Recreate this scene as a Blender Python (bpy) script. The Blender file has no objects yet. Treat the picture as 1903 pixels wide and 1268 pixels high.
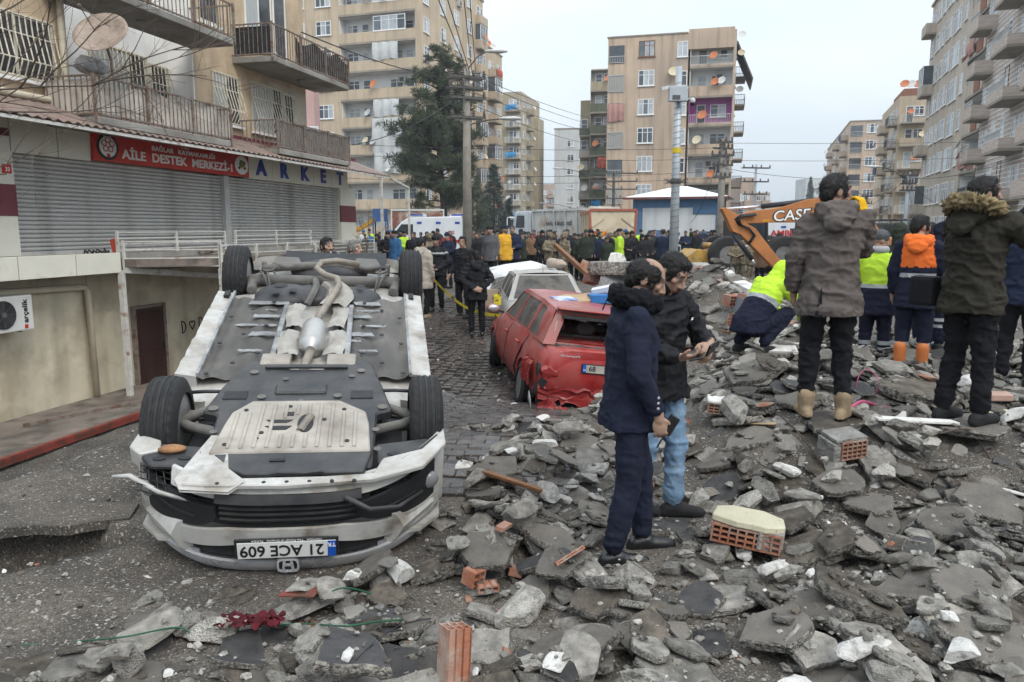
import bpy, bmesh, math, random
import numpy as np
from mathutils import Vector, Matrix, noise as mnoise
R = math.radians
rng = random.Random(7)
sc = bpy.context.scene
col = sc.collection

# ------------------------------------------------------------------ camera, sky, sun, exposure
FPX, CAM_H, PITCH = 1427.0, 1.85, math.atan(209 / 1427.0)
cam_d = bpy.data.cameras.new('camera')
cam_d.sensor_width = 36.0
cam_d.lens = 36.0 * FPX / 1903.0
cam_d.clip_start = 0.1
cam_d.clip_end = 6000
cam = bpy.data.objects.new('camera', cam_d)
col.objects.link(cam)
cam.location = (0, 0, CAM_H)
cam.rotation_euler = (math.pi / 2 - PITCH, 0, 0)
sc.camera = cam

SUN_EL, SUN_AZ = R(48), R(150)          # azimuth clockwise from +Y (away from the camera)
world = bpy.data.worlds.new('World')
sc.world = world
world.use_nodes = True
wn, wl = world.node_tree.nodes, world.node_tree.links
wn.clear()
w_out = wn.new('ShaderNodeOutputWorld')
w_bg = wn.new('ShaderNodeBackground')
w_sky = wn.new('ShaderNodeTexSky')
w_sky.sky_type = 'NISHITA'
w_sky.sun_disc = False
w_sky.sun_elevation = SUN_EL
w_sky.sun_rotation = SUN_AZ
w_sky.dust_density = 3.0
w_tc = wn.new('ShaderNodeTexCoord')
w_map = wn.new('ShaderNodeMapping')
w_map.inputs['Scale'].default_value = (1.0, 1.0, 3.2)
w_nz = wn.new('ShaderNodeTexNoise')
w_nz.inputs['Scale'].default_value = 1.7
w_nz.inputs['Detail'].default_value = 5.0
w_nz.inputs['Roughness'].default_value = 0.5
w_rp = wn.new('ShaderNodeValToRGB')          # the cloud deck: pale grey-blue, thinner and whiter patches
w_rp.color_ramp.elements[0].position = 0.3
w_rp.color_ramp.elements[0].color = (4.5, 5.3, 6.1, 1)
w_rp.color_ramp.elements[1].position = 0.72
w_rp.color_ramp.elements[1].color = (6.2, 6.7, 7.1, 1)
w_mix = wn.new('ShaderNodeMixRGB')
w_mix.inputs[0].default_value = 0.9
wl.new(w_tc.outputs['Generated'], w_map.inputs[0])
wl.new(w_map.outputs[0], w_nz.inputs['Vector'])
wl.new(w_nz.outputs[0], w_rp.inputs[0])
wl.new(w_sky.outputs[0], w_mix.inputs[1])
wl.new(w_rp.outputs[0], w_mix.inputs[2])
w_sx = wn.new('ShaderNodeSeparateXYZ')          # standard overcast sky: the zenith is brighter than the horizon, roughly as 1 + 2 sin el
wl.new(w_tc.outputs['Generated'], w_sx.inputs[0])
w_mx = wn.new('ShaderNodeMath'); w_mx.operation = 'MAXIMUM'; w_mx.inputs[1].default_value = 0.0
wl.new(w_sx.outputs[2], w_mx.inputs[0])
w_ma = wn.new('ShaderNodeMath'); w_ma.operation = 'MULTIPLY_ADD'; w_ma.inputs[1].default_value = 1.7; w_ma.inputs[2].default_value = 1.0
wl.new(w_mx.outputs[0], w_ma.inputs[0])
w_vm = wn.new('ShaderNodeVectorMath'); w_vm.operation = 'SCALE'
wl.new(w_mix.outputs[0], w_vm.inputs[0]); wl.new(w_ma.outputs[0], w_vm.inputs['Scale'])
wl.new(w_vm.outputs[0], w_bg.inputs[0])
w_bg.inputs[1].default_value = 0.1
wl.new(w_bg.outputs[0], w_out.inputs[0])

sun_d = bpy.data.lights.new('sun', 'SUN')
sun_d.energy = 1.2
sun_d.angle = R(25)
sun_d.color = (1.0, 0.95, 0.88)
sun = bpy.data.objects.new('sun', sun_d)
col.objects.link(sun)
_sd = Vector((math.sin(SUN_AZ) * math.cos(SUN_EL), math.cos(SUN_AZ) * math.cos(SUN_EL), math.sin(SUN_EL)))
sun.rotation_euler = _sd.to_track_quat('Z', 'Y').to_euler()

sc.view_settings.view_transform = 'Standard'
sc.view_settings.look = 'None'
sc.view_settings.exposure = 0.38
sc.view_settings.gamma = 1.0
sc.view_settings.use_curve_mapping = False
sc.cycles.max_bounces = 4
sc.cycles.diffuse_bounces = 2
sc.cycles.glossy_bounces = 2
sc.cycles.transmission_bounces = 3
sc.cycles.volume_bounces = 0
sc.cycles.transparent_max_bounces = 6
sc.cycles.use_denoising = True
sc.cycles.use_adaptive_sampling = True
sc.cycles.adaptive_threshold = 0.03

# ------------------------------------------------------------------ helpers
_c, _s = math.cos(PITCH), math.sin(PITCH)
def at(px, py, Y):
    """world point that stands Y metres ahead and was measured at this pixel of the 1903 px wide photograph"""
    u, v = (px - 951.5) / FPX, (634 - py) / FPX
    d = Vector((u, _c + v * _s, v * _c - _s))
    return Vector((0, 0, CAM_H)) + d * (Y / d.y)

def lerp(a, b, t): return a + (b - a) * t
def sst(a, b, x):
    t = min(1.0, max(0.0, (x - a) / (b - a)))
    return t * t * (3 - 2 * t)

def new_obj(name, mesh, parent=None, loc=None, rot=None):
    o = bpy.data.objects.new(name, mesh)
    col.objects.link(o)
    if parent is not None: o.parent = parent
    if loc is not None: o.location = loc
    if rot is not None: o.rotation_euler = rot
    return o

def tag(o, label=None, cat=None, group=None, kind=None):
    if label: o['label'] = label
    if cat: o['category'] = cat
    if group: o['group'] = group
    if kind: o['kind'] = kind
    return o

def thing(name, label, cat, loc=(0, 0, 0), rz=0.0, group=None):
    o = new_obj(name, None, None, loc, (0, 0, rz))
    return tag(o, label, cat, group)

def copy_tree(o, parent=None, label=None, group=None):
    c = o.copy(); col.objects.link(c)
    c.parent = parent
    if label: c['label'] = label
    if group: c['group'] = group
    for ch in list(o.children): copy_tree(ch, c)
    return c

def vnoise(P, seed=0):
    """smooth value noise in -1..1 for an (n, 3) array"""
    I = np.floor(P).astype(np.int64); f = P - I; f = f*f*(3-2*f); out = np.zeros(len(P))
    for dx in (0, 1):
        for dy in (0, 1):
            for dz in (0, 1):
                h = ((I[:,0]+dx)*374761393 + (I[:,1]+dy)*668265263 + (I[:,2]+dz)*2147483647 + seed*974711) & 0xffffffff
                h = ((h ^ (h >> 13))*1274126177) & 0xffffffff; h = (h ^ (h >> 16)) & 0xffff
                w = (f[:,0] if dx else 1-f[:,0])*(f[:,1] if dy else 1-f[:,1])*(f[:,2] if dz else 1-f[:,2])
                out += w*(h/32767.5 - 1)
    return out

class MB:
    def __init__(s): s.v, s.f, s.m = [], [], []
    def add(s, vs, fs, mi=0, M=None):
        b = len(s.v)
        if M is not None: vs = [M @ Vector(p) for p in vs]
        s.v += [tuple(p) for p in vs]
        s.f += [tuple(b + i for i in f) for f in fs]
        s.m += [mi] * len(fs)
        return s
    def box(s, x0, x1, y0, y1, z0, z1, mi=0, M=None):
        return s.add([(x0,y0,z0),(x1,y0,z0),(x1,y1,z0),(x0,y1,z0),(x0,y0,z1),(x1,y0,z1),(x1,y1,z1),(x0,y1,z1)],
                     [(0,3,2,1),(4,5,6,7),(0,1,5,4),(1,2,6,5),(2,3,7,6),(3,0,4,7)], mi, M)
    def cbox(s, c, d, mi=0, M=None):
        return s.box(c[0]-d[0]/2, c[0]+d[0]/2, c[1]-d[1]/2, c[1]+d[1]/2, c[2]-d[2]/2, c[2]+d[2]/2, mi, M)
    def bar(s, a, b, w, h, mi=0, up=(0,0,1)):
        a, b = Vector(a), Vector(b); d = b - a; L = d.length
        if L < 1e-6: return s
        d.normalize(); upv = Vector(up)
        if abs(d.dot(upv)) > .98: upv = Vector((0,1,0)) if abs(d.y) < .9 else Vector((1,0,0))
        x = d.cross(upv).normalized(); z = x.cross(d)
        M = Matrix(((x.x,d.x,z.x,a.x),(x.y,d.y,z.y,a.y),(x.z,d.z,z.z,a.z),(0,0,0,1)))
        return s.box(-w/2, w/2, 0, L, -h/2, h/2, mi, M)
    def tube(s, pts, r, n=8, mi=0, caps=True):
        pts = [Vector(p) for p in pts]; k = len(pts)
        rs = list(r) if hasattr(r, '__len__') else [r] * k
        vs, fs, prev = [], [], None
        for i, p in enumerate(pts):
            d = (pts[min(i+1,k-1)] - pts[max(i-1,0)])
            if d.length < 1e-9: d = Vector((0,0,1))
            d.normalize()
            if prev is None: x = d.orthogonal().normalized()
            else:
                x = prev - d * prev.dot(d)
                x = x.normalized() if x.length > 1e-6 else d.orthogonal().normalized()
            prev = x; y = d.cross(x)
            for j in range(n):
                a = 2*math.pi*j/n
                vs.append(p + (x*math.cos(a) + y*math.sin(a)) * rs[i])
        for i in range(k-1):
            for j in range(n):
                j2 = (j+1) % n
                fs.append((i*n+j, i*n+j2, (i+1)*n+j2, (i+1)*n+j))
        if caps:
            fs.append(tuple(range(n-1,-1,-1))); fs.append(tuple((k-1)*n+j for j in range(n)))
        return s.add(vs, fs, mi)
    def lathe(s, prof, n=24, mi=0, M=None, closed=False):
        """profile (r, z) turned about local z"""
        k = len(prof); vs, fs = [], []
        for r, z in prof:
            for j in range(n):
                a = 2*math.pi*j/n; vs.append((r*math.cos(a), r*math.sin(a), z))
        for i in range(k if closed else k-1):
            i2 = (i+1) % k
            for j in range(n):
                j2 = (j+1) % n
                fs.append((i*n+j, i*n+j2, i2*n+j2, i2*n+j))
        if not closed:
            if prof[0][0] > 1e-4: fs.append(tuple(range(n-1,-1,-1)))
            if prof[-1][0] > 1e-4: fs.append(tuple((k-1)*n+j for j in range(n)))
        return s.add(vs, fs, mi, M)
    def prism(s, poly, a, b, axis='z', mi=0, M=None):
        """polygon (2-D) extruded between a and b along axis; the polygon's axes are the other two in order"""
        n = len(poly)
        def P(p, t): return (p[0],p[1],t) if axis == 'z' else ((p[0],t,p[1]) if axis == 'y' else (t,p[0],p[1]))
        vs = [P(p,a) for p in poly] + [P(p,b) for p in poly]
        fs = [tuple(range(n-1,-1,-1)), tuple(range(n,2*n))] + [(i,(i+1)%n,n+(i+1)%n,n+i) for i in range(n)]
        return s.add(vs, fs, mi, M)
    def ell(s, c, r, nu=16, nv=10, mi=0, M=None):
        vs, fs = [], []
        for i in range(1, nv):
            t = math.pi*i/nv
            for j in range(nu):
                a = 2*math.pi*j/nu
                vs.append((c[0]+r[0]*math.sin(t)*math.cos(a), c[1]+r[1]*math.sin(t)*math.sin(a), c[2]+r[2]*math.cos(t)))
        top = len(vs); vs += [(c[0],c[1],c[2]+r[2]), (c[0],c[1],c[2]-r[2])]
        for i in range(nv-2):
            for j in range(nu):
                j2 = (j+1)%nu; fs.append((i*nu+j, (i+1)*nu+j, (i+1)*nu+j2, i*nu+j2))
        for j in range(nu):
            fs.append((top, j, (j+1)%nu)); fs.append((top+1, (nv-2)*nu+(j+1)%nu, (nv-2)*nu+j))
        return s.add(vs, fs, mi, M)
    def loft(s, rings, mi=0, closed=True, caps=True, M=None, mif=None):
        n = len(rings[0]); vs = [p for r in rings for p in r]; fs, ms = [], []
        for i in range(len(rings)-1):
            for j in range(n if closed else n-1):
                j2 = (j+1)%n; fs.append((i*n+j, i*n+j2, (i+1)*n+j2, (i+1)*n+j)); ms.append(mi if mif is None else mif(i,j))
        if caps:
            fs.append(tuple(range(n-1,-1,-1))); ms.append(mi)
            fs.append(tuple((len(rings)-1)*n+j for j in range(n))); ms.append(mi)
        b = len(s.m); s.add(vs, fs, mi, M); s.m[b:] = ms
        return s
    def sheet(s, fn, nu, nv, mi=0):
        vs = [fn(i/nu, j/nv) for j in range(nv+1) for i in range(nu+1)]
        fs = [(j*(nu+1)+i, j*(nu+1)+i+1, (j+1)*(nu+1)+i+1, (j+1)*(nu+1)+i) for j in range(nv) for i in range(nu)]
        return s.add(vs, fs, mi)
    def mesh(s, name, mats, smooth=False, bevel=0.0, seg=1, fixn=False, angle=None):
        me = bpy.data.meshes.new(name)
        me.from_pydata(s.v, [], s.f)
        if not isinstance(mats, (list, tuple)): mats = [mats]
        for m in mats: me.materials.append(m)
        if any(s.m): me.polygons.foreach_set('material_index', s.m)
        if bevel or fixn:
            bm = bmesh.new(); bm.from_mesh(me)
            if fixn: bmesh.ops.recalc_face_normals(bm, faces=bm.faces)
            if bevel:
                es = [e for e in bm.edges if len(e.link_faces) == 2 and e.calc_face_angle(0) > .5]
                bmesh.ops.bevel(bm, geom=es, offset=bevel, segments=seg, affect='EDGES', profile=.6, clamp_overlap=True)
            bm.to_mesh(me); bm.free()
        if smooth: me.polygons.foreach_set('use_smooth', [True]*len(me.polygons))
        if angle is not None:
            me.polygons.foreach_set('use_smooth', [True]*len(me.polygons))
            me.set_sharp_from_angle(angle=R(angle))
        me.update()
        return me
    def build(s, name, mats, parent=None, **k):
        loc, rot = k.pop('loc', None), k.pop('rot', None)
        return new_obj(name, s.mesh(name, mats, **k), parent, loc, rot)

_tmp_sc = bpy.data.scenes.new('scratch')
def eval_mesh(o):
    """mesh of an object with its modifiers applied, evaluated in a scratch scene so that it stays quick"""
    vl = _tmp_sc.view_layers[0]; vl.update()
    return bpy.data.meshes.new_from_object(o.evaluated_get(vl.depsgraph))

def text_mesh(name, body, size, mat_, depth=.004, bold=0.0, align='CENTER', width=None, spacing=1.0, shear=0.0):
    """lettering lying in the local x-y plane, facing +z, centred on the origin"""
    cu = bpy.data.curves.new(name, 'FONT')
    cu.body = body; cu.size = size; cu.extrude = depth; cu.offset = bold; cu.space_character = spacing
    cu.align_x = align; cu.align_y = 'CENTER'; cu.shear = shear; cu.resolution_u = 3
    o = bpy.data.objects.new(name, cu); _tmp_sc.collection.objects.link(o)
    me = eval_mesh(o)
    bpy.data.objects.remove(o); bpy.data.curves.remove(cu)
    if width:
        xs = [v.co.x for v in me.vertices]
        if xs:
            k = width / (max(xs)-min(xs)); m = (max(xs)+min(xs))/2
            for v in me.vertices: v.co.x = (v.co.x-m)*k
    me.materials.clear(); me.materials.append(mat_)
    return me

# ------------------------------------------------------------------ materials
def mat(name, c, rough=.8, var=.15, scale=5.0, bump=.15, bscale=40.0, metal=0.0, spec=.35, c2=None, c2s=2.0, c2t=.55, c2w=.08,
        dust=0.0, dustc=(.30,.27,.23), dusts=3.0, rnd=0.0, streak=0.0, coat=0.0, bdist=.01, stretch=None, vcol=None, trans=0.0, sss=0.0, detail=3.0):
    m = bpy.data.materials.new(name); m.use_nodes = True
    N, L = m.node_tree.nodes, m.node_tree.links
    bs = N['Principled BSDF']
    tc = N.new('ShaderNodeTexCoord'); vec = tc.outputs['Object']
    if rnd:
        oi = N.new('ShaderNodeObjectInfo')
        sc_ = N.new('ShaderNodeVectorMath'); sc_.operation = 'SCALE'; sc_.inputs[0].default_value = (37.1, 19.7, 53.3)
        L.new(oi.outputs['Random'], sc_.inputs['Scale'])
        ad = N.new('ShaderNodeVectorMath'); ad.operation = 'ADD'
        L.new(vec, ad.inputs[0]); L.new(sc_.outputs[0], ad.inputs[1]); vec = ad.outputs[0]
    if stretch:
        mp = N.new('ShaderNodeMapping'); mp.inputs['Scale'].default_value = stretch
        L.new(vec, mp.inputs[0]); vec0 = vec; vec = mp.outputs[0]
    def nz(scale, det=detail, rg=.6):
        n = N.new('ShaderNodeTexNoise'); n.inputs['Scale'].default_value = scale; n.inputs['Detail'].default_value = det
        n.inputs['Roughness'].default_value = rg; L.new(vec, n.inputs['Vector']); return n.outputs[0]
    def rng_(x, a, b, lo=0.0, hi=1.0):
        n = N.new('ShaderNodeMapRange'); n.inputs[1].default_value = a; n.inputs[2].default_value = b
        n.inputs[3].default_value = lo; n.inputs[4].default_value = hi; L.new(x, n.inputs[0]); return n.outputs[0]
    def mix(f, a, b, mode='MIX'):
        n = N.new('ShaderNodeMixRGB'); n.blend_type = mode
        for i, x in enumerate((f, a, b)):
            if isinstance(x, (int, float)): n.inputs[i].default_value = x
            elif isinstance(x, tuple): n.inputs[i].default_value = (*x[:3], 1)
            else: L.new(x, n.inputs[i])
        return n.outputs[0]
    n0 = nz(scale)
    if vcol:
        at_ = N.new('ShaderNodeAttribute'); at_.attribute_name = vcol; base = at_.outputs['Color']
        base = mix(rng_(n0, .3, .7), mix(1.0, base, (1-var,)*3, 'MULTIPLY'), base)
    else:
        lo = tuple(x*(1-var) for x in c); hi = tuple(min(1, x*(1+var)) for x in c)
        base = mix(rng_(n0, .3, .7), lo, hi)
    if c2: base = mix(rng_(nz(c2s, 4), c2t-c2w, c2t+c2w), base, c2)
    if streak:
        mp2 = N.new('ShaderNodeMapping'); mp2.inputs['Scale'].default_value = (1.6, 1.6, .12)
        L.new(vec, mp2.inputs[0])
        n = N.new('ShaderNodeTexNoise'); n.inputs['Scale'].default_value = 1.3; n.inputs['Detail'].default_value = 3
        L.new(mp2.outputs[0], n.inputs['Vector'])
        base = mix(rng_(n.outputs[0], .48, .75, 0.0, streak), base, tuple(x*.45 for x in c))
    if rnd:
        hs = N.new('ShaderNodeHueSaturation'); L.new(base, hs.inputs['Color'])
        L.new(rng_(oi.outputs['Random'], 0, 1, 1-rnd, 1+rnd), hs.inputs['Value']); base = hs.outputs[0]
    rgh = rng_(n0, .3, .7, max(.02, rough-.1), min(1, rough+.1))
    if dust:
        g = N.new('ShaderNodeNewGeometry'); sx = N.new('ShaderNodeSeparateXYZ'); L.new(g.outputs['Normal'], sx.inputs[0])
        up = rng_(sx.outputs[2], -.6, .9, .25, 1.0)
        mm = N.new('ShaderNodeMath'); mm.operation = 'MULTIPLY'; L.new(up, mm.inputs[0])
        L.new(rng_(nz(dusts, 4, .65), .32, .62, 0.0, min(1.0, dust*1.2)), mm.inputs[1])
        base = mix(mm.outputs[0], base, dustc)
        mr = N.new('ShaderNodeMath'); mr.operation = 'MAXIMUM'; L.new(rgh, mr.inputs[0])
        m2 = N.new('ShaderNodeMath'); m2.operation = 'MULTIPLY'; L.new(mm.outputs[0], m2.inputs[0]); m2.inputs[1].default_value = .9
        L.new(m2.outputs[0], mr.inputs[1]); rgh = mr.outputs[0]
    L.new(base, bs.inputs['Base Color']); L.new(rgh, bs.inputs['Roughness'])
    bs.inputs['Metallic'].default_value = metal
    bs.inputs['Specular IOR Level'].default_value = spec
    if coat: bs.inputs['Coat Weight'].default_value = coat; bs.inputs['Coat Roughness'].default_value = .15
    if trans: bs.inputs['Transmission Weight'].default_value = trans
    if sss: bs.inputs['Subsurface Weight'].default_value = sss; bs.inputs['Subsurface Radius'].default_value = (.01,.004,.002)
    if bump:
        b = N.new('ShaderNodeBump'); b.inputs['Strength'].default_value = bump; b.inputs['Distance'].default_value = bdist
        L.new(nz(bscale, 2.5, .65), b.inputs['Height']); L.new(b.outputs[0], bs.inputs['Normal'])
    return m
# ------------------------------------------------------------------ terrain
SHOP_K = 1.1
SHOP_P = Vector((-8.866, 13.75, -0.185)); SHOP_A = R(76.3)
_sd_ = Vector((math.cos(SHOP_A), math.sin(SHOP_A), 0)); _sn_ = Vector((math.sin(SHOP_A), -math.cos(SHOP_A), 0))
def shop_out(x, y): return (x - SHOP_P.x) * _sn_.x + (y - SHOP_P.y) * _sn_.y
def fbm(x, y, z=0.0, o=4):
    return mnoise.fractal(Vector((x, y, z)), 1.0, 2.0, o)
def lin(a, b, x):
    t = min(1, max(0, (x - a) / (b - a)))
    return t if .12 < t else t * t / .24 + t * .5
def zt(x, y):
    s = shop_out(x, y)
    z = -1.66 * lin(7.0, 2.9, s) * (1 - sst(17, 22, y)) * (1 - sst(-3.6, -1.1, x))
    z -= .52 * math.exp(-((x - .8) / 2.1) ** 4 - ((y - 12.4) / 4.2) ** 4)                    # the street has sunk under the red car
    z += .30 * sst(.9, 2.2, x) * sst(4.4, 5.6, y) * (1 - sst(9, 14, y)) * (1 - sst(9, 14, x))
    z += .24 * math.exp(-((x - 2.5) / 1.1) ** 2 - ((y - 7.3) / 1.6) ** 2)
    z += 1.2 * math.exp(-((x - 3.1) / 1.35) ** 2 - ((y - 12.6) / 1.7) ** 2)                  # the rubble heap behind the cars
    z += .55 * math.exp(-((x - 1.3) / 1.3) ** 2 - ((y - 14.0) / 1.2) ** 2)
    near = 1 - sst(14, 30, y)
    z += near * (.05 * fbm(x * .7, y * .7, 3) + .018 * fbm(x * 3, y * 3, 5))
    d = ((x + 3.05) / .72) ** 2 + ((y - 4.36) / .36) ** 2                                    # the hole in the yard
    if d < 1.6:
        z -= 1.2 * (1 - sst(.85, 1.05, d + .2 * fbm(x * 4, y * 4, 9)))
    return z

M_ground = mat('yard dirt', (.125,.107,.088), .9, .35, 26, 0.6, 85, c2=(.050,.045,.041), c2s=1.6, c2t=.54, c2w=.16, bdist=.03, spec=.25, detail=5)
M_paver = mat('wet paver', (.080,.066,.057), .28, .3, 9, .35, 60, rnd=.3, spec=.5, c2=(.035,.032,.03), c2s=3)
M_conc = mat('old concrete', (.30,.285,.255), .9, .2, 3, .4, 30, c2=(.2,.185,.165), c2s=1.5, streak=.35)
M_redpaint = mat('red rail paint', (.22,.045,.032), .6, .25, 6, .2, 40, c2=(.09,.045,.03), c2s=5)
M_plinth = mat('brown plinth concrete', (.20,.165,.135), .9, .25, 2.5, .4, 30, c2=(.10,.085,.072), c2s=1.7)

_n, _l = M_ground.node_tree.nodes, M_ground.node_tree.links          # pale and dark grains of gravel
_bs = _n['Principled BSDF']; _src = _bs.inputs['Base Color'].links[0].from_socket; _tc = _n.new('ShaderNodeTexCoord')
for _sc, _lo, _hi, _cl in ((95, .60, .66, (.26,.235,.20,1)), (60, .60, .68, (.05,.043,.037,1)), (36, .655, .68, (.34,.32,.29,1))):
    _x = _n.new('ShaderNodeTexNoise'); _x.inputs['Scale'].default_value = _sc; _x.inputs['Detail'].default_value = 1.5; _l.new(_tc.outputs['Object'], _x.inputs['Vector'])
    _r = _n.new('ShaderNodeMapRange'); _r.inputs[1].default_value = _lo; _r.inputs[2].default_value = _hi; _l.new(_x.outputs[0], _r.inputs[0])
    _m = _n.new('ShaderNodeMixRGB'); _l.new(_r.outputs[0], _m.inputs[0]); _l.new(_src, _m.inputs[1]); _m.inputs[2].default_value = _cl; _src = _m.outputs[0]
_l.new(_src, _bs.inputs['Base Color'])

def axis_lines(spec):
    out = []
    for a, b, st in spec:
        n = max(1, round((b - a) / st)); out += [a + (b - a) * i / n for i in range(n)]
    return out + [spec[-1][1]]
xs = axis_lines([(-900,-60,120),(-60,-14,6),(-14,-5,.3),(-5,6,.075),(6,14,.3),(14,60,6),(60,900,120)])
ys = axis_lines([(-60,1,6),(1,2.6,.2),(2.6,8,.075),(8,16,.15),(16,30,.5),(30,90,6),(90,1500,150)])
g = MB()
g.v = [(x, y, zt(x, y) if (-20 < x < 20 and 0 < y < 35) else 0.0) for y in ys for x in xs]
nx = len(xs)
g.f = [(j*nx+i, j*nx+i+1, (j+1)*nx+i+1, (j+1)*nx+i) for j in range(len(ys)-1) for i in range(nx-1)]
g.m = [0] * len(g.f)
ground = g.build('ground', M_ground, smooth=True)
tag(ground, 'dark dirty ground of the yard and street under the rubble', kind='structure')

# wet block paving of the street between the two cars
street = new_obj('street_paving', None); tag(street, 'wet brown block paving between the overturned car and the red car', kind='structure')
PW, PL = .125, .25
pv = MB().box(-PL/2+.002, PL/2-.002, -PW/2+.002, PW/2-.002, -.06, .016).mesh('paver', M_paver, bevel=.006)
pav = []
ang = R(4.5); ca, sa = math.cos(ang), math.sin(ang)
for r in range(-40, 120):
    for k in range(-30, 30):
        lx = k * PL + (PL / 2 if r % 2 else 0); ly = r * PW
        x = -.4 + lx * ca - ly * sa * -1; y = 6.0 + ly * ca + lx * -sa
        if not (-3.2 + .0 * y < x < .55 and 5.2 < y < 22): continue
        if shop_out(x, y) < 5.4 or (x < -1.7 and y < 8): continue
        pav.append((x, y))
pav.sort(key=lambda p: p[1] + (3.0 if p[0] < -1.25 else 0))
def pav_rot(x, y):
    e = .1
    return (math.atan((zt(x, y+e)-zt(x, y-e))/(2*e)), -math.atan((zt(x+e, y)-zt(x-e, y))/(2*e)), -ang)
for x, y in pav[:300]:
    rx, ry, rz = pav_rot(x, y)
    new_obj('paver', pv, street, (x, y, zt(x, y) + rng.uniform(.006, .012)), (rx + rng.gauss(0, .008), ry + rng.gauss(0, .008), rz))
rest = MB()
for x, y in pav[300:]:
    Mx = Matrix.Translation((x, y, zt(x, y) + rng.uniform(.006, .012))) @ Matrix.Rotation(-ang, 4, 'Z')
    rest.box(-PL/2+.002, PL/2-.002, -PW/2+.002, PW/2-.002, -.06, .016, 0, Mx)
o = rest.build('paving_blocks', M_paver, street); o['kind'] = 'stuff'
# ------------------------------------------------------------------ the shop building on the left (local: x along the street, -y towards the street)
M_ochre = mat('ochre render', (.56,.425,.285), .92, .18, 2.2, .5, 14, c2=(.43,.33,.225), c2s=1.3, streak=.45, bdist=.02)
M_white = mat('white wash', (.78,.76,.72), .9, .1, 2, .25, 25, streak=.3)
M_cream = mat('cream wall', (.60,.53,.39), .9, .12, 1.6, .25, 22, c2=(.45,.38,.27), c2s=1.2, streak=.6)
M_panel = mat('cream cladding', (.70,.67,.57), .45, .06, 2, .05, 20, c2=(.5,.47,.40), c2s=2.0, c2t=.66)
M_maroon = mat('maroon panel', (.155,.035,.045), .5, .12, 3, .05, 20)
M_shut = mat('grey shutter', (.54,.535,.515), .55, .1, 3, .05, 30, metal=.1, streak=.75, dust=.45, dustc=(.34,.31,.27))
M_frame = mat('cream metal', (.55,.50,.40), .6, .15, 8, .1, 40)
M_bar = mat('window bars', (.68,.62,.50), .6, .2, 12, .1, 40, c2=(.30,.2,.13), c2s=9, c2t=.64)
M_rust = mat('rusty rail', (.21,.175,.15), .7, .25, 10, .2, 50, c2=(.14,.075,.045), c2s=7)
M_whiterail = mat('white rail', (.56,.545,.50), .6, .15, 8, .15, 40, c2=(.26,.13,.07), c2s=6, c2t=.64)
M_glass = mat('window glass', (.03,.035,.04), .12, .3, 1.2, 0, spec=.6, c2=(.10,.10,.095), c2s=1.6, c2w=.1)
M_curtain = mat('net curtain', (.40,.41,.40), .35, .2, 3, .0, 30, spec=.5, stretch=(14, 1, .6))
M_awn = mat('brown corrugated sheet', (.215,.145,.12), .55, .18, 2.5, .1, 30, dust=.5, dustc=(.24,.20,.17))
M_pvc = mat('pvc pipe', (.52,.46,.35), .6, .1, 5, .1, 30)
M_tarp = mat('dirty balcony sheet', (.52,.47,.41), .85, .18, 2.5, .4, 5, c2=(.33,.29,.25), c2s=2)
M_tarpd = mat('dark shade net', (.03,.031,.034), .9, .2, 6, .4, 12)
M_tarpg = mat('grey balcony cloth', (.20,.18,.16), .9, .15, 5, .3, 12)
M_signred = mat('red sign vinyl', (.52,.035,.022), .4, .08, 1.5, .03, 20, c2=(.40,.03,.02), c2s=1.0)
M_signw = mat('white letters', (.80,.79,.76), .5, .05, 4, 0)
M_signb = mat('blue letters', (.02,.05,.32), .4, .1, 4, 0)
M_signg = mat('emblem green', (.05,.16,.04), .5, .2, 20, 0)
M_signk = mat('emblem dark', (.015,.015,.018), .5, .1, 4, 0)
M_black = mat('black plastic', (.018,.018,.019), .55, .2, 10, .1, 60)
M_wood = mat('dark brown door', (.045,.018,.014), .55, .25, 3, .15, 20, stretch=(1,1,.2))
M_bluecard = mat('blue packaging', (.03,.16,.42), .5, .1, 4, .05)

shop = thing('apartment_building', 'ochre apartment building with grey shop shutters, red sign and brown corrugated awning', 'building', SHOP_P)
shop.rotation_euler = (0, 0, SHOP_A); shop.scale = (SHOP_K,) * 3
Z0, ZF, ZS = -1.35, 1.41, 3.06
w = MB()
w.box(-6, 12.95, 0.0, 9, Z0, ZF, 0)                     # basement wall
w.box(-6, 12.95, .42, 9, ZF, 3.75, 0)
MB.build(w, 'basement_wall', M_cream, shop)
w = MB()
w.box(-6, 1.35, 0.0, 9, 3.75, 9.2); w.box(4.95, 9.85, 0.0, 9, 3.75, 9.2)
w.build('wall', M_ochre, shop)
w = MB(); w.box(1.35, 4.95, .6, 9, 3.75, 9.2); w.box(1.353, 1.40, 0.003, .6, 3.75, 9.2); w.box(4.90, 4.947, .003, .6, 3.75, 9.2)
w.build('recessed_wall', M_white, shop)
w = MB(); w.box(7.9, 9.84, -.012, .0, 3.75, 5.55); w.box(9.85, 9.86, .0, 9, 3.75, 9.2)
w.build('pale_wall', mat('pale render', (.50,.44,.35), .9, .12, 2, .3, 20, streak=.3), shop)

# pillars between the shutters
def pillar(a0, a1, zs):
    p = new_obj('pillar', MB().box(a0, a1, -.04, .45, ZF, ZS+.03).mesh('pillar', M_panel), shop)
    MB().box(a0-.004, a1+.004, -.052, .0, 2.05, 2.55).build('maroon_band', M_maroon, p)
pillar(-1.2, .10, 0); pillar(11.72, 12.75, 0)
MB().box(5.78, 5.98, -.03, .3, ZF, ZS).build('mullion', mat('shutter rail', (.42,.42,.41), .5, .1, 4, .05, 20), shop)
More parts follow.
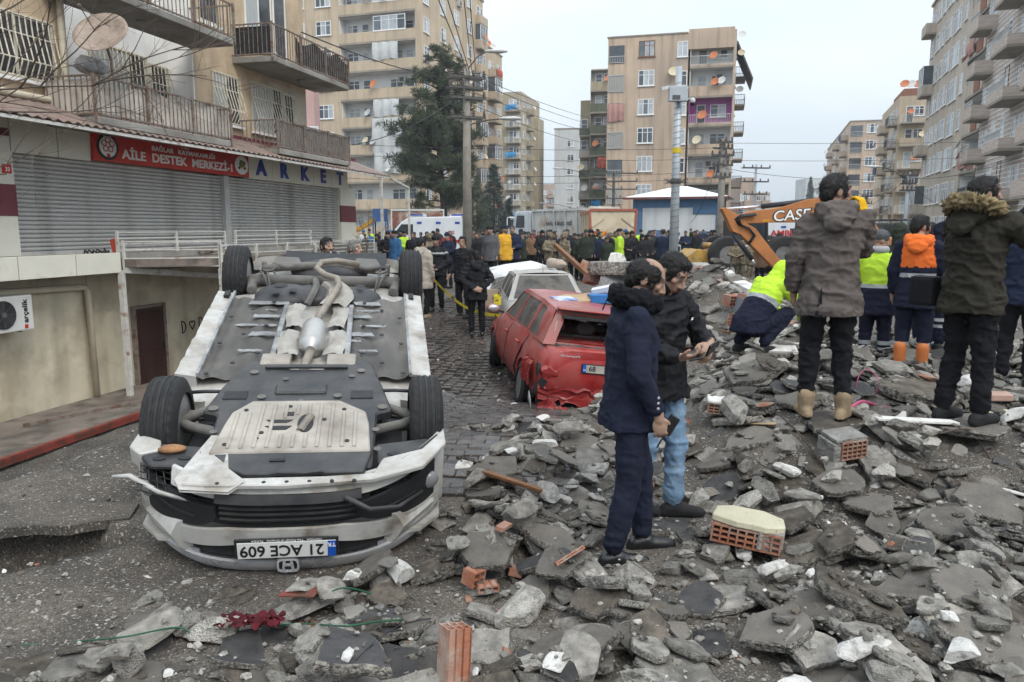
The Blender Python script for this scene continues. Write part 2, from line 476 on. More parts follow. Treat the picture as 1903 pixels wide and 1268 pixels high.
# shutters: every slat its own piece
for a0, a1 in ((.12, 5.77), (5.99, 11.70)):
    sh = new_obj('roller_shutter', MB().box(a0, a1, .12, .2, ZF, ZS).mesh('shutter_back', M_shut), shop)
    prof = [(.12,0),(.085,.008),(.068,.030),(.068,.046),(.09,.066),(.12,.0715)]
    sl = MB(); sl.prism(prof, a0, a1, axis='x')
    sm = sl.mesh('slat', M_shut, angle=40)
    n = 22
    for i in range(n):
        new_obj('slat', sm, sh, (0, 0, ZF + .06 + i * .0725))
    MB().box(a0, a1, .05, .14, ZF, ZF + .06).build('bottom_rail', M_shut, sh)
# cladding panels above the shutters
for a0, a1 in ((-2.6,-1.22),(-1.2,.06),(.08,1.0),(1.02,1.74)):
    MB().box(a0, a1, -.06, .1, ZS, 3.66).build('fascia_panel', M_panel, shop, bevel=.006)
MB().box(-1.2, .05, -.07, -.045, 3.3, 3.42).build('maroon_band', M_maroon, shop)
def panel_letter(a0, a1, ch):
    p = MB().box(a0, a1, -.06, .1, ZS, 3.62).build('fascia_panel', M_panel, shop, bevel=.006)
    if ch:
        me = text_mesh('letter', ch, .50, M_signb, .012, .022)
        o = new_obj('letter', me, p, ((a0+a1)/2, -.07, 3.33), (R(90), 0, 0)); o.scale = (1.25, 1, 1)
for i, ch in enumerate(['A', 'R', 'K', 'E', 'T']):
    panel_letter(6.78 + i*1.09, 6.78 + i*1.09 + 1.07, ch)
# the red sign
sg = MB().box(1.75, 6.68, -.13, -.05, 3.07, 3.60).build('red_sign', M_signred, shop, bevel=.01)
sg['label'] = 'red sign of the family support centre with white lettering'
for s_, size, zz, aa, wd, bo in (('T.C.', .11, 3.545, 4.3, .26, .002), ('BAĞLAR   KAYMAKAMLIĞI', .13, 3.425, 4.3, 2.05, .002), ('AİLE  DESTEK  MERKEZİ-1', .235, 3.235, 4.2, 3.55, .007)):
    new_obj('lettering', text_mesh('lettering', s_, size, M_signw, .004, bo, width=wd), sg, (aa, -.135, zz), (R(90), 0, 0))
def emblem(a, rx, rz, kind):
    Mx = Matrix.Translation((a, -.134, 3.335)) @ Matrix.Rotation(R(90), 4, 'X') @ Matrix.Diagonal((rx, rz, 1, 1))
    e = MB().lathe([(1, 0), (1, .006)], 36, 0, Mx).build('emblem', M_signk if kind == 0 else M_signw, sg)
    b = MB().lathe([(.78, .006), (.78, .010)], 32, 0, Mx)
    b.build('emblem_field', M_signw, e)
    if kind == 0:
        q = MB()
        for i in range(5):
            for j in range(3):
                a_ = i*2*math.pi/5 + .3
                q.tube([Mx @ Vector((.38*math.cos(a_)+.22*math.cos(t), .16+.38*math.sin(a_)+.22*math.sin(t), .012)) for t in [k*math.pi/4+j for k in range(7)]], .008, 5)
        q.lathe([(.17, .011), (.17, .014)], 14, 0, Mx @ Matrix.Translation((0, -.66, 0)))
        q.build('emblem_knot', M_signred, e)
        for i in range(34):
            pass
        new_obj('lettering', text_mesh('lettering', 'BAĞLAR KAYMAKAMLIĞI', .03, M_signw, .001, 0, width=.2), e, (a, -.144, 3.52), (R(90),0,0))
    else:
        q = MB()
        for i in range(9):
            q.lathe([(.2, .011), (.2, .016)], 10, 0, Mx @ Matrix.Translation((.35*math.cos(i*2.4)*(.4+.07*i), .28*math.sin(i*2.4)*(.4+.07*i)+.15, 0)))
        q.build('emblem_leaves', M_signg, e)
        q = MB()
        for x_, y_ in ((0,.0),(-.12,.16),(.12,.16),(0,.28),(-.1,-.12),(.1,-.12),(0,-.28)):
            q.lathe([(.1, .017), (.1, .02)], 8, 0, Mx @ Matrix.Translation((x_, y_, 0)))
        q.build('emblem_grapes', mat('grape gold', (.42,.28,.04), .5), e)
        q = MB()
        for x_ in (-.42, .42):
            q.lathe([(.16, .011), (.16, .014)], 10, 0, Mx @ Matrix.Translation((x_, -.3, 0)))
        q.build('emblem_lambs', M_signk, e)
emblem(2.08, .27, .235, 0); emblem(6.36, .27, .215, 1)
# number plate on the pillar
npl = MB().box(-.12, .05, -.06, -.042, 2.72, 2.86).build('house_number', M_signred, shop, bevel=.004)
new_obj('lettering', text_mesh('lettering', '33', .09, M_signw, .002, .002), npl, (-.03, -.062, 2.78), (R(90), 0, 0))

# awning: corrugated sheets from the wall down to a front edge
def awn_sheet(a0, a1):
    m = MB(); n = int((a1-a0)/.045)
    for lo, hi, dz in ((0, 1, 0),):
        def fn(u, v):
            a = a0 + (a1-a0)*u
            y = lerp(.0, -1.22, v); z = lerp(3.93, 3.47, v)
            ph = (a/.19) % 1.0
            cz = .032 if ph < .35 else (.032*(1-(ph-.35)/.15) if ph < .5 else (0 if ph < .85 else .032*(ph-.85)/.15))
            return (a, y, z + cz)
        m.sheet(fn, n, 1)
        b = len(m.v)
        m.v += [(x, y, z-.012) for x, y, z in m.v[:b]]
        m.f += [tuple(b+i for i in reversed(f)) for f in m.f]; m.m = [0]*len(m.f)
    return m
a = -4.0
while a < 12.6:
    awn_sheet(a, min(a+1.93, 12.9)).build('awning_sheet', M_awn, shop); a += 1.90
MB().box(-4, 12.9, -.03, .0, 3.93, 4.03).build('flashing', M_maroon, shop)
aw = MB()
aw.bar((12.2, -1.18, 3.40), (12.2, -1.18, ZF-.1), .07, .07); aw.bar((12.2,-1.18,3.42),(12.2,0,3.8),.05,.05); aw.bar((-4,-1.18,3.43),(12.9,-1.18,3.43),.05,.05)
aw.bar((12.9,-1.18,3.43),(14.7,-1.10,3.22),.06,.06); aw.bar((14.7,-1.1,3.22),(14.7,-1.1,-.6),.06,.06)
aw.build('awning_post', M_whiterail, shop)

# windows behind bars
def window(a0, a1, z0, z1, y, parts=2, bars=True, curtain=True, frame=M_frame, bulge=.12, nb=None, kids=True):
    t = .06
    f = MB(); f.box(a0, a1, y-.02, y+.05, z0, z0+t); f.box(a0, a1, y-.02, y+.05, z1-t, z1)
    for i in range(parts+1):
        x = a0 + (a1-a0-t)*i/parts; f.box(x, x+t, y-.016, y+.047, z0+t, z1-t)
    o = f.build('window', frame, shop)
    for i in range(parts):
        x0 = a0 + (a1-a0-t)*i/parts + t; x1 = a0 + (a1-a0-t)*(i+1)/parts
        MB().box(x0, x1, y-.011, y-.004, z0+t, z1-t).build('pane', M_curtain if (curtain and i != parts-1) else M_glass, o)
    MB().box(a0-.06, a1+.06, y-.09, y+.02, z0-.06, z0-.004).build('sill', M_white, o)
    if bars:
        b = MB(); n = nb or int((a1-a0)/.115)
        for i in range(n+1):
            x = a0 + (a1-a0)*i/n
            b.tube([(x, y-.03, z1-.03), (x, y-.05, lerp(z1,z0,.3)), (x, y-.05-bulge, lerp(z1,z0,.75)), (x, y-.05, z0+.02)], .011, 5)
        for zz, yy in ((z1-.03, y-.03), (z0+.03, y-.05), (lerp(z1,z0,.72), y-.05-bulge*.93), (lerp(z1,z0,.32), y-.052)):
            b.tube([(a0-.02, yy, zz), (a1+.02, yy, zz)], .011, 5)
        b.build('grille', M_bar, o)
    return o
window(-1.15, 1.16, 4.25, 5.28, 0.0, 3, curtain=False, bulge=.10)
window(2.6, 4.2, 4.05, 5.40, .6, 3, bulge=.02); window(4.28, 4.86, 4.05, 5.30, .6, 1, bulge=.02)
window(5.56, 6.62, 4.25, 5.38, 0, 2, bulge=.14); window(7.1, 8.55, 4.22, 5.42, -.012, 3, bulge=.14); window(8.62, 9.14, 4.25, 5.38, -.012, 1, bulge=.02)
window(2.5, 4.3, 6.4, 7.8, .6, 3, bars=False); window(5.2, 5.9, 6.35, 7.6, 0, 1, bars=False); window(7.0, 8.2, 6.3, 7.9, -.0, 2, bars=False, frame=M_white); window(8.28, 8.9, 6.0, 7.9, -.0, 1, bars=False, frame=M_white)
MB().tube([(1.26, -.1, 9), (1.26, -.1, 4.05), (1.2, -.1, 3.98), (-5, -.1, 3.98)], .06, 8).build('drain_pipe', M_pvc, shop, smooth=True)

# balconies
def balcony(a0, a1, z, dep, rail_h, cloth=None, rail=M_rust, cover=(0, 1)):
    b = MB(); b.prism([(a0, 0), (a1, 0), (a1, -dep*.92), (a1-.12, -dep), (a0, -dep)], z-.13, z)
    o = b.build('balcony', M_conc, shop, bevel=.012)
    r = MB(); y = -dep+.05
    for zz in (z+.05, z+rail_h):
        r.bar((a0, 0, zz), (a0, y, zz), .03, .03); r.bar((a0, y, zz), (a1, y, zz), .03, .03); r.bar((a1, y, zz), (a1, 0, zz), .03, .03)
    r.build('handrail', rail, o)
    n = int((a1-a0)/.115); bm_ = MB()
    for i in range(n+1):
        x = lerp(a0, a1, i/n); bm_.box(x-.007, x+.007, y-.007, y+.007, z+.02, z+rail_h)
    for i in range(1, int(dep/.115)):
        for x in (a0, a1): bm_.box(x-.007, x+.007, -i*.115-.007, -i*.115+.007, z+.02, z+rail_h)
    for i in range(4):
        x = lerp(a0, a1, i/3); bm_.box(x-.022, x+.022, y-.022, y+.022, z-.1, z+rail_h+.04)
    bm_.build('baluster', rail, o)
    if cloth:
        c0, c1 = lerp(a0, a1, cover[0]), lerp(a0, a1, cover[1])
        def fn(u, v):
            x = lerp(c0, c1, u)
            sag = .16*math.sin(u*math.pi*2.3+.6)**2 if cloth is not M_tarpg else .02
            zz = lerp(z+.03, z+rail_h-sag, v)
            return (x, y+.03+.018*math.sin(x*9)+.02*fbm(x*2, zz*2), zz)
        MB().sheet(fn, 40, 8).build('balcony_sheet', cloth, o, smooth=True)
        if cloth is not M_tarpg:
            MB().sheet(lambda u, v: (a0+.03+.012*math.sin(u*14), lerp(-.05, -dep+.07, u), lerp(z+.03, z+rail_h-.05, v)), 12, 4).build('balcony_sheet', cloth, o, smooth=True)
    return o
balcony(.82, 4.62, 3.68, 1.1, .66, M_tarp)
b2 = balcony(.95, 4.9, 5.80, 1.1, .7)
balcony(6.4, 10.4, 5.80, 1.1, .72, M_tarpd, cover=(.28, 1))
balcony(6.5, 10.3, 3.72, 1.1, .66, M_tarpg)
for (a_, z_) in ((2.7, 5.66), (8.6, 5.66)):
    MB().lathe([(.11, 0), (.10,-.03), (.06,-.07), (0.001,-.075)], 16, 0, Matrix.Translation((a_, -.55, z_))).build('ceiling_lamp', M_conc, b2, smooth=True)
# satellite dish, tied bundle on the balcony corner
dsh = thing('satellite_dish', 'large rusty brown satellite dish on the balcony rail above the red sign', 'satellite dish')
dsh.parent = None
def on_shop(a, y, z): return shop.matrix_basis @ Vector((a, y, z))
shop_M = Matrix.Translation(SHOP_P) @ Matrix.Rotation(SHOP_A, 4, 'Z') @ Matrix.Scale(SHOP_K, 4)
def on_shop(a, y, z): return shop_M @ Vector((a, y, z))
M_dish = mat('dish', (.36,.29,.235), .7, .15, 6, .1, 30, c2=(.26,.2,.16), c2s=4)
M_dishw = mat('white dish', (.58,.57,.54), .6, .12, 6, .1, 30)
dsh.location = on_shop(1.0, -1.15, 4.95)
def dish_mesh(r, m_):
    m = MB(); m.lathe([(.001, 0), (r*.3, r*.025), (r*.6, r*.1), (r*.85, r*.2), (r, r*.28), (r, r*.30), (r*.85, r*.22), (r*.6, r*.12), (r*.3, r*.045), (.001, .02)], 28)
    return m.mesh('reflector', m_, smooth=True)
o = new_obj('reflector', dish_mesh(.48, M_dish), dsh, (0, 0, 0), (R(52), R(18), R(-12)))
m = MB(); m.tube([(0,.02,-.02),(.05,.1,-.35),(.05,.12,-.62)], .025, 6); m.build('bracket', M_rust, dsh)
m = MB(); m.tube([(-.1,-.1,.1),(-.15,-.45,.42)], .01, 5); m.tube([(.2,-.1,.15),(-.15,-.45,.42)], .008, 5); m.ell((-.15,-.46,.43),(.03,.05,.03),8,6); m.build('feed_arm', M_rust, dsh)
bn = thing('wrapped_bundle', 'bundle wrapped in grey plastic on the balcony corner under the dish', 'bundle', on_shop(1.15, -.75, 4.42), SHOP_A)
m = MB().ell((0,0,.14),(.36,.26,.17),20,12)
m.v = [(x+.05*fbm(x*6,y*6,z*6), y+.05*fbm(x*5,y*6,z*6+3), max(0,z+.05*fbm(x*6,y*6,z*6+9))) for x,y,z in m.v]
m.build('wrapping', mat('grey plastic wrap', (.36,.36,.36), .4, .2, 5, .5, 9), bn)

# walkway slab, platform, ramp and railings in front of the shutters
wk = MB(); wk.box(-6, 13.2, -.55, .41, 1.06, ZF-.004)
wk.build('walkway_slab', M_conc, shop)
for a0, a1 in ((-3.0,-.52),(-.5,.62),(.64,1.66)):
    MB().box(a0, a1, -.60, -.552, 1.06, ZF+.01).build('edge_panel', M_panel, shop, bevel=.005)
ramp = thing('entrance_platform', 'rusty steel entrance platform with white railings in front of the shop', 'platform', SHOP_P)
ramp.rotation_euler = (0, 0, SHOP_A); ramp.scale = (SHOP_K,)*3
m = MB()
m.prism([(1.70,-.56),(6.2,-.56),(6.2,-2.0),(2.6,-2.0),(1.70,-.9)], 1.16, 1.30); m.build('deck', M_plinth, ramp)
m = MB(); m.prism([(6.21,1.20),(9.5,.55),(9.5,.43),(6.21,1.06)], -1.99, -.57, axis='y'); m.build('ramp_deck', M_plinth, ramp)
m = MB(); m.bar((1.65,-.6,1.10),(1.65,-.6,Z0-.1),.09,.09); m.bar((2.62,-1.98,1.1),(2.62,-1.98,Z0-.15),.06,.06); m.bar((6.1,-1.98,1.1),(6.1,-1.98,Z0-.2),.06,.06); m.build('post', M_whiterail, ramp)
m = MB(); m.bar((1.68,-.66,1.10),(6.2,-2.02,.62),.05,.1); m.bar((2.6,-2.02,1.12),(6.2,-2.02,1.12),.05,.12); m.build('beam', M_whiterail, ramp)
m = MB(); m.box(2.58,6.22,-2.05,-2.0,1.12,1.22); m.build('edge_beam', mat('rusted edge', (.16,.085,.05), .85, .35, 6, .4, 40, c2=(.05,.035,.03), c2s=4), ramp)
def railing(p, q, zq=0.0, h=.72, n=2):
    r = MB(); p, q = Vector(p), Vector(q)
    for i in range(n+1):
        b_ = p.lerp(q, i/n); r.bar(b_, b_ + Vector((0,0,h)), .045, .045)
    for k in range(1, 5):
        r.bar(p+Vector((0,0,h*k/4-.02)), q+Vector((0,0,h*k/4-.02)), .02, .02)
    r.build('railing', M_whiterail, ramp)
railing((1.72,-.62,1.02),(2.6,-2.0,1.02), n=1, h=.62); railing((2.6,-2.02,.9),(6.2,-2.02,.9), n=3, h=.66); railing((6.2,-2.02,.82),(9.5,-2.02,.25), n=2, h=.66)
railing((1.72,-.5,1.38),(5.0,-.5,1.38), n=2, h=.42); railing((5.4,-.5,1.40),(8.9,-.5,1.40), n=2, h=.42); railing((9.0,-.58,1.1),(12.9,-.58,1.1), n=2, h=.42)
m = MB(); m.box(3.0, 11.5, -.05, .005, 1.32, 1.44); m.build('step_edge', M_conc, ramp)

# basement: recess with the door, pipes, air conditioner, graffiti
m = MB(); m.box(1.45, 12.9, -.02, .0, Z0, 1.04); m.build('recess_wall', M_cream, shop)
dr = MB().box(2.55, 3.35, -.09, -.03, -1.3, .28).build('door', M_wood, shop)
for z0_, z1_ in ((-1.2,-.62),(-.55,.2)):
    MB().box(2.65, 3.25, -.10, -.085, z0_, z1_).build('door_panel', M_wood, dr, bevel=.01)
MB().box(2.48,2.548,-.1,-.02,-1.3,.34).box(3.352,3.42,-.1,-.02,-1.3,.34).box(2.55,3.35,-.1,-.02,.282,.34).build('door_frame', M_rust, dr); MB().bar((3.25,-.13,-.6),(3.25,-.13,-.45),.02,.02).build('door_handle', M_black, dr)
MB().tube([(-5, -.10, .95), (1.28, -.10, .82), (1.36, -.10, .75), (1.40, -.10, -1.2)], .055, 10).build('drain_pipe', M_pvc, shop, smooth=True)
q = MB(); Zg = -.52
def stroke(pts, r=.012): q.tube([(a_, -.03, z_) for a_, z_ in pts], r, 5)
def arc(cx, cz, rx, rz, a0, a1, n=10): return [(cx+rx*math.cos(R(a0+(a1-a0)*i/n)), cz+rz*math.sin(R(a0+(a1-a0)*i/n))) for i in range(n+1)]
stroke([(4.0,-.38),(3.98,-.12)]); stroke(arc(3.98,-.25,.13,.13,-90,90)); 
stroke([(4.33,-.34),(4.24,-.22)]+arc(4.285,-.2,.045,.05,180,10,6)); stroke([(4.33,-.34),(4.42,-.22)]+arc(4.375,-.2,.045,.05,0,170,6))
stroke([(4.58,-.38),(4.57,-.1)]); stroke(arc(4.57,-.2,.13,.1,-90,90))
q.build('graffiti', M_signk, shop)
ac = thing('air_conditioner', 'white outdoor air conditioner unit on the basement wall with a dark fan', 'air conditioner', on_shop(-.56, -.27, .25), SHOP_A)
ac.scale = (SHOP_K,)*3
M_acw = mat('air conditioner white', (.62,.61,.57), .5, .08, 3, .03, 20, streak=.25)
MB().box(-.42,.42,-.15,.15,0,.56).build('casing', M_acw, ac, bevel=.02, seg=2)
Mf = Matrix.Translation((-.13,-.153,.28)) @ Matrix.Rotation(R(90),4,'X')
fg = MB().lathe([(.22,0),(.22,.012),(.20,.014)], 30, 0, Mf).build('fan_opening', M_black, ac)
q = MB()
for rr in (.05,.08,.11,.14,.17,.2): q.lathe([(rr-.003,.012),(rr,.018),(rr+.003,.012)], 28, 0, Mf, closed=True)
for i in range(8):
    q.tube([Mf @ Vector((0,0,.016)), Mf @ Vector((.21*math.cos(i*math.pi/4),.21*math.sin(i*math.pi/4),.016))], .003, 4)
q.lathe([(.04,.012),(.04,.024)], 14, 0, Mf); q.build('fan_guard', mat('fan guard', (.10,.10,.10), .6), fg)
o = new_obj('lettering', text_mesh('lettering', 'arçelik', .13, M_signk, .002, .003, width=.38), ac, (.27, -.154, .31), (R(90), R(-90), 0))
MB().cbox((.27,-.153,.065), (.06,.006,.06), 0).build('logo_mark', M_signred, ac)
m = MB(); m.bar((-.3,0,-.02),(-.3,.28,-.02),.04,.04); m.bar((.3,0,-.02),(.3,.28,-.02),.04,.04); m.build('bracket', M_rust, ac)
# kerb platform with the red rail
kb = new_obj('kerb', None, None, SHOP_P, (0, 0, SHOP_A)); kb.scale = (SHOP_K,)*3; tag(kb, 'brown concrete kerb platform along the basement wall', kind='structure')
MB().prism([(-7,0),(4.2,0),(4.2,-1.05),(1.0,-1.72),(-7,-1.85)], -1.7, -1.22).build('platform', M_plinth, kb, bevel=.015)
rr = thing('steel_angle_rail', 'long red painted steel rail lying along the kerb', 'rail', SHOP_P, SHOP_A); rr.scale = (SHOP_K,)*3
m = MB(); m.bar((-7,-1.93,-1.22),(1.6,-1.76,-1.20),.09,.05); m.bar((-7,-1.965,-1.26),(1.6,-1.79,-1.24),.012,.09); m.build('rail', M_redpaint, rr)
rr = thing('rusty_steel_bar', 'thin dark rusty steel bar lying on the kerb platform', 'steel bar', SHOP_P, SHOP_A); rr.scale = (SHOP_K,)*3
m = MB(); m.bar((-.7,-.62,-1.19),(1.35,-1.25,-1.19),.05,.05); m.build('bar', M_rust, rr)
rr = thing('metal_sheet', 'small pale bent metal sheet leaning at the end of the red rail', 'metal sheet', on_shop(1.25, -1.35, -1.22), SHOP_A)
m = MB(); m.sheet(lambda u, v: (u*.35, .1*v*v-.1, .22*v+.02*math.sin(u*5)), 6, 4); m.build('sheet', mat('galvanised', (.45,.47,.48), .4, .1, 6, .05, metal=.4), rr)
# things lying at the shutter
rr = thing('red_folder', 'red cardboard folder leaning on the railing in front of the shutter', 'folder', on_shop(1.75, -.42, ZF), SHOP_A)
m = MB(); m.box(-.06,.10,0,.012,0,.28,0,Matrix.Rotation(R(-12),4,'Y')); m.build('folder', mat('red card', (.50,.06,.035), .6, .1, 10, .05), rr)
rr = thing('black_umbrella', 'crumpled black umbrella lying in front of the shutter', 'umbrella', on_shop(1.35, -.40, ZF), SHOP_A)
m = MB()
for i in range(7): m.tube([(-.35+.1*i, .03*math.sin(i*2), .02), (-.3+.1*i, .02, .07+.03*math.sin(i*3)), (-.2+.09*i, .05*math.cos(i), .01)], .018, 5)
m.build('fabric', M_black, rr)
rr = thing('cardboard_pile', 'small pile of broken wood and cardboard on the platform behind the railing', 'cardboard', on_shop(4.2, -.75, 1.31), SHOP_A)
m = MB()
for i in range(14): m.cbox((rng.uniform(-.4,.4), rng.uniform(-.15,.15), .03+.018*(i%5)), (rng.uniform(.1,.3), rng.uniform(.05,.12), .015), 0, Matrix.Rotation(rng.uniform(-.5,.5),4,'Z') @ Matrix.Rotation(rng.uniform(-.2,.2),4,'X'))
m.build('pieces', mat('cardboard', (.30,.215,.13), .9, .25, 4, .2, 20), rr)
# ------------------------------------------------------------------ apartment blocks down the streets
def wallmat(name, c, c2, st=.4): return mat(name, c, .93, .1, .35, .2, 3, c2=c2, c2s=.12, c2w=.12, streak=st, detail=4)
M_bA = wallmat('sand render', (.55,.44,.315), (.43,.345,.25), .55)
M_bB = wallmat('pale sand render', (.52,.42,.30), (.43,.35,.255))
M_bC = wallmat('tan render', (.40,.34,.24), (.33,.28,.20))
M_bD = wallmat('orange sand render', (.56,.425,.31), (.40,.325,.26), .7)
M_bG = wallmat('grey beige render', (.53,.455,.37), (.42,.36,.295), .65)
M_bP = wallmat('pinkish render', (.42,.325,.26), (.35,.27,.22))
M_bW = wallmat('white render', (.56,.57,.56), (.50,.50,.49), .3)
M_green = wallmat('green parapet', (.135,.15,.105), (.11,.12,.09))
M_brickp = wallmat('red brick infill', (.30,.135,.085), (.24,.11,.07))
M_in = mat('loggia white', (.76,.75,.72), .9, .08, .5, .1, 5)
M_ing = mat('loggia grey', (.36,.34,.31), .9, .1, .5, .1, 5)
M_lilac = mat('loggia lilac', (.42,.13,.34), .9, .08, .5, .1, 5)
M_wfr = mat('white window frame', (.78,.78,.76), .5, .06, 4, 0)
M_bfr = mat('brown window frame', (.20,.10,.06), .5, .1, 4, 0)
M_pane = mat('far pane', (.09,.105,.12), .2, .35, .6, 0, spec=.6, rnd=.5)
M_pane2 = mat('far curtained pane', (.42,.45,.47), .3, .15, 1.5, 0, spec=.5, rnd=.2)
M_slabedge = mat('stained slab', (.30,.26,.21), .95, .2, .6, .1, 4)
M_railw = mat('white balcony rail', (.55,.55,.53), .6, .08, 3, 0)
M_raild = mat('dark balcony rail', (.10,.09,.085), .6, .1, 3, 0)
M_acb = mat('ac box', (.52,.51,.48), .5, .1, 3, 0)
M_dishes = [M_dishw, mat('grey dish', (.42,.42,.41), .6), mat('orange dish', (.50,.17,.07), .6), mat('cream dish', (.56,.48,.33), .6)]
M_sheets = [mat('cloth %d' % i, c_, .9, .12, 2, .3, 5) for i, c_ in enumerate([(.55,.56,.55),(.46,.26,.23),(.10,.14,.30),(.5,.12,.08),(.35,.30,.22),(.05,.05,.06),(.05,.25,.5)])]
M_planks = [mat('brick cladding line', (.56,.53,.48), .85, .08, 1, .1, 6, c2=(.46,.33,.26), c2s=1.2, c2t=.5, c2w=.15, stretch=(1,1,9))]

_mc = {}
def cached(key, fn):
    if key not in _mc: _mc[key] = fn()
    return _mc[key]
def win_mesh(w, h, n, m_):
    def f():
        b = MB(); t = .075
        b.box(-w/2, w/2, -.05, .02, 0, t); b.box(-w/2, w/2, -.05, .02, h-t, h)
        for i in range(n+1):
            x = -w/2 + (w-t)*i/n; b.box(x, x+t, -.045, .02, t, h-t)
        b.box(-w/2+t, w/2-t, -.03, .0, h*.68, h*.68+.05)
        b.box(-w/2-.08, w/2+.08, -.12, .02, -.07, -.002)
        return b.mesh('window', m_)
    return cached(('w', w, h, n, m_.name), f)
def pane_mesh(w, h, n, m_):
    def f():
        pw = (w-.075)/n-.075
        return MB().box(-pw/2, pw/2, -.022, -.012, .075, h-.075).mesh('pane', m_)
    return cached(('p', w, h, n, m_.name), f)
def far_dish(parent, p, r, rz, k=None):
    m_ = rng.choice(M_dishes) if k is None else M_dishes[k]
    me = cached(('dish', m_.name), lambda: dish_mesh(.5, m_))
    o = new_obj('satellite_dish', me, parent, p, (R(62), 0, rz)); o.scale = (r*2,)*3
class Facade:
    def __init__(s, bld, o, ang, fh, nf, wall, z0=0.0):
        s.b, s.o, s.ang, s.fh, s.nf, s.wall, s.z0 = bld, Vector(o), ang, fh, nf, wall, z0
        s.T = Matrix.Translation(s.o) @ Matrix.Rotation(ang, 4, 'Z')          # local x along the facade, -y outwards
    def put(s, name, me, x, y, z, parent=None, rz=0):
        o = new_obj(name, me, s.b, s.T @ Vector((x, y, z)), (0, 0, s.ang + rz))
        return o
    def win(s, x, z, w=1.3, h=1.35, n=2, y=0.0, m_=None, open_=.5):
        m_ = m_ or M_wfr
        o = s.put('window', win_mesh(w, h, n, m_), x, y, z)
        for i in range(n):
            cx = -w/2 + (w-.075)*(i+.5)/n + .0375
            new_obj('pane', pane_mesh(w, h, n, M_pane2 if rng.random() < open_ else M_pane), o, (cx, 0, 0))
        return o
    def ac(s, x, z, y=0.0):
        s.put('air_conditioner', cached('acb', lambda: MB().box(-.42,.42,-.34,-.02,0,.6).box(-.3,.2,-.352,-.345,.08,.52,1).mesh('air_conditioner', [M_acb, M_raild])), x, y, z)
    def rail(s, x0, x1, y, z, h=.9, m_=None, parent=None):
        w = round(x1-x0, 2); m_ = m_ or M_railw
        def f():
            b = MB(); b.box(0, w, -.03, .03, h-.05, h); b.box(0, w, -.02, .02, .06, .1)
            n = max(2, int(w/.16))
            for i in range(n+1): b.box(w*i/n-.014, w*i/n+.014, -.014, .014, .1, h-.05)
            return b.mesh('railing', m_)
        return s.put('railing', cached(('r', w, h, m_.name), f), x0, y, z)
    def cloth(s, x0, x1, z0, z1, y, k):
        b = MB().sheet(lambda u, v: (lerp(x0,x1,u), y-.05-.08*math.sin(u*19)-.1*math.sin(v*3), lerp(z0,z1,v)-.08*math.sin(u*7)*(1-v)), 16, 5)
        o = b.build('hanging_sheet', M_sheets[k], s.b); o.location = s.o; o.rotation_euler = (0,0,s.ang)
    def loggia(s, x0, x1, z, dep=1.35, par=.95, pm=None, inner=None, rail=False, door=True, stuff=.5, side=False, skip=False):
        """open bay between x0 and x1: slab edge, parapet or railing, back wall, door and window"""
        pm = pm or s.wall; inner = inner or M_in; w = x1-x0
        key = ('lg', round(w,2), dep, par, pm.name, rail, s.fh)
        def f():
            b = MB()
            b.box(0, w, -.06, dep, -.22, -.02, 1)
            if not rail: b.box(0, w, -.04, .10, -.02, par, 0)
            else: b.box(0, w, -.04, .10, -.02, .14, 0)
            return b.mesh('balcony', [pm, M_slabedge])
        s.put('balcony', cached(key, f), x0, 0, z)
        key = ('lb', round(w,2), dep, inner.name, s.fh)
        def f2():
            b = MB(); b.box(0.01, w-.01, dep-.06, dep+.02, -.02, s.fh-.22)
            b.box(.0, .06, .11, dep-.06, -.02, s.fh-.22); b.box(w-.06, w, .11, dep-.06, -.02, s.fh-.22)
            b.box(.01, w-.01, .12, dep-.06, s.fh-.26, s.fh-.235)
            return b.mesh('back_wall', inner)
        s.put('back_wall', cached(key, f2), x0, 0, z)
        if rail: s.rail(x0+.05, x1-.05, .02, z+.1, .88)
        if door and w > 1.5:
            s.win(x0+w*.28, z+.02, .85, 2.05, 1, dep-.08); 
            if w > 2.6: s.win(x0+w*.68, z+.85, 1.5, 1.2, 2, dep-.08)
        r = rng.random()
        if r < stuff*.6: far_dish(s.b, s.T @ Vector((lerp(x0,x1,rng.uniform(.2,.8)), -.25, z+par+.35)), rng.uniform(.38,.5), s.ang+R(-20))
        if rng.random() < stuff*.35: far_dish(s.b, s.T @ Vector((lerp(x0,x1,rng.uniform(.2,.8)), -.3, z+par+.25)), rng.uniform(.36,.45), s.ang+R(-20))
        if rng.random() < stuff*.35 and w > 2: s.ac(lerp(x0,x1,rng.uniform(.5,.85)), z+1.55, dep-.1)
    def protrude(s, x0, x1, z, dep=1.2, pm=None, rail=None, par=.85, enclosed=False, cloth=None):
        w = x1-x0; pm = pm or s.wall
        key = ('pr', round(w,2), dep, par, pm.name, rail is not None)
        def f():
            b = MB(); b.box(0, w, -dep, 0, -.2, -.03, 1)
            if rail is None:
                b.box(0, w, -dep, -dep+.12, -.03, par, 0); b.box(0, .12, -dep+.12, 0, -.03, par, 0); b.box(w-.12, w, -dep+.12, 0, -.03, par, 0)
            else:
                for x_ in (0, w-.03):
                    n = 7
                    for i in range(n): b.box(x_, x_+.03, -dep+dep*i/n, -dep+dep*i/n+.03, -.03, .9, 2)
                    b.box(x_, x_+.03, -dep, 0, .9, .95, 2)
                n = int(w/.17)
                for i in range(n): b.box(w*i/n, w*i/n+.03, -dep, -dep+.03, -.03, .9, 2)
                b.box(0, w, -dep, -dep+.04, .9, .95, 2)
            return b.mesh('balcony', [pm, M_slabedge, rail or M_railw])
        s.put('balcony', cached(key, f), x0, 0, z)
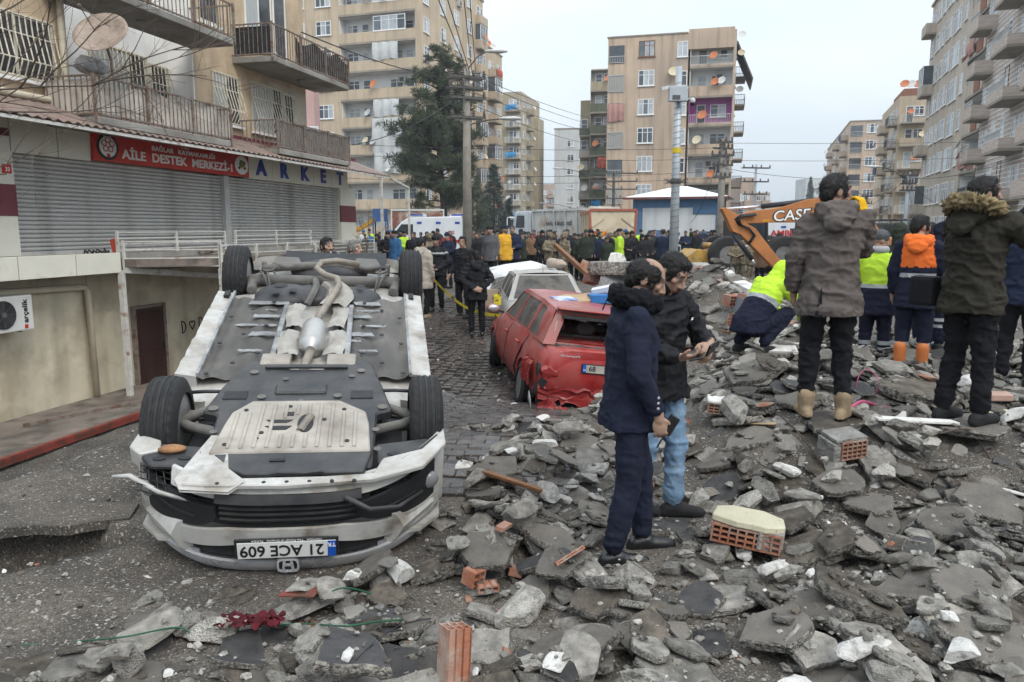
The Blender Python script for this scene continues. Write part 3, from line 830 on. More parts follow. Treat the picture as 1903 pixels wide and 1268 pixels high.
        if enclosed:
            key = ('en', round(w,2), dep)
            def f2():
                b = MB(); b.box(.05, w-.05, -dep+.06, -.0, par, s.fh-.25, 1)
                n = max(2, int(w/.7))
                for i in range(n+1): b.box((w-.08)*i/n, (w-.08)*i/n+.08, -dep+.02, -dep+.08, par, s.fh-.25)
                b.box(0, w, -dep+.02, -dep+.08, s.fh-.33, s.fh-.25); b.box(0, w, -dep+.02, -dep+.08, par, par+.08)
                return b.mesh('glazing', [M_wfr, M_pane])
            s.put('glazing', cached(key, f2), x0, 0, z)
        else:
            s.win(x0+w*.35, z+.02, .85, 2.05, 1, 0); 
            if w > 2.4: s.win(x0+w*.7, z+.85, 1.1, 1.2, 2, 0)
        if rng.random() < .35: far_dish(s.b, s.T @ Vector((x0+w*rng.uniform(.2,.8), -dep-.25, z+1.2)), rng.uniform(.36,.48), s.ang+R(-10))
        if cloth is not None and rng.random() < .4: s.cloth(x0+.2, x0+w*.8, z+.1, z+1.0, -dep-.05, cloth)

def block(name, label, corner, ang, length, depth, height, wall, side=1, base=0):
    """root at the near corner; front facade runs `length` along -x (side=1) or +x (side=-1); the side facade runs `depth` along +y"""
    b = thing(name, label, 'building', (corner[0], corner[1], 0), -ang)
    return b
def mass(bld, boxes, wall, roof=True):
    for (x0, x1, y0, y1, z0, z1) in boxes:
        MB().box(x0, x1, y0, y1, z0, z1).build('wall', wall, bld)

# --- A: tall sand-coloured block behind the shop
A = block('apartment_building', 'tall sand coloured apartment block with long white loggias behind the big pine', (-9.42, 80), R(18), 0, 0, 0, M_bA)
fh, nf = 2.79, 10; zA = .9
mass(A, [(-8.8, 0, 1.35, 19, 0, 29), (-16, -8.8, 0, 19, 0, 29), (-.22, 0, 0, 1.35, 0, 29), (-8.8, -.22, 0, 1.35, 28.2, 29), (-8.8,-.22,0,1.35,0,zA)], M_bA)
Ff = Facade(A, (-16, 0, 0), 0, fh, nf, M_bA)
for i in range(nf - 1):
    z = zA + i*fh + .25
    Ff.win(5.4, z+.95, 1.75, 1.4, 3); Ff.win(2.4, z+.95, 1.5, 1.4, 2)
    Ff.loggia(7.2, 15.78, z, 1.35, .95, stuff=.9)
    if i in (4, 6): Ff.cloth(11.0, 13.9, z+.9, z+2.6, -.05, 0)
    Ff.win(8.1, z+.85, 1.3, 1.2, 2, 1.27); Ff.win(14.6, z+.85, .9, 1.2, 1, 1.27)
    if i in (7, 8):
        Ff.win(12.9, z+.95, 3.6, 1.45, 4, .05)
Ff.cloth(10.8, 14.2, zA+3*fh+.2, zA+4*fh+1.0, -.08, 0); Ff.cloth(11.0, 14.1, zA+2*fh+.9, zA+3*fh+.3, -.12, 0)
Fs = Facade(A, (0, 0, 0), R(90), fh, nf, M_bA)
for i in range(nf):
    z = zA + i*fh + 1.15
    for t in (2.2, 6.6, 10.4, 14.4): Fs.win(t, z, 1.35, 1.5, 2, open_=.7)
    if rng.random() < .5: Fs.ac(11.0, z-.75)
    Fs.protrude(16.4, 18.9, z-1.1, .7, enclosed=i % 2 == 0)
MB().box(-16.2, .12, -.12, 19.2, 29, 29.25).build('roof_slab', M_slabedge, A)
for x_, y_ in ((-1, 9), (-.8, 9.9)): far_dish(A, Vector((x_, y_ + 6, 29.9)), .55, R(20), 0)
# --- B
B = block('apartment_building', 'sand coloured block with glazed balconies, second along the left street, behind the pine', (-4.1, 101), R(16), 0, 0, 0, M_bB)
mass(B, [(-12, 0, 0, 9.8, 0, 25.2)], M_bB)
Fs = Facade(B, (0, 0, 0), R(90), 2.8, 8, M_bB); Ff = Facade(B, (-12, 0, 0), 0, 2.8, 8, M_bB)
for i in range(8):
    z = 1.6 + i*2.85
    Fs.win(1.5, z+.9, 1.3, 1.4, 2); Fs.protrude(3.0, 6.2, z, 1.2, enclosed=i % 3 == 0, cloth=[0,3,6][i % 3]); Fs.win(8.2, z+.9, 1.6, 1.4, 2)
    Ff.win(10, z+.9, 1.4, 1.4, 2)
MB().box(-12.1, .1, -.1, 9.9, 25.2, 25.4).build('roof_slab', M_slabedge, B)
for k in range(4): far_dish(B, Vector((-.6, 1.2+2*k, 26.0)), .5, R(15), [2,0,2,0][k])
# --- C
Cb = block('apartment_building', 'narrow tan block with white corner balconies, farthest of the left row', (1.6, 144), R(16), 0, 0, 0, M_bC)
mass(Cb, [(-9, 0, 0, 14, 0, 26.4), (-.0, .9, 9.5, 14, 0, 23)], M_bC)
Fs = Facade(Cb, (0, 0, 0), R(90), 2.8, 9, M_bC); Ff = Facade(Cb, (-9, 0, 0), 0, 2.8, 9, M_bC)
for i in range(9):
    z = .6 + i*2.8
    Ff.protrude(6.2, 9.0, z, 1.1, rail=M_railw if i != 4 else M_raild, cloth=6); Ff.win(3.5, z+.9, 1.3, 1.4, 2)
    Fs.win(2.2, z+.9, 1.4, 1.4, 2); Fs.protrude(4.0, 6.6, z, 1.0)
# --- D: the lone block in the middle
D = block('apartment_building', 'weathered orange sand apartment block with a lilac loggia behind the white kiosk', (at(1370,62,76).x, 76), R(15), 0, 0, 0, M_bD)
HD = 20.5
mass(D, [(-12.2, -4.45, .0, 15, 0, HD-.1), (-4.45, 0, 1.35, 15, 0, HD-.5), (-.2, 0, 0, 1.35, 0, HD), (-4.45, -.2, -.02, 1.35, HD-1.6, HD+.25), (-4.45,-.2,0,1.35,0,2.0)], M_bD)
Ff = Facade(D, (-12.2, 0, 0), 0, 2.74, 7, M_bD); Fs = Facade(D, (0, 0, 0), R(90), 2.74, 7, M_bD)
for i in range(7):
    z = -.75 + i*2.74
    zz = z + 2.0
    if zz < 18.6:
        Ff.loggia(7.95, 12.0, zz-.4, 1.35, .9 if i % 2 else .5, rail=i in (4, 6), inner=M_lilac if i == 4 else (M_in if i > 1 else M_ing), stuff=1.0)
        Ff.win(7.2, zz+.55, 1.0, 1.45, 2 if i else 1)
        Ff.win(3.8, zz+.75, 1.55, 1.5, 3, m_=M_bfr if i == 6 else M_wfr, open_=.85 if i != 3 else .0)
        m_ = MB(); m_.box(.12, 1.62, -.03, .06, zz+.25, zz+1.95); o = m_.build('loggia_shade_panel', M_ing if i % 2 else M_pane, D); o.location = Ff.o  # flat panel on the wall; its tone paints the shade inside a loggia
        Ff.rail(.12, 1.62, -.06, zz+.25, 1.65 if i in (3, 5) else .7); 
        if i == 4: Ff.cloth(.1, 1.7, zz+.2, zz+1.9, -.1, 1)
    Fs.win(3, zz+.75, 1.3, 1.4, 2); Fs.protrude(6, 9.5, zz-.4, 1.1, rail=M_raild)
MB().box(-12.3, -4.5, -.08, 15, HD-.1, HD+.02).build('roof_slab', M_slabedge, D)
MB().prism([(0,0),(1.6,-3.6),(1.7,-3.5),(.1,.15)], 2.5, 9, axis='y').build('roof_awning', M_raild, D, loc=(.02, 0, HD-.6))
for k, (y_, z_) in enumerate(((1.5, HD-.2), (2.4, HD-1.7), (3.3, HD-5))): far_dish(D, Vector((.5, y_, z_)), .36, R(0), [0,3,1][k])
far_dish(D, Vector((-5.8, -.3, 16.8)), .5, R(10), 3)
# --- green block behind D on the left
Gn = block('apartment_building', 'block with dark green balcony fronts squeezed beside the orange sand block', (at(1140,140,98).x+.6, 98), R(12), 0, 0, 0, M_bC)
mass(Gn, [(-3.4, 0, .9, 12, 0, 21.5), (-4.9, -3.4, 2.4, 12, 0, 18)], M_bC)
Ff = Facade(Gn, (-3.4, 0, 0), 0, 2.62, 8, M_green); Fl = Facade(Gn, (-4.9, 2.4, 0), 0, 2.62, 6, M_green)
for i in range(8):
    z = .5 + i*2.62
    Ff.loggia(0, 3.4, z, .9, .98, pm=M_green if i != 7 else M_bC, inner=M_ing, stuff=1.0)
    if i < 6: Fl.protrude(0, 1.5, z, 1.0, pm=M_green if i % 2 else M_ing)
    if i == 1: Ff.cloth(.3, 1.5, z+.9, z+2.2, -.1, 6)
    if i == 3: Ff.cloth(1.0, 3.2, z+1.0, z+2.3, -.05, 3)
# --- E white tower, F far ones
E_ = block('apartment_building', 'plain white apartment tower in the middle distance', (at(1098,245,150).x, 150), R(8), 0, 0, 0, M_bW)
mass(E_, [(-6.9, 0, 0, 14, 0, 20.6)], M_bW)
Ff = Facade(E_, (-6.9, 0, 0), 0, 2.6, 7, M_bW)
for i in range(7): Ff.win(3.1, 1.6 + i*2.62, 1.3, 1.2, 2)
Ff.ac(3.1, 4.8); far_dish(E_, Vector((-1.4, 2, 21.4)), .9, 0, 1)
MB().box(-7, .1, -.1, 14, 20.6, 20.8).build('roof_slab', M_slabedge, E_)
def far_block(px0, px1, pytop, Y, wall, label, nb=3, balc=True):
    p0, p1 = at(px0, 425, Y), at(px1, 425, Y); H_ = at((px0+px1)/2, pytop, Y).z; W_ = p1.x - p0.x
    b = thing('apartment_building', label, 'building', (p0.x, Y, 0))
    mass(b, [(0, W_, 0, W_*.9+5, 0, H_)], wall)
    f_ = Facade(b, (0, 0, 0), 0, 2.9, 1, wall)
    n = int(H_ / 2.95)
    for i in range(n):
        for k in range(nb):
            x_ = W_*(k+.5)/nb
            if balc and k == nb-1: f_.protrude(max(0,x_-1.3), min(W_, x_+1.3), i*2.95+.4, .8)
            else: f_.win(x_, i*2.95+1.2, 1.4, 1.4, 2)
    return b
far_block(1006, 1031, 342, 260, M_bP, 'small pinkish block at the end of the street left of the white tower', 2)
far_block(984, 992, 345, 230, M_bB, 'thin sand coloured block just past the left row', 1)
far_block(1493, 1520, 332, 260, M_bW, 'far pale block at the left end of the right-hand row', 2)
far_block(1400, 1428, 358, 230, M_bP, 'far pinkish block above the excavator arm beside the orange sand block', 2)
far_block(1425, 1446, 376, 300, M_bB, 'far low beige block above the excavator boom', 2, False)
far_block(1447, 1492, 392, 330, M_bW, 'far low white block with a snowy roof above the excavator boom', 4, False)
far_block(1560, 1622, 395, 330, M_bW, 'far low white block seen between excavator and right-hand row', 4, False)
far_block(1374, 1398, 330, 150, M_bP, 'brown block just behind the right edge of the orange sand block', 2)
pk = far_block(566, 592, 166, 52, mat('pink wall', (.50,.33,.30), .9, .1, 1, .1), 'small pink house between the shop building and the tall sand block', 1, False)
pk.scale = (1, .25, 1)
# --- right-hand row: G1 striped brick, G2 grey beige, G3, G4
aR = R(18.8)
G1 = block('apartment_building', 'tall pale brick striped apartment block at the right with white railed balconies', (33.7, 57), aR, 0, 0, 0, M_bW)
M_str = M_planks[0]
mass(G1, [(0, 12, -17, 0, 0, 29)], M_str)
bandw = MB()
Fg = Facade(G1, (0, 0, 0), R(-90), 2.95, 9, M_str)       # runs from the far end towards the camera, facing the street
bm_ = MB()
for k in range(96): bm_.box(-.03, 0.0, -17, -.005, .8 + k*.3, .86 + k*.3)
o = bm_.build('white_courses', M_wfr, G1); o['kind'] = 'stuff'
for i in range(9):
    z = .7 + i*2.95
    Fg.protrude(.1, 2.6, z, 1.15, pm=M_str if i % 2 else M_str, rail=None, par=.75); Fg.rail(.15, 2.55, -1.1, z+.75, .35, M_raild if i % 3 == 1 else M_railw)
    Fg.win(4.0, z+.85, 1.15, 1.5, 2, m_=M_wfr); Fg.win(6.3, z+.85, .95, 1.7, 1, m_=M_bfr if i % 2 else M_wfr)
    Fg.protrude(7.6, 11.4, z, 1.35, pm=M_str, par=.55); Fg.rail(7.7, 11.3, -1.28, z+.55, .5, M_raild if i == 5 else M_railw)
    Fg.win(13.2, z+.85, 1.15, 1.5, 2); Fg.protrude(14.2, 17, z, 1.2, pm=M_str)
G2 = block('apartment_building', 'grey beige apartment block with brick sided loggias in the right-hand row', (33.9, 57.3), aR, 0, 0, 0, M_bG)
mass(G2, [(0, 11, 6.0, 23.4, 0, 23.4), (1.3, 11, 0.02, 6.0, 0, 23.4), (0,1.3,.02,6,22.6,23.4), (0,1.3,5.7,6,0,22.6)], M_bG)
Fg = Facade(G2, (0, 23.4, 0), R(-90), 2.85, 8, M_bG)
for i in range(8):
    z = .55 + i*2.85
    Fg.loggia(17.7, 23.3, z, 1.3, .95, stuff=.6); MB().box(-.09, -.04, .9, 2.7, z, z+.95).build('brick_infill', M_brickp, G2)
    if i in (2, 5): Fg.cloth(18.2, 20.5, z+.2, z+1.2, -.12, rng.randrange(7))
    Fg.win(15.8, z+.7, 1.1, 1.6, 1); Fg.win(12.6, z+.55, 3.0, 1.85, 4); Fg.win(9.0, z+.7, 2.4, 1.7, 3); Fg.win(6.4, z+.7, 1.2, 1.6, 2)
    Fg.win(4.1, z+.7, 1.9, 1.6, 3)
    if i % 2: Fg.protrude(.1, 2.6, z, .9, enclosed=i % 4 == 1)
    else: Fg.win(1.3, z+.7, 1.2, 1.6, 2)
MB().box(-.15, 11, 0, 23.6, 23.4, 23.65).build('roof_slab', M_slabedge, G2)
for k in range(3): far_dish(G2, Vector((-.2, 21.5-1.3*k, 24.5)), .75, R(-60), 2)
G3 = block('apartment_building', 'stepped beige block with a red brick top behind the grey beige one', (48.8, 100), aR, 0, 0, 0, M_bP)
mass(G3, [(0, 10, 0, 17, 0, 18.3)], M_bB); mass(G3, [(.4, 6, .01, 9, 18.3, 19.2)], M_brickp)
Fg = Facade(G3, (0, 17, 0), R(-90), 2.75, 6, M_bB); Ff = Facade(G3, (0, 0, 0), 0, 2.75, 6, M_bB)
for i in range(6):
    z = 1.0 + i*2.8
    Fg.win(2, z+.7, 1.4, 1.5, 2); Fg.protrude(4.5, 8, z, 1.1, cloth=2); Fg.win(10, z+.7, 1.6, 1.5, 3); Fg.win(12.4, z+.7, 1.2, 1.5, 2); Fg.protrude(13.6, 16.6, z, 1.1, rail=M_raild)
    Ff.protrude(.2, 3.2, z, 1.2, cloth=0, rail=M_railw if i % 2 else None); Ff.win(4.6, z+.8, 1.2, 1.4, 2)
for k in range(5): far_dish(G3, Vector((.6+k*.8, 1.0+k*.3, 19.9 if k < 3 else 17.4)), .55, R(-20), [2,0,2,1,0][k])
G4 = block('apartment_building', 'peach block with white windows, farthest of the right-hand row', (63.3, 148), R(18), 0, 0, 0, M_bD)
mass(G4, [(0, 12, 0, 55, 0, 21.6)], M_bD)
Ff = Facade(G4, (0, 0, 0), 0, 2.95, 7, M_bD); Fg = Facade(G4, (0, 55, 0), R(-90), 2.95, 7, M_bD)
for i in range(7):
    z = .8 + i*2.98
    Ff.win(3.8, z+.8, 1.9, 1.6, 3); Ff.win(8, z+.8, 1.4, 1.5, 2)
    MB().box(.15, 2.2, -.03, .0, z+.2, z+2.2).build('loggia_shade_panel', M_pane, G4); Ff.rail(.15, 2.2, -.1, z+.2, .9)  # no recess cut: a dark panel stands in for the shaded loggia
    for k in range(6): Fg.protrude(3+k*9, 7+k*9, z, 1.2, cloth=[0,4,2][k % 3]) if k % 2 else Fg.win(5+k*9, z+.7, 2, 1.5, 3)
MB().box(-.1, 12.1, -.1, 55, 21.6, 21.8).build('roof_slab', M_slabedge, G4)
# ------------------------------------------------------------------ trees
M_bark = mat('bark', (.06,.048,.038), .95, .25, 8, .6, 20, bdist=.02)
M_needle = mat('pine needles', (.085,.104,.066), .8, .5, .55, 0, spec=.2)
M_needle2 = mat('spruce needles', (.075,.10,.088), .8, .4, .7, 0, spec=.2)
M_twig = mat('bare twig', (.105,.082,.065), .9, .2, 20, .1)
def clump_proto(n, r, w, rg):
    P = []
    for i in range(n):
        d = Vector((rg.gauss(0,1), rg.gauss(0,1), rg.gauss(.25,.8))).normalized()
        s_ = d.orthogonal().normalized(); s_.rotate(Matrix.Rotation(rg.uniform(0,6.3), 3, d))
        a = d * r * rg.uniform(.05,.35); b = d * r * rg.uniform(.75,1.1)
        P += [a - s_*w*.5, a + s_*w*.5, b + s_*w*.35, b - s_*w*.35]
    return np.array([tuple(p) for p in P])
def crown_obj(name, centres, scales, proto, m_, parent):
    rg = np.random.default_rng(3); n = len(proto); out = []
    for c, sc_ in zip(centres, scales):
        a, b = rg.uniform(0, 6.3), rg.uniform(-.5, .5)
        ca_, sa_ = math.cos(a), math.sin(a)
        M_ = np.array([[ca_,-sa_,0],[sa_,ca_,0],[0,0,1]]) @ np.array([[1,0,0],[0,math.cos(b),-math.sin(b)],[0,math.sin(b),math.cos(b)]])
        out.append(proto @ M_.T * sc_ + np.array(c))
    V = np.vstack(out); k = len(V)//4
    me = bpy.data.meshes.new(name); me.from_pydata(V.tolist(), [], [(4*i,4*i+1,4*i+2,4*i+3) for i in range(k)])
    me.materials.append(m_)
    return new_obj(name, me, parent)

def pine(loc, top, sides, label, seed=1):
    """sides: list of (height, reach to the left, reach to the right) read from the outline"""
    rg = random.Random(seed)
    t = thing('pine_tree', label, 'tree', loc)
    trunk = MB(); pts = [(0,0,0)]; lean = 0
    for i in range(1, 9): pts.append((.18*math.sin(i*1.1), .12*math.cos(i*1.7), top*.97*i/8))
    trunk.tube(pts, [lerp(.34,.05,i/8) for i in range(9)], 10)
    cs, ss = [], []
    h = sides[0][0]
    def reach(hh, k):
        for (h0, *r0), (h1, *r1) in zip(sides, sides[1:]):
            if h0 <= hh <= h1: return lerp(r0[k], r1[k], (hh-h0)/(h1-h0))
        return .4
    while h < top - .3:
        for q in range(rg.choice((3,4,5))):
            az = rg.uniform(0, 2*math.pi); cx = math.cos(az)
            L = (reach(h, 1) if cx > 0 else reach(h, 0)) * (abs(cx)*.95 + (1-abs(cx))*.8) * rg.uniform(.7, 1.05)
            d = Vector((math.cos(az), math.sin(az), rg.uniform(.0,.35)))
            p0 = Vector((0,0,h)); bp = [p0]
            for k in range(1, 5):
                bp.append(p0 + d*L*k/4 + Vector((0,0,.12*L*math.sin(k/4*3)*rg.uniform(-.3,.8))))
            trunk.tube(bp, [.07*lerp(1,.2,k/4)*(.5+L/6) for k in range(5)], 5)
            m_ = max(3, int(L*3.9))
            for k in range(m_):
                f_ = rg.uniform(.35, 1.05)
                b = bp[0].lerp(bp[-1], f_) + Vector((rg.gauss(0,.28), rg.gauss(0,.28), rg.gauss(.12,.2)))*(.5+.16*L)
                cs.append(tuple(b)); ss.append(rg.uniform(.55, 1.1)*(1.0 if h < top-2.5 else .75))
        h += rg.uniform(.22, .5)
    trunk.build('trunk', M_bark, t, smooth=True)
    crown_obj('crown', cs, ss, clump_proto(64, .52, .036, rg), M_needle, t)
    return t
pbase = at(822, 425, 62)
Hh = lambda py: at(822, py, 62).z
K62 = 62/1427.0
pine((pbase.x, 62, 0), Hh(86), [(Hh(385),2.6,2.4),(Hh(350),3.3,3.0),(Hh(290),3.9,3.2),(Hh(258),4.1,3.9),(Hh(232),4.6,3.0),(Hh(195),2.7,2.7),(Hh(160),2.8,2.6),(Hh(125),2.1,2.0),(Hh(105),1.0,1.4),(Hh(86),.3,.5)],
     'tall dark pine tree with ragged branches behind the concrete pole')
def spruce(px, pytop, Y, r, label, m_, seed):
    rg = random.Random(seed); p = at(px, 425, Y); H_ = at(px, pytop, Y).z
    t = thing('spruce_tree', label, 'tree', (p.x, Y, 0))
    MB().tube([(0,0,0),(0,0,H_*.95)], [.16,.03], 8).build('trunk', M_bark, t)
    cs, ss = [], []
    z = .8
    while z < H_:
        rr = r*(1-z/H_)**.8 + .1
        for k in range(int(5+rr*9)):
            a = rg.uniform(0,6.3); q = rr*rg.uniform(.45,1.08)
            cs.append((q*math.cos(a), q*math.sin(a), z - q*.22 + rg.gauss(0,.1))); ss.append(rg.uniform(.5,.95))
        z += .27
    crown_obj('crown', cs, ss, clump_proto(34, .5, .045, rg), m_, t)
spruce(918, 308, 86, 2.1, 'blue green conical spruce standing behind the crowd right of the pine', M_needle2, 4)
spruce(887, 330, 80, 1.9, 'dark bushy spruce between the pine and the blue green one', M_needle, 5)
spruce(945, 372, 92, 1.2, 'short blue green spruce at the right of the tall spruce', M_needle2, 8)
spruce(1502, 330, 240, 2.6, 'far green tree at the left end of the right-hand row', M_needle2, 9)

def bare_tree(loc, label, seed, limbs, trunk_h, r0, depth=4):
    rg = random.Random(seed)
    t = thing('bare_tree', label, 'tree', loc)
    tr = MB(); tr.tube([(0,0,-.1),(.04,.02,trunk_h*.5),(.02,-.03,trunk_h)], [r0, r0*.85, r0*.75], 9); tr.build('trunk', M_twig, t, smooth=True)
    br = MB()
    def grow(p, d, L, r, n):
        pts, q, dd = [p], p.copy(), d.copy(); k = 6
        for i in range(k):
            dd = (dd + Vector((rg.gauss(0,.10), rg.gauss(0,.10), rg.gauss(.01,.09)))).normalized(); q = q + dd*L/k; pts.append(q.copy())
        br.tube(pts, [lerp(r, r*.35, i/k) for i in range(k+1)], 5 if r > .008 else 4, caps=False)
        if n > 0:
            for i in range(rg.choice((3,4,5)) if n > 1 else rg.choice((2,3,4))):
                j = rg.randint(2, k); dn = (dd + Vector((rg.gauss(0,.45), rg.gauss(0,.4), rg.gauss(.08,.45)))).normalized()
                grow(pts[j], dn, L*rg.uniform(.4,.68), r*rg.uniform(.4,.6), n-1)
    for p, d, L, r in limbs: grow(Vector(p), Vector(d).normalized(), L, r, depth-1)
    br.build('branches', M_twig, t)
bt = bare_tree((-6.9, 7.6, zt(-6.9, 7.6)), 'leafless tree whose thin branches reach in at the upper left', 11,
    [((0,0,4.4),(1,.1,.05),2.7,.019), ((0,0,4.2),(1,-.1,-.10),2.5,.018), ((0,0,4.7),(1,.2,.18),2.6,.018), ((0,0,3.9),(.9,0,.02),2.4,.017), ((0,0,4.9),(.8,.1,.4),2.4,.02), ((0,0,4.5),(1,-.15,.10),2.6,.014), ((0,0,4.8),(1,-.1,.06),2.5,.014)], 5.0, .10)
q = at(690, 470, 46)
bare_tree((q.x, 46, 0), 'small bare shrub tree beside the ambulance front', 12, [((0,0,.8),(.3,.1,1),1.7,.03), ((0,0,.9),(-.5,0,.8),1.6,.03), ((0,0,.7),(.7,.2,.6),1.5,.025), ((0,0,1.1),(-.1,0,1),1.5,.03)], 1.2, .06, 3)
q = at(680, 470, 26)
bare_tree((q.x, 26, 0), 'thin bare sapling in front of the barrier beside the awning post', 13, [((0,0,.8),(.2,.1,1),.9,.015), ((0,0,1.0),(-.4,0,.8),.8,.012)], 1.5, .03, 3)

# ------------------------------------------------------------------ poles
M_pole = mat('concrete pole', (.27,.245,.21), .9, .15, 3, .3, 30, c2=(.20,.18,.155), c2s=1.2, streak=.4)
M_galv = mat('galvanised steel', (.40,.43,.45), .5, .1, 3, .05, 30, metal=.3, streak=.25)
M_ins = mat('insulator', (.10,.075,.065), .35, .2, 10, 0)
M_steel = mat('dark steel', (.09,.085,.08), .6, .2, 6, .1)
M_lampw = mat('lamp housing', (.55,.55,.53), .5, .08, 6, 0)
M_wire = mat('black cable', (.03,.03,.032), .6, .1, 3, 0)
def insulator(m, p, h=.22): m.lathe([(.03,0),(.075,.03),(.05,.08),(.08,.11),(.045,.16),(.05,h)], 8, 1, Matrix.Translation(p))
def pole(px, pytop, Y, r0, r1, label, arms, m_, lamp=None, name='utility_pole'):
    b = at(px, 425, Y); H_ = at(px, pytop, Y).z
    t = thing(name, label, 'pole', (b.x, Y, 0))
    MB().lathe([(r0, -.3), (lerp(r0,r1,.5), H_*.5), (r1, H_)], 14).build('shaft', m_, t, smooth=True)
    for (dz, w_, ang_) in arms:
        a = MB(); M_ = Matrix.Rotation(ang_, 4, 'Z') @ Matrix.Translation((0,0,H_-dz))
        a.box(-w_/2, w_/2, -r1-.1, -r1-.02, -.05, .05, 0, M_); a.box(-w_/2, w_/2, r1+.02, r1+.1, -.05, .05, 0, M_)
        for k in range(4):
            x_ = -w_/2 + .06 + (w_-.12)*k/3
            if abs(x_) > .1: insulator(a, M_ @ Vector((x_, -r1-.06, .05)))
        a.build('cross_arm', [M_steel, M_ins], t)
    if lamp:
        for (dz, dx, dz2) in lamp:
            l = MB(); l.tube([(0,0,H_-dz),(dx*.6,0,H_-dz+dz2*.8),(dx,0,H_-dz+dz2)], .03, 6); lo = l.build('lamp_arm', M_steel, t)
            s_ = 1 if dx > 0 else -1
            MB().loft([[(dx+s_*u, wd*math.cos(a_), H_-dz+dz2+hh*math.sin(a_)+.02) for a_ in [k*math.pi/4 for k in range(8)]] for u, wd, hh in ((-.05,.04,.04),(.15,.13,.07),(.6,.15,.09),(.85,.05,.04))]).build('lamp_head', M_lampw, lo, smooth=True)
    return t, b.x, H_
_, xA_, hA_ = pole(869, 128, 32, .21, .13, 'tall concrete utility pole with crossarms standing before the pine', [(.35,1.5,R(25)),(.75,1.6,R(25)),(1.15,1.5,R(25)),(1.9,1.5,R(25))], M_pole, lamp=[(2.2,1.35,.25),(.1,.8,.75)])
pole(1338, 258, 46, .24, .16, 'concrete pole crowded with insulators at the right corner of the kiosk', [(.2,1.1,R(-15)),(.55,1.3,R(40)),(.95,1.3,R(-15)),(1.5,1.4,R(40)),(2.2,.9,0)], M_pole)
pole(1139, 318, 70, .17, .12, 'dark pole with stacked crossarms beside the green fronted block', [(.2,4.2,0),(.9,4.2,0),(1.6,4.2,0),(2.4,3.6,0)], M_steel, lamp=[(1.4,-4.6,1.6)])
pole(1079, 385, 110, .15, .12, 'distant pole with crossarms before the white tower', [(.2,3.2,0),(1.0,3.2,0)], M_steel, lamp=[(.5,-5,1.0)])
pole(1400, 306, 70, .13, .10, 'slim pole with crossarms right of the orange sand block', [(.3,2.6,R(10)),(1.5,2.4,R(10)),(2.6,2.2,R(10))], M_galv)
pole(1682, 320, 48, .15, .11, 'slim pole with a transformer box before the right-hand row', [(.2,1.0,0),(.7,1.0,R(30)),(1.1,.9,0)], M_galv, lamp=[(.6,-1.7,.9)])
pole(1606, 362, 90, .2, .18, 'dark pole far behind the excavator boom', [(.2,1.2,0),(1.0,1.2,0)], M_steel, lamp=[(.3,-2.3,1.0)])
# CCTV mast
t, xC, hC = pole(1253, 124, 26, .17, .105, 'galvanised steel mast carrying a grey camera cabinet', [], M_galv, name='camera_mast')
hz = lambda py: at(1253, py, 26).z
cb = MB().box(-.36, .26, -.32, -.12, hz(191), hz(163)).build('cabinet', M_galv, t, bevel=.015)
MB().box(-.25, .0, -.335, -.322, hz(188), hz(180)).build('vent_panel', M_steel, cb)
for x0, z0, x1 in ((-.36, hz(166), -.62), (.1, hz(164), .26)):
    c_ = MB(); c_.bar((x0,-.22,z0+.02),(x1,-.3,z0-.04),.1,.1); c_.build('bullet_camera', M_lampw, t)
dm = MB(); dm.bar((.1,-.2,hz(186)),(.42,-.25,hz(186)),.04,.04); dm.build('dome_bracket', M_lampw, t)
MB().ell((.42,-.25,hz(190)),(.09,.09,.10),14,10).build('dome_camera', M_lampw, t, smooth=True); MB().ell((.42,-.25,hz(194)),(.075,.075,.085),14,10).build('dome_lens', M_black, t, smooth=True)
m = MB()
for k in range(40):
    a_ = k*2*math.pi/40; z_ = hz(336)
    m.tube([(.15*math.cos(a_),.15*math.sin(a_),z_-.05),(.42*math.cos(a_),.42*math.sin(a_),z_+.1*math.sin(k*2.4))], .008, 4)
m.lathe([(.17,hz(342)),(.19,hz(338)),(.17,hz(332))], 14); m.build('spike_collar', M_steel, t)
MB().lathe([(.148,hz(285)),(.148,hz(275))], 14).build('yellow_tape', mat('yellow tape', (.62,.45,.02), .5), t)
m = MB()
for k in range(26):
    z_ = lerp(hz(440), hz(160), k/25); r_ = lerp(.165,.112,k/25)
    m.tube([((r_+.004)*math.cos(a_), (r_+.004)*math.sin(a_), z_ + .12*i/8) for i, a_ in enumerate([j*math.pi/4 for j in range(9)])], .006, 4)
m.build('strapping', M_steel, t)
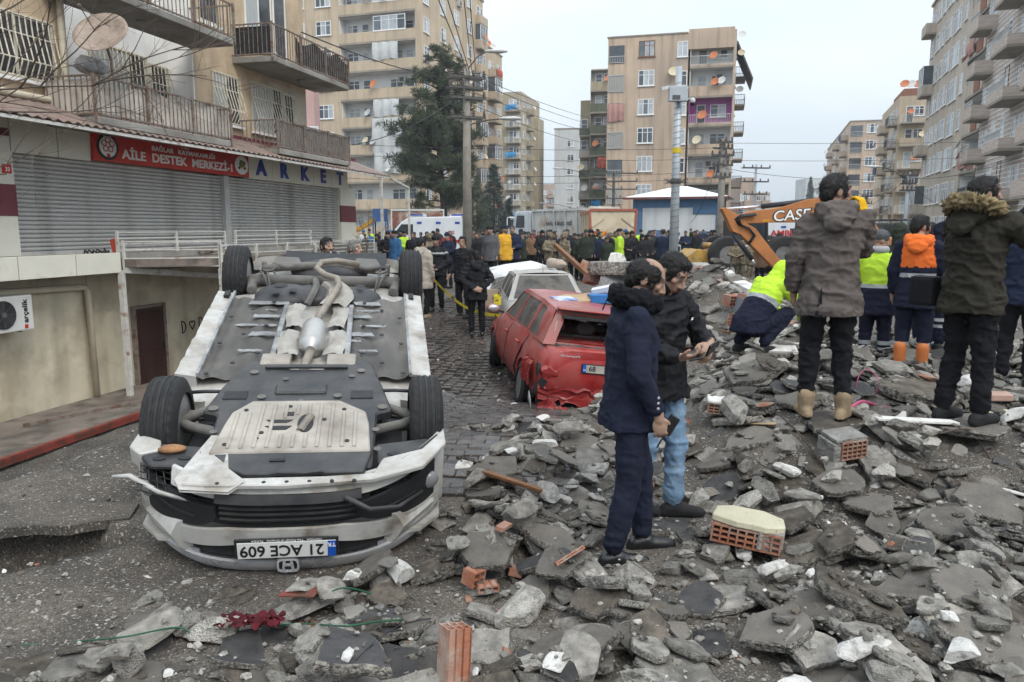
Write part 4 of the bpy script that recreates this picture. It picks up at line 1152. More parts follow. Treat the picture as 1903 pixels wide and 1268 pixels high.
# overhead cables
def cable(pts, label, r=.012, sag=.0):
    P_ = [at(*p) for p in pts]; out = []
    for a_, b_ in zip(P_, P_[1:]):
        n = 10
        for i in range(n): out.append(a_.lerp(b_, i/n) - Vector((0,0,sag*4*(i/n)*(1-i/n))))
    out.append(P_[-1])
    o = MB().tube(out, r, 4).build('overhead_cable', M_wire); tag(o, label, 'cable', 'overhead cables across the street'); return o
for i, (pts, lab, sg) in enumerate([
    ([(880,140,32),(1142,228,70)], 'overhead cable sloping from the concrete pole top towards the orange sand block', .3),
    ([(880,150,32),(1142,240,70)], 'overhead cable just under the topmost sloping one from the concrete pole', .3),
    ([(880,172,32),(1142,252,70)], 'third sloping overhead cable from the concrete pole crossarms', .3),
    ([(880,196,32),(1142,272,70)], 'lowest sloping overhead cable from the concrete pole crossarms', .4),
    ([(640,268,40),(1340,275,46)], 'thin level cable crossing behind the pine to the kiosk pole', .2),
    ([(640,288,40),(1340,295,46)], 'second thin level cable crossing behind the pine', .2),
    ([(640,318,40),(1340,318,46)], 'lower level cable crossing above the ambulance', .3),
    ([(640,331,40),(1340,330,46)], 'lowest level cable crossing above the ambulance', .3),
    ([(1340,266,46),(1903,262,60)], 'level cable running right from the kiosk pole across the sky', .1),
    ([(1340,298,46),(1903,288,60)], 'second cable running right from the kiosk pole', .2),
    ([(1340,312,46),(1680,330,48),(1903,290,30)], 'heavier black cable across the right-hand facades', .35),
    ([(1682,330,48),(1780,388,56)], 'cable drooping from the slim pole to the grey beige block', .5),
    ([(1682,336,48),(1560,400,90)], 'cable running from the slim pole towards the dark far pole', .6),
    ([(869,135,32),(815,0,20)], 'cable rising from the concrete pole to the upper left', .0),
    ([(873,135,32),(832,0,20)], 'cable rising steeply from the concrete pole beside its twin', .0),
    ([(877,135,32),(862,-4,20)], 'third cable rising from the concrete pole out of the picture', .0),
    ([(884,135,32),(873,-4,20)], 'rightmost of the cables rising from the concrete pole', .0),
    ([(858,148,32),(560,60,18)], 'cable from the concrete pole to the shop building balcony', .2),
    ([(858,175,32),(655,270,26)], 'cable from the concrete pole down to the lower balcony corner', .3),
    ([(1334,300,46),(1275,420,58)], 'cable drooping from the kiosk pole over the kiosk wall', .8),
    ([(1140,345,70),(1175,400,60)], 'cable drooping from the dark pole to the kiosk roof', .8)]):
    cable(pts, lab, .014 if i < 10 else .016, sg)
# ------------------------------------------------------------------ kiosk
M_kw = mat('kiosk white', (.58,.59,.585), .9, .08, 1, .2, 12, streak=.35)
M_kb = mat('kiosk blue', (.075,.155,.27), .8, .12, 2, .1, 12, streak=.2)
M_snow = mat('snow', (.80,.82,.84), .9, .06, 4, .3, 12)
kp = at(1178, 425, 57); kq = at(1338, 425, 55); kw = (kq - kp).length; ka = math.atan2(kq.y-kp.y, kq.x-kp.x)
kz = lambda py: at(1260, py, 56).z
ks = thing('kiosk', 'white transformer kiosk with blue trim and a snowy hipped roof', 'kiosk', (kp.x, kp.y, 0), ka)
MB().box(.62, kw-.32, .0, 5.5, 0, kz(386)).build('wall', M_kw, ks)
MB().box(-.1, .62, -.04, 5.5, 0, kz(386)).box(-.1, kw, -.04, 5.5, kz(386), kz(369)).box(kw-.32, kw, -.04, 5.5, 0, kz(386)).build('blue_trim', M_kb, ks)
for x0, x1, z0, z1, nm in ((4.2, 6.0, kz(399), kz(383), 'window'), (1.05, 2.1, kz(465), kz(428), 'door'), (4.1, 6.0, kz(470), kz(430), 'door')):
    d_ = MB().box(x0, x1, -.05, .0, z0, z1).build(nm, M_kb, ks, bevel=.01)
    n = 2 if nm == 'window' or x1-x0 > 1.5 else 1
    for k in range(n):
        MB().box(lerp(x0,x1,k/n)+.05, lerp(x0,x1,(k+1)/n)-.05, -.065, -.05, z0+.06, z1-.06).build('leaf', M_kb, d_)
rz_ = kz(367); ap = kz(343)
ro = MB(); e_ = .6
ro.add([(-.1-e_,-e_,rz_),(kw+e_,-e_,rz_),(kw+e_,5.5+e_,rz_),(-.1-e_,5.5+e_,rz_),(kw*.5-.4,2.7,ap),(kw*.5+.4,2.7,ap)], [(0,1,5,4),(1,2,5),(2,3,4,5),(3,0,4),(3,2,1,0)])
rf = ro.build('roof', M_snow, ks)
MB().box(-.12-e_, kw+e_+.02, -e_-.05, -e_+.0, rz_-.14, rz_+.02).build('gutter', mat('gutter red', (.14,.05,.045), .6), rf)
m = MB()
for k in range(46):
    u = k/45; xx = lerp(-.1-e_, kw+e_, u); top_ = (1-abs(u-.5)*2)
    m.bar((xx,-e_,rz_+.015), (lerp(xx, kw*.5, .0) , -e_+3.3*top_*.98, rz_+(ap-rz_)*top_*.98+.015), .05, .03)
m.build('tile_rib', M_snow, rf)

# ------------------------------------------------------------------ billboard, playground slide, barriers
bp_ = at(728, 470, 58); zz = lambda py: at(780, py, 58).z
bb = thing('billboard', 'rusty brown advertising board in a white frame behind the ambulance', 'billboard', (bp_.x, 58, 0))
W_ = (826-728)/1427*58
MB().box(.08, W_-.08, 0, .06, zz(428), zz(394)).build('board', mat('rusted board', (.20,.075,.05), .85, .3, 1.2, .2, 10, c2=(.42,.36,.30), c2s=.9, c2t=.6), bb)
f_ = MB(); f_.box(0, W_, -.05, .0, zz(392), zz(389)); f_.box(0,.1,-.05,.05,0,zz(392)); f_.box(W_-.1,W_,-.05,.05,0,zz(392)); f_.build('frame', M_railw, bb)
sp = at(690, 470, 62)
sl_ = thing('playground_slide', 'yellow playground slide with a blue tower left of the ambulance', 'slide', (sp.x-.6, 62, 0))
M_yel = mat('yellow plastic', (.58,.30,.01), .45, .1, 3, 0)
M_blp = mat('blue plastic', (.03,.09,.25), .5, .1, 3, 0)
m = MB(); m.loft([[(lerp(-2.2,.9,t_), y_, lerp(.5,2.5,t_)+.12*math.sin(t_*6)+h_) for y_, h_ in ((-.35,.3),(-.3,0),(.3,0),(.35,.3),(.3,.05),(-.3,.05))] for t_ in [i/8 for i in range(9)]]); m.build('chute', M_yel, sl_)
m = MB(); m.box(.9,1.9,-.5,.5,2.4,3.4); m.build('tower', M_blp, sl_)
m = MB()
for x_ in (.9,1.9):
    for y_ in (-.5,.5): m.box(x_-.05,x_+.05,y_-.05,y_+.05,0,2.4)
m.build('tower_legs', M_blp, sl_)
def barrier(p, rz, label, L=2.3):
    t = thing('crowd_barrier', label, 'barrier', p, rz, 'crowd barriers')
    m = MB(); m.tube([(-L/2,0,.15),(-L/2,0,1.05),(-L/2+.08,0,1.1),(L/2-.08,0,1.1),(L/2,0,1.05),(L/2,0,.15),(-L/2,0,.15)], .02, 6); m.build('frame', M_galv, t)
    m = MB()
    for i in range(1, 16): m.tube([(-L/2+L*i/16,0,.15),(-L/2+L*i/16,0,1.1)], .01, 4)
    m.build('bars', M_galv, t)
    for s_ in (-1, 1):
        MB().bar((s_*L*.35,-.3,.02),(s_*L*.35,.3,.02),.04,.03).build('foot', M_galv, t)
q = at(672, 478, 27); barrier((q.x, 27, 0), .1, 'galvanised crowd barrier beyond the shop corner')
q = at(715, 478, 30); barrier((q.x, 30, 0), .05, 'galvanised crowd barrier in front of the ambulance')
# ------------------------------------------------------------------ wheels and car shells (car frame: x right, y forward, z up, origin on the ground between the axles)
M_tyre = mat('tyre rubber', (.016,.016,.0165), .75, .3, 9, .25, 60, dust=.14, dustc=(.10,.095,.09), dusts=14)
M_rim = mat('alloy rim', (.35,.35,.35), .4, .15, 6, .05, metal=.7, dust=.4)
M_under = mat('black underbody plastic', (.022,.024,.027), .5, .3, 5, .15, 40, dust=.33, dustc=(.12,.11,.10), dusts=4)
M_floor = mat('underbody sealant', (.085,.078,.070), .65, .4, 3, .25, 35, c2=(.19,.175,.155), c2s=2.2, c2t=.60, c2w=.1, stretch=(1,.45,1))
M_primer = mat('pale primer', (.30,.31,.31), .5, .2, 7, .1, 30, c2=(.12,.115,.11), c2s=6, c2t=.5, c2w=.14)
M_whitecar = mat('white car paint', (.47,.462,.435), .4, .1, 3, .02, 20, coat=.3, c2=(.15,.122,.092), c2s=4.2, c2t=.60, c2w=.10, dust=.55, dustc=(.29,.25,.205), dusts=7)
M_skid = mat('grey undershield', (.36,.325,.28), .65, .16, 4, .15, 30, c2=(.20,.17,.14), c2s=3.4, c2t=.56, c2w=.14)
M_heat = mat('heat shield', (.36,.335,.295), .5, .2, 4, .5, 18, metal=.3, c2=(.30,.27,.23), c2s=5)
M_exh = mat('exhaust pipe', (.26,.225,.185), .55, .3, 7, .15, 30, metal=.4)
M_iron = mat('dirty cast iron', (.10,.095,.09), .7, .3, 8, .3, 30, dust=.4, dustc=(.2,.18,.15))
M_chrome = mat('scraped chrome', (.60,.60,.61), .3, .2, 6, .1, 30, metal=.4, dust=.2)
M_lens = mat('lamp lens', (.22,.22,.22), .12, .1, 8, .0, spec=.7)
M_plate = mat('number plate', (.70,.70,.66), .45, .06, 6, .02)
M_plateb = mat('plate blue', (.01,.08,.42), .45, .05, 6, 0)
M_darkglass = mat('dark glass', (.02,.022,.024), .12, .2, 2, 0, spec=.6, dust=.4)
M_redcar = mat('red car paint', (.33,.020,.020), .35, .15, 2, .03, 20, coat=.25, dust=.72, dustc=(.28,.135,.11), dusts=2.6)
M_redbare = mat('clean red paint', (.27,.012,.012), .4, .2, 3, .1, 20, coat=.2, dust=.35, dustc=(.2,.12,.1))
M_dustglass = mat('dusty glass', (.10,.088,.075), .6, .3, 2.5, .05, 30, c2=(.045,.042,.038), c2s=3)
M_silver = mat('dusty silver paint', (.34,.33,.31), .55, .12, 2, .03, 20, dust=.9, dustc=(.38,.35,.31), dusts=2)
M_seat = mat('grey seat fabric', (.16,.15,.14), .95, .2, 6, .2, 40)

def tyre_mesh(R_=.31, W_=.20, rim_r=.2, nA=120, tread=True):
    prof = []
    nw = 26
    for i in range(nw+1):
        t = -1 + 2*i/nw; x = t*W_/2*.93
        r = R_ - .012*t*t - (.03*(abs(t)-.82)/.18 if abs(t) > .82 else 0)
        prof.append((x, r, abs(t) < .86))
    side = [(W_*.5, R_-.07), (W_*.515, R_-.1), (W_*.47, rim_r+.015), (W_*.40, rim_r)]
    full = [(-x, r, False) for x, r in reversed(side)] + prof + [(x, r, False) for x, r in side]
    vs, fs = [], []
    for j in range(nA):
        a = 2*math.pi*j/nA
        for (x, r, tr) in full:
            rr = r
            if tread and tr:
                t = x/(W_/2)
                if any(abs(t-g_) < .055 for g_ in (-.52,-.17,.17,.52)): rr -= .009
                elif abs(t) > .57 and (j + int(abs(t)*3)) % 4 == 0: rr -= .007
                elif .2 < abs(t) < .5 and (j + int(t*9)) % 5 == 0: rr -= .005
            vs.append((x, rr*math.cos(a), rr*math.sin(a)))
    k = len(full)
    for j in range(nA):
        for i in range(k-1):
            fs.append((j*k+i, ((j+1)%nA)*k+i, ((j+1)%nA)*k+i+1, j*k+i+1))
    m = MB().add(vs, fs); return m.mesh('tyre', M_tyre, angle=28, fixn=True)
def rim_mesh(rr=.205, W_=.2):
    m = MB(); Mx = Matrix.Rotation(R(90), 4, 'Y')
    m.lathe([(rr,-W_*.42),(rr-.012,-W_*.3),(rr-.03,-W_*.1),(rr-.03,W_*.25),(rr-.01,W_*.40),(rr,W_*.42)], 40, 0, Mx)
    m.lathe([(.001,W_*.34),(.05,W_*.34),(.06,W_*.28)], 16, 0, Mx)
    for i in range(10):
        a = 2*math.pi*i/10; c_, s_ = math.cos(a), math.sin(a); d = .16 if i % 2 else -.16
        e = (math.cos(a+d), math.sin(a+d))
        m.bar((W_*.31, .04*c_, .04*s_), (W_*.33, (rr-.015)*e[0], (rr-.015)*e[1]), .028, .02)
    m.lathe([(.14,-.03),(.14,-.005)], 24, 1, Mx); m.lathe([(.001,-.06),(.06,-.06),(.07,-.02)], 16, 1, Mx)
    return m.mesh('rim', [M_rim, M_iron], angle=35)
TY, RM = tyre_mesh(), rim_mesh()
def wheel(parent, x, y, z, side, ty=None, rm=None, steer=0):
    w_ = new_obj('wheel', None, parent, (x, y, z), (0, 0, steer + (0 if side > 0 else math.pi)))
    new_obj('tyre', ty or TY, w_); new_obj('rim', rm or RM, w_)
    return w_
def bool_cut(obj, cutters):
    for c_ in cutters:
        md = obj.modifiers.new('b', 'BOOLEAN'); md.operation = 'DIFFERENCE'; md.object = c_; md.solver = 'EXACT'
    for x_ in [obj] + cutters: col.objects.unlink(x_); _tmp_sc.collection.objects.link(x_)
    me = eval_mesh(obj)
    _tmp_sc.collection.objects.unlink(obj); col.objects.link(obj)
    obj.modifiers.clear(); obj.data = me
    for c_ in cutters: bpy.data.objects.remove(c_)
HATCH = [(-2.07,[(.42,.34),(.58,.36),(.66,.42),(.70,.58),(.68,.78),(.62,.90),(.4,.94),(0,.95)]),
    (-1.96,[(.5,.26),(.66,.29),(.77,.36),(.82,.58),(.79,.80),(.70,.97),(.45,.99),(0,1.0)]),
    (-1.3,[(.5,.19),(.70,.2),(.80,.29),(.865,.57),(.84,.82),(.765,.985),(.5,.99),(0,1.0)]),
    (-.4,[(.5,.18),(.70,.19),(.80,.27),(.865,.55),(.845,.80),(.775,.965),(.5,.97),(0,.98)]),
    (.9,[(.5,.18),(.70,.19),(.80,.27),(.865,.55),(.845,.78),(.765,.94),(.5,.95),(0,.96)]),
    (1.5,[(.5,.18),(.68,.2),(.79,.28),(.865,.55),(.82,.74),(.70,.86),(.45,.90),(0,.92)]),
    (1.92,[(.4,.2),(.6,.22),(.74,.29),(.79,.5),(.74,.63),(.62,.72),(.4,.76),(0,.78)]),
    (2.12,[(.3,.26),(.42,.28),(.5,.33),(.55,.48),(.52,.57),(.42,.63),(.3,.65),(0,.66)])]
def lower_body(parent, mats, stations=HATCH, arches=True, name='body', dz=None):
    rings = []
    for y, pts in stations:
        half = [(x, y, z) for x, z in pts]
        if dz: half = [dz(p) for p in half]
        rings.append([(0, y, pts[0][1])] + half + [(-x, yy, z) for x, yy, z in reversed(half[:-1])])
    m = MB(); m.loft(rings)
    o = m.build(name, mats, parent, fixn=True)
    if arches:
        cs = []
        for y in (1.29, -1.29):
            for s_ in (-1, 1):
                c_ = MB().lathe([(.345,-.18),(.345,.18)], 26, 0, Matrix.Translation((s_*.80, y, .31)) @ Matrix.Rotation(R(90),4,'Y')).build('cut', mats); c_.parent = None
                c_.matrix_world = Matrix.Identity(4); cs.append(c_)
        par = o.parent; o.parent = None
        bool_cut(o, cs); o.parent = par
    o.data.polygons.foreach_set('use_smooth', [True]*len(o.data.polygons)); o.data.set_sharp_from_angle(angle=R(50))
    return o
def framed(quad, hole, pm, gm, parent, name, inset=.012, pane=True, bulge=.035):
    """quad: four 3-D corners; hole: four (u, v); frame strips go to the body, the pane becomes its own part"""
    q = [Vector(p) for p in quad]
    B_ = lambda u, v: q[0].lerp(q[1], u).lerp(q[3].lerp(q[2], u), v)
    hp = [B_(u, v) for u, v in hole]
    n = (q[1]-q[0]).cross(q[3]-q[0]).normalized()
    m = MB(); m.add(q + hp, [(0,1,5,4),(1,2,6,5),(2,3,7,6),(3,0,4,7)])
    m.add(hp + [p - n*inset*1.6 for p in hp], [(0,1,5,4),(1,2,6,5),(2,3,7,6),(3,0,4,7)])
    def curve(mb, nm, mats, par):
        me = mb.mesh(nm, mats); bm = bmesh.new(); bm.from_mesh(me); bmesh.ops.subdivide_edges(bm, edges=bm.edges, cuts=4, use_grid_fill=True)
        eu, ev = (q[1]-q[0]+q[2]-q[3])/2, (q[3]-q[0]+q[2]-q[1])/2; c0 = (q[0]+q[1]+q[2]+q[3])/4
        for v in bm.verts:
            a_, b_ = (v.co-c0).dot(eu)/eu.length_squared, (v.co-c0).dot(ev)/ev.length_squared
            v.co += n*bulge*math.cos(min(.5,abs(a_))*math.pi)*math.cos(min(.5,abs(b_))*math.pi)
        bm.to_mesh(me); bm.free(); me.polygons.foreach_set('use_smooth', [True]*len(me.polygons)); me.set_sharp_from_angle(angle=R(35))
        return new_obj(nm, me, par)
    o = curve(m, name + '_frame', pm, parent)
    if pane:
        curve(MB().add([p - n*inset for p in hp] + [p - n*(inset+.004) for p in hp], [(0,1,2,3),(7,6,5,4)]), name, gm, o)
    return o

# ------------------------------------------------------------------ the overturned white car
wc = thing('overturned_car', 'white car lying on its roof with dark underbody and wheels in the air', 'car', (-1.482, 5.743, 1.306))
wc.rotation_euler = (Matrix.Rotation(R(189.28),3,'Z') @ Matrix.Rotation(R(-16.45),3,'X') @ Matrix.Rotation(R(178.2),3,'Y')).to_euler()
for sx in (-1, 1):
    wheel(wc, sx*.765, 1.28, .31, sx); wheel(wc, sx*.765, -1.28, .31, sx)
# shell behind the front wheels, floor pan, sills, crushed roof
WST = [(-2.0,[(.42,.36),(.55,.38),(.64,.44),(.70,.58),(.66,.80),(.55,.95),(.3,.98),(0,1.0)]),
    (-1.75,[(.5,.34),(.62,.36),(.74,.42),(.80,.58),(.78,.80),(.68,.95),(.4,.98),(0,1.0)]),
    (-1.0,[(.5,.30),(.62,.32),(.755,.34),(.845,.57),(.83,.80),(.75,.95),(.5,.97),(0,.98)]),
    (-.55,[(.5,.27),(.66,.29),(.775,.29),(.85,.55),(.835,.80),(.76,.95),(.5,.96),(0,.97)]),
    (.85,[(.5,.27),(.66,.29),(.775,.29),(.85,.55),(.835,.78),(.755,.93),(.5,.94),(0,.95)]),
    (1.25,[(.5,.40),(.6,.42),(.72,.46),(.84,.58),(.82,.74),(.70,.86),(.45,.90),(0,.92)]),
    (1.75,[(.45,.40),(.55,.42),(.68,.46),(.80,.56),(.76,.66),(.64,.78),(.4,.82),(0,.84)]),
    (1.98,[(.4,.42),(.5,.44),(.58,.48),(.62,.56),(.58,.64),(.48,.72),(.3,.75),(0,.76)])]
lower_body(wc, M_whitecar, WST)
m = MB(); m.loft([[(-.7,.9,.93),(.7,.9,.93),(.62,.35,1.17),(-.62,.35,1.17)], [(-.72,-1.6,.95),(.72,-1.6,.95),(.60,-1.1,1.20),(-.60,-1.1,1.20)]]); m.build('crushed_cabin', M_darkglass, wc)
m = MB(); m.box(-.62,.62,-1.15,.4,1.19,1.225); m.build('roof', M_whitecar, wc, bevel=.012)
# floor
def floor_fn(u, v):
    x = lerp(-.70,.70,u); y = lerp(-.62,.80,v)
    z = .235 + .012*math.sin(x*34)*(abs(x) > .22) + (.055 if abs(x) < .17 else 0) + .008*math.sin(y*23)*(abs(x) > .25)
    if abs(x) > .66: z -= .02
    return (x, y, z)
m = MB(); m.sheet(floor_fn, 70, 50); fl = m.build('floor_pan', M_floor, wc, smooth=True)
rg = random.Random(12)
for sx in (-1, 1):
    for k, (y0, y1, x0, x1) in enumerate(((-.56,-.47,.25,.54),(-.38,-.34,.30,.50),(-.27,-.2,.25,.50),(-.08,-.03,.30,.56),(.06,.15,.26,.40),(.2,.25,.25,.36),(.37,.42,.32,.5))):
        d0, d1 = rg.uniform(-.06,.08), rg.uniform(-.1,.06); n_ = 8
        xa, xb = x0 + d0*.3, x1 + d1; pp = []
        for i in range(n_+1): pp.append((lerp(xa,xb,i/n_), y0 + rg.uniform(0,.018)))
        for i in range(n_,-1,-1): pp.append((lerp(xa,xb,i/n_) + rg.uniform(-.02,.03)*(i in (0,n_)), y1 - rg.uniform(0,.018)))
        MB().prism([(sx*x_, y_) for x_, y_ in pp], .2165, .2185).build('bare_patch', M_primer, wc, fixn=True)
rv = MB()
for sx in (-1, 1):
    for k in range(9): rv.lathe([(.016,.2),(.016,.206),(.001,.207)], 10, 0, Matrix.Translation((sx*(.36+.14*(k%3)), -.5+.16*k, 0)))
rv.build('floor_plug', M_black, wc)
for sx in (-1, 1):
    s0, s1 = sx*.70, sx*.83
    a0, a1 = min(s0,s1), max(s0,s1)
    sl = MB(); nseg = 26; rg = random.Random(5+sx)
    rings = []
    for i in range(nseg+1):
        y = lerp(-.72,.80,i/nseg); j = .006*rg.gauss(0,1)
        rings.append([(a0,y,.20+j),(a1,y,.22+j*.6),(a1+(.012 if sx>0 else 0),y,.34),(a0,y,.30)])
    sl.loft(rings); so = sl.build('sill', M_whitecar, wc, fixn=True)
    MB().box(sx*.745-.02, sx*.745+.02, -.69, -.58, .185, .215).build('jack_point', M_black, so)
    MB().bar((sx*.695,-.7,.205),(sx*.69,.8,.205),.018,.03).build('pinch_seam', M_primer, so)
# wheel housings and engine bay
for sx in (-1, 1):
    for y, r_ in ((1.28,.37),(-1.28,.36)):
        h = MB(); Mx = Matrix.Translation((sx*.68, y, .34)) @ Matrix.Rotation(R(90),4,'Y')
        pts_o = []
        h.lathe([(r_,-.14),(r_,.14)], 28, 0, Mx)
        h.v = [(x_, y_, z_) for x_, y_, z_ in h.v]
        h.f = [f for f in h.f if len(f) == 4]; h.m = [0]*len(h.f)
        keep = [f for f in h.f if sum(h.v[i][2] for i in f)/4 > .30]
        h.f = keep; h.m = [0]*len(keep)
        h.build('wheel_housing', M_black, wc, smooth=True)
MB().box(-.62,.62,.82,1.92,.34,.60).build('engine_bay', M_black, wc); MB().box(-.5,.5,-1.9,-.64,.36,.6).build('boot_floor', M_black, wc)
# rear: fuel tank, axle, exhaust, springs, bumper panel
tk = MB()
for c_, r_ in (((-.30,-.72,.25),(.25,.20,.10)), ((-.08,-.74,.25),(.20,.17,.09)), ((.30,-.72,.26),(.20,.17,.085)), ((-.42,-.62,.27),(.14,.12,.07)), ((.14,-.70,.27),(.2,.12,.07))): tk.ell(c_, r_, 18, 12)
_rm_cache = []
def remesh(mb, name, vox, smooth=6, mats=None):
    me = bpy.data.meshes.new(name); me.from_pydata(mb.v, [], mb.f); me.update()
    o = bpy.data.objects.new(name, me); _tmp_sc.collection.objects.link(o)
    md = o.modifiers.new('r', 'REMESH'); md.mode = 'VOXEL'; md.voxel_size = vox; md.use_smooth_shade = True
    if smooth:
        sm = o.modifiers.new('s', 'SMOOTH'); sm.factor = .5; sm.iterations = smooth
    out = eval_mesh(o)
    bpy.data.objects.remove(o); bpy.data.meshes.remove(me)
    for m_ in (mats if isinstance(mats, (list, tuple)) else [mats]): out.materials.append(m_)
    out.polygons.foreach_set('use_smooth', [True]*len(out.polygons))
    return out
t_ = new_obj('fuel_tank', remesh(tk, 'fuel_tank', .012, 4, M_under), wc)
d_ = MB()
for x_, y_, r_ in ((-.33,-.74,.055),(-.22,-.62,.035),(-.36,-.58,.04),(.32,-.74,.04)): d_.lathe([(r_,.148),(r_*.8,.152),(.001,.150)], 16, 0, Matrix.Translation((x_,y_,0)))
d_.build('tank_boss', M_black, t_)
m = MB(); m.tube([(-.10,-.95,.20),(-.06,-.85,.145),(-.04,-.7,.14),(-.06,-.55,.16),(-.1,-.48,.22)], .03, 6); m.build('tank_strap', M_iron, t_)
ax = MB()
ax.tube([(-.62,-1.18,.27),(-.3,-1.10,.24),(0,-1.08,.235),(.3,-1.10,.24),(.62,-1.18,.27)], [.055,.05,.05,.05,.055], 10)
ax.tube([(-.60,-.92,.27),(-.64,-1.28,.29)], .045, 8); ax.tube([(.60,-.92,.27),(.64,-1.28,.29)], .045, 8)
ax.tube([(-.58,-1.42,.25),(-.25,-1.40,.21),(.1,-1.46,.22),(.5,-1.42,.25)], .04, 8)
new_obj('rear_axle', remesh(ax, 'rear_axle', .014, 2, M_iron), wc)
for sx in (-1, 1):
    sp = MB(); sp.tube([(sx*.50+.05*math.cos(t), -1.32+.05*math.sin(t), .20+.010*t) for t in [i*.5 for i in range(44)]], .009, 6); sp.build('coil_spring', M_iron, wc, smooth=True)
    sp = MB(); sp.tube([(sx*.56,-1.45,.2),(sx*.54,-1.5,.45)], .025, 8); sp.tube([(sx*.46,-.95,.25),(sx*.52,-1.05,.16),(sx*.56,-1.2,.2)], .012, 6); sp.tube([(sx*.44,-.9,.26),(sx*.47,-1.02,.15),(sx*.5,-1.16,.19)], .009, 6); sp.build('damper', M_iron, wc, smooth=True)
    MB().prism([(-.09,-1.62),(.09,-1.62),(.14,-1.42),(.02,-1.36),(-.12,-1.44)], .20, .24, loc=(0,0,0)).build('axle_bracket', M_iron, wc, loc=(sx*.36, 0, 0), bevel=.012) if False else None
    b_ = MB().prism([(sx*.36-.1,-1.62),(sx*.36+.1,-1.60),(sx*.36+.14,-1.40),(sx*.36,-1.34),(sx*.36-.13,-1.42)], .19, .23); b_.build('axle_bracket', M_iron, wc, bevel=.012, fixn=True)
ex = MB(); ex.tube([(-.02,.85,.26),(-.03,.62,.23),(0,.45,.20)], .032, 12); ex.tube([(0,.02,.20),(.02,-.12,.17),(.10,-.42,.13),(.15,-.60,.10),(.13,-.78,.10),(.02,-.92,.12),(-.06,-1.05,.11),(-.03,-1.2,.10),(.10,-1.28,.11),(.30,-1.30,.15)], [.029]*10, 12)
eo = ex.build('exhaust_pipe', M_exh, wc, smooth=True)
MB().lathe([(.001,-.225),(.035,-.225),(.045,-.21),(.085,-.175),(.09,-.16),(.09,.16),(.085,.175),(.045,.21),(.035,.225),(.001,.225)], 28, 0, Matrix.Translation((0,.235,.185)) @ Matrix.Rotation(R(90),4,'X')).build('silencer', mat('steel silencer', (.42,.41,.39), .4, .12, 5, .05, 30, metal=.6), eo, angle=40)
MB().loft([[(x_+.0, y_, z_) for x_, z_ in ((cx-.12,.20),(cx-.09,.155),(cx+.06,.15),(cx+.11,.19))] for cx, y_ in ((.10,-.35),(.16,-.55),(.16,-.72),(.10,-.86))], closed=False, caps=False).build('tunnel_shield', M_heat, wc)
hs = MB(); rg = random.Random(3)
for sx in (-1, 1):
    for (y0, y1, w0, w1) in ((.10,.50,.10,.24),(-.42,.02,.10,.23)):
        def fn(u, v, sx=sx, y0=y0, y1=y1, w0=w0, w1=w1):
            return (sx*(lerp(w0, w1, u) + .015*math.sin(v*5)), lerp(y0, y1, v), .205 - .02*math.sin(u*3.1) + .012*fbm(u*4+sx, v*5, y0*3))
        hs.sheet(fn, 8, 14)
        b_ = len(hs.v)
hs.build('heat_shield', M_heat, wc, smooth=True)
for sx in (-1, 1):
    for (y0, y1) in ((.50,.68),):
        MB().box(sx*.22-.1, sx*.22+.1, y0, y1, .185, .235).build('tunnel_bracket', M_skid, wc, bevel=.02, seg=2)
    MB().box(sx*.255-.02, sx*.255+.02, -.45, .55, .20, .235).build('floor_rail', M_primer, wc, bevel=.006)
MB().box(-.27,.27,.715,.755,.165,.185).build('cross_brace', M_under, wc, bevel=.005)
rb = MB(); rb.sheet(lambda u, v: (lerp(-.42,.55,u), lerp(-1.66,-1.98,v), .30 - .05*v + .02*math.sin(u*3)), 14, 4); b_ = len(rb.v); rb.v += [(x,y,z+.02) for x,y,z in rb.v]; rb.f += [tuple(b_+i for i in reversed(f)) for f in rb.f]; rb.m = [0]*len(rb.f)
rb.build('rear_underpanel', M_black, wc)
MB().loft([[(x_, y_, z_) for x_, y_ in ((-.72,-1.72),(-.66,-1.9),(-.4,-2.0),(.4,-2.0),(.66,-1.9),(.72,-1.72))] for z_ in (.30,.55)], closed=False, caps=False).build('rear_bumper', M_whitecar, wc)
m = MB(); m.ell((.02,-1.52,.30),(.36,.22,.10),22,12); m.build('spare_wheel_well', M_under, wc, smooth=True)
# front: subframe plate, undershield, plastic trays
sf = MB().prism([(-.40,.62),(-.24,.60),(-.10,.74),(.10,.74),(.24,.60),(.42,.62),(.50,.98),(.56,1.30),(.47,1.34),(.44,1.92),(-.44,1.92),(-.47,1.34),(-.56,1.30),(-.50,.98)], .19, .26)
sfo = sf.build('subframe', M_under, wc, bevel=.012, fixn=True)
for x0, x1, y0, y1 in ((-.47,-.33,1.06,1.16),(.30,.44,1.06,1.16)): MB().box(x0,x1,y0,y1,.184,.1895).build('subframe_slot', M_black, sfo)
MB().box(-.17,.15,.98,1.10,.172,.195).build('subframe_box', M_under, sfo, bevel=.012)
for k, (x_, y_, r_) in enumerate(((-.24,1.14,.028),(.22,1.13,.028),(-.12,.90,.02),(.30,.86,.02),(-.33,.80,.028),(.36,.78,.028),(-.5,1.28,.03),(.5,1.28,.03),(-.45,1.55,.022),(.46,1.55,.022),(-.46,1.76,.022),(.47,1.76,.022),(0,1.19,.016))):
    MB().lathe([(r_,.180),(r_*.8,.184),(r_*.35,.187),(.001,.188)], 12, 0, Matrix.Translation((x_,y_,0)) @ Matrix.Diagonal((1,1,1,1))).build('bolt', M_iron, sfo)
sk = MB(); poly = [(-.28,1.22),(.24,1.22),(.40,1.36),(.42,1.50),(.43,1.80),(-.43,1.80),(-.40,1.50),(-.38,1.36)]
sk.prism(poly, .165, .182)
sko = sk.build('undershield', M_skid, wc, bevel=.008, fixn=True)
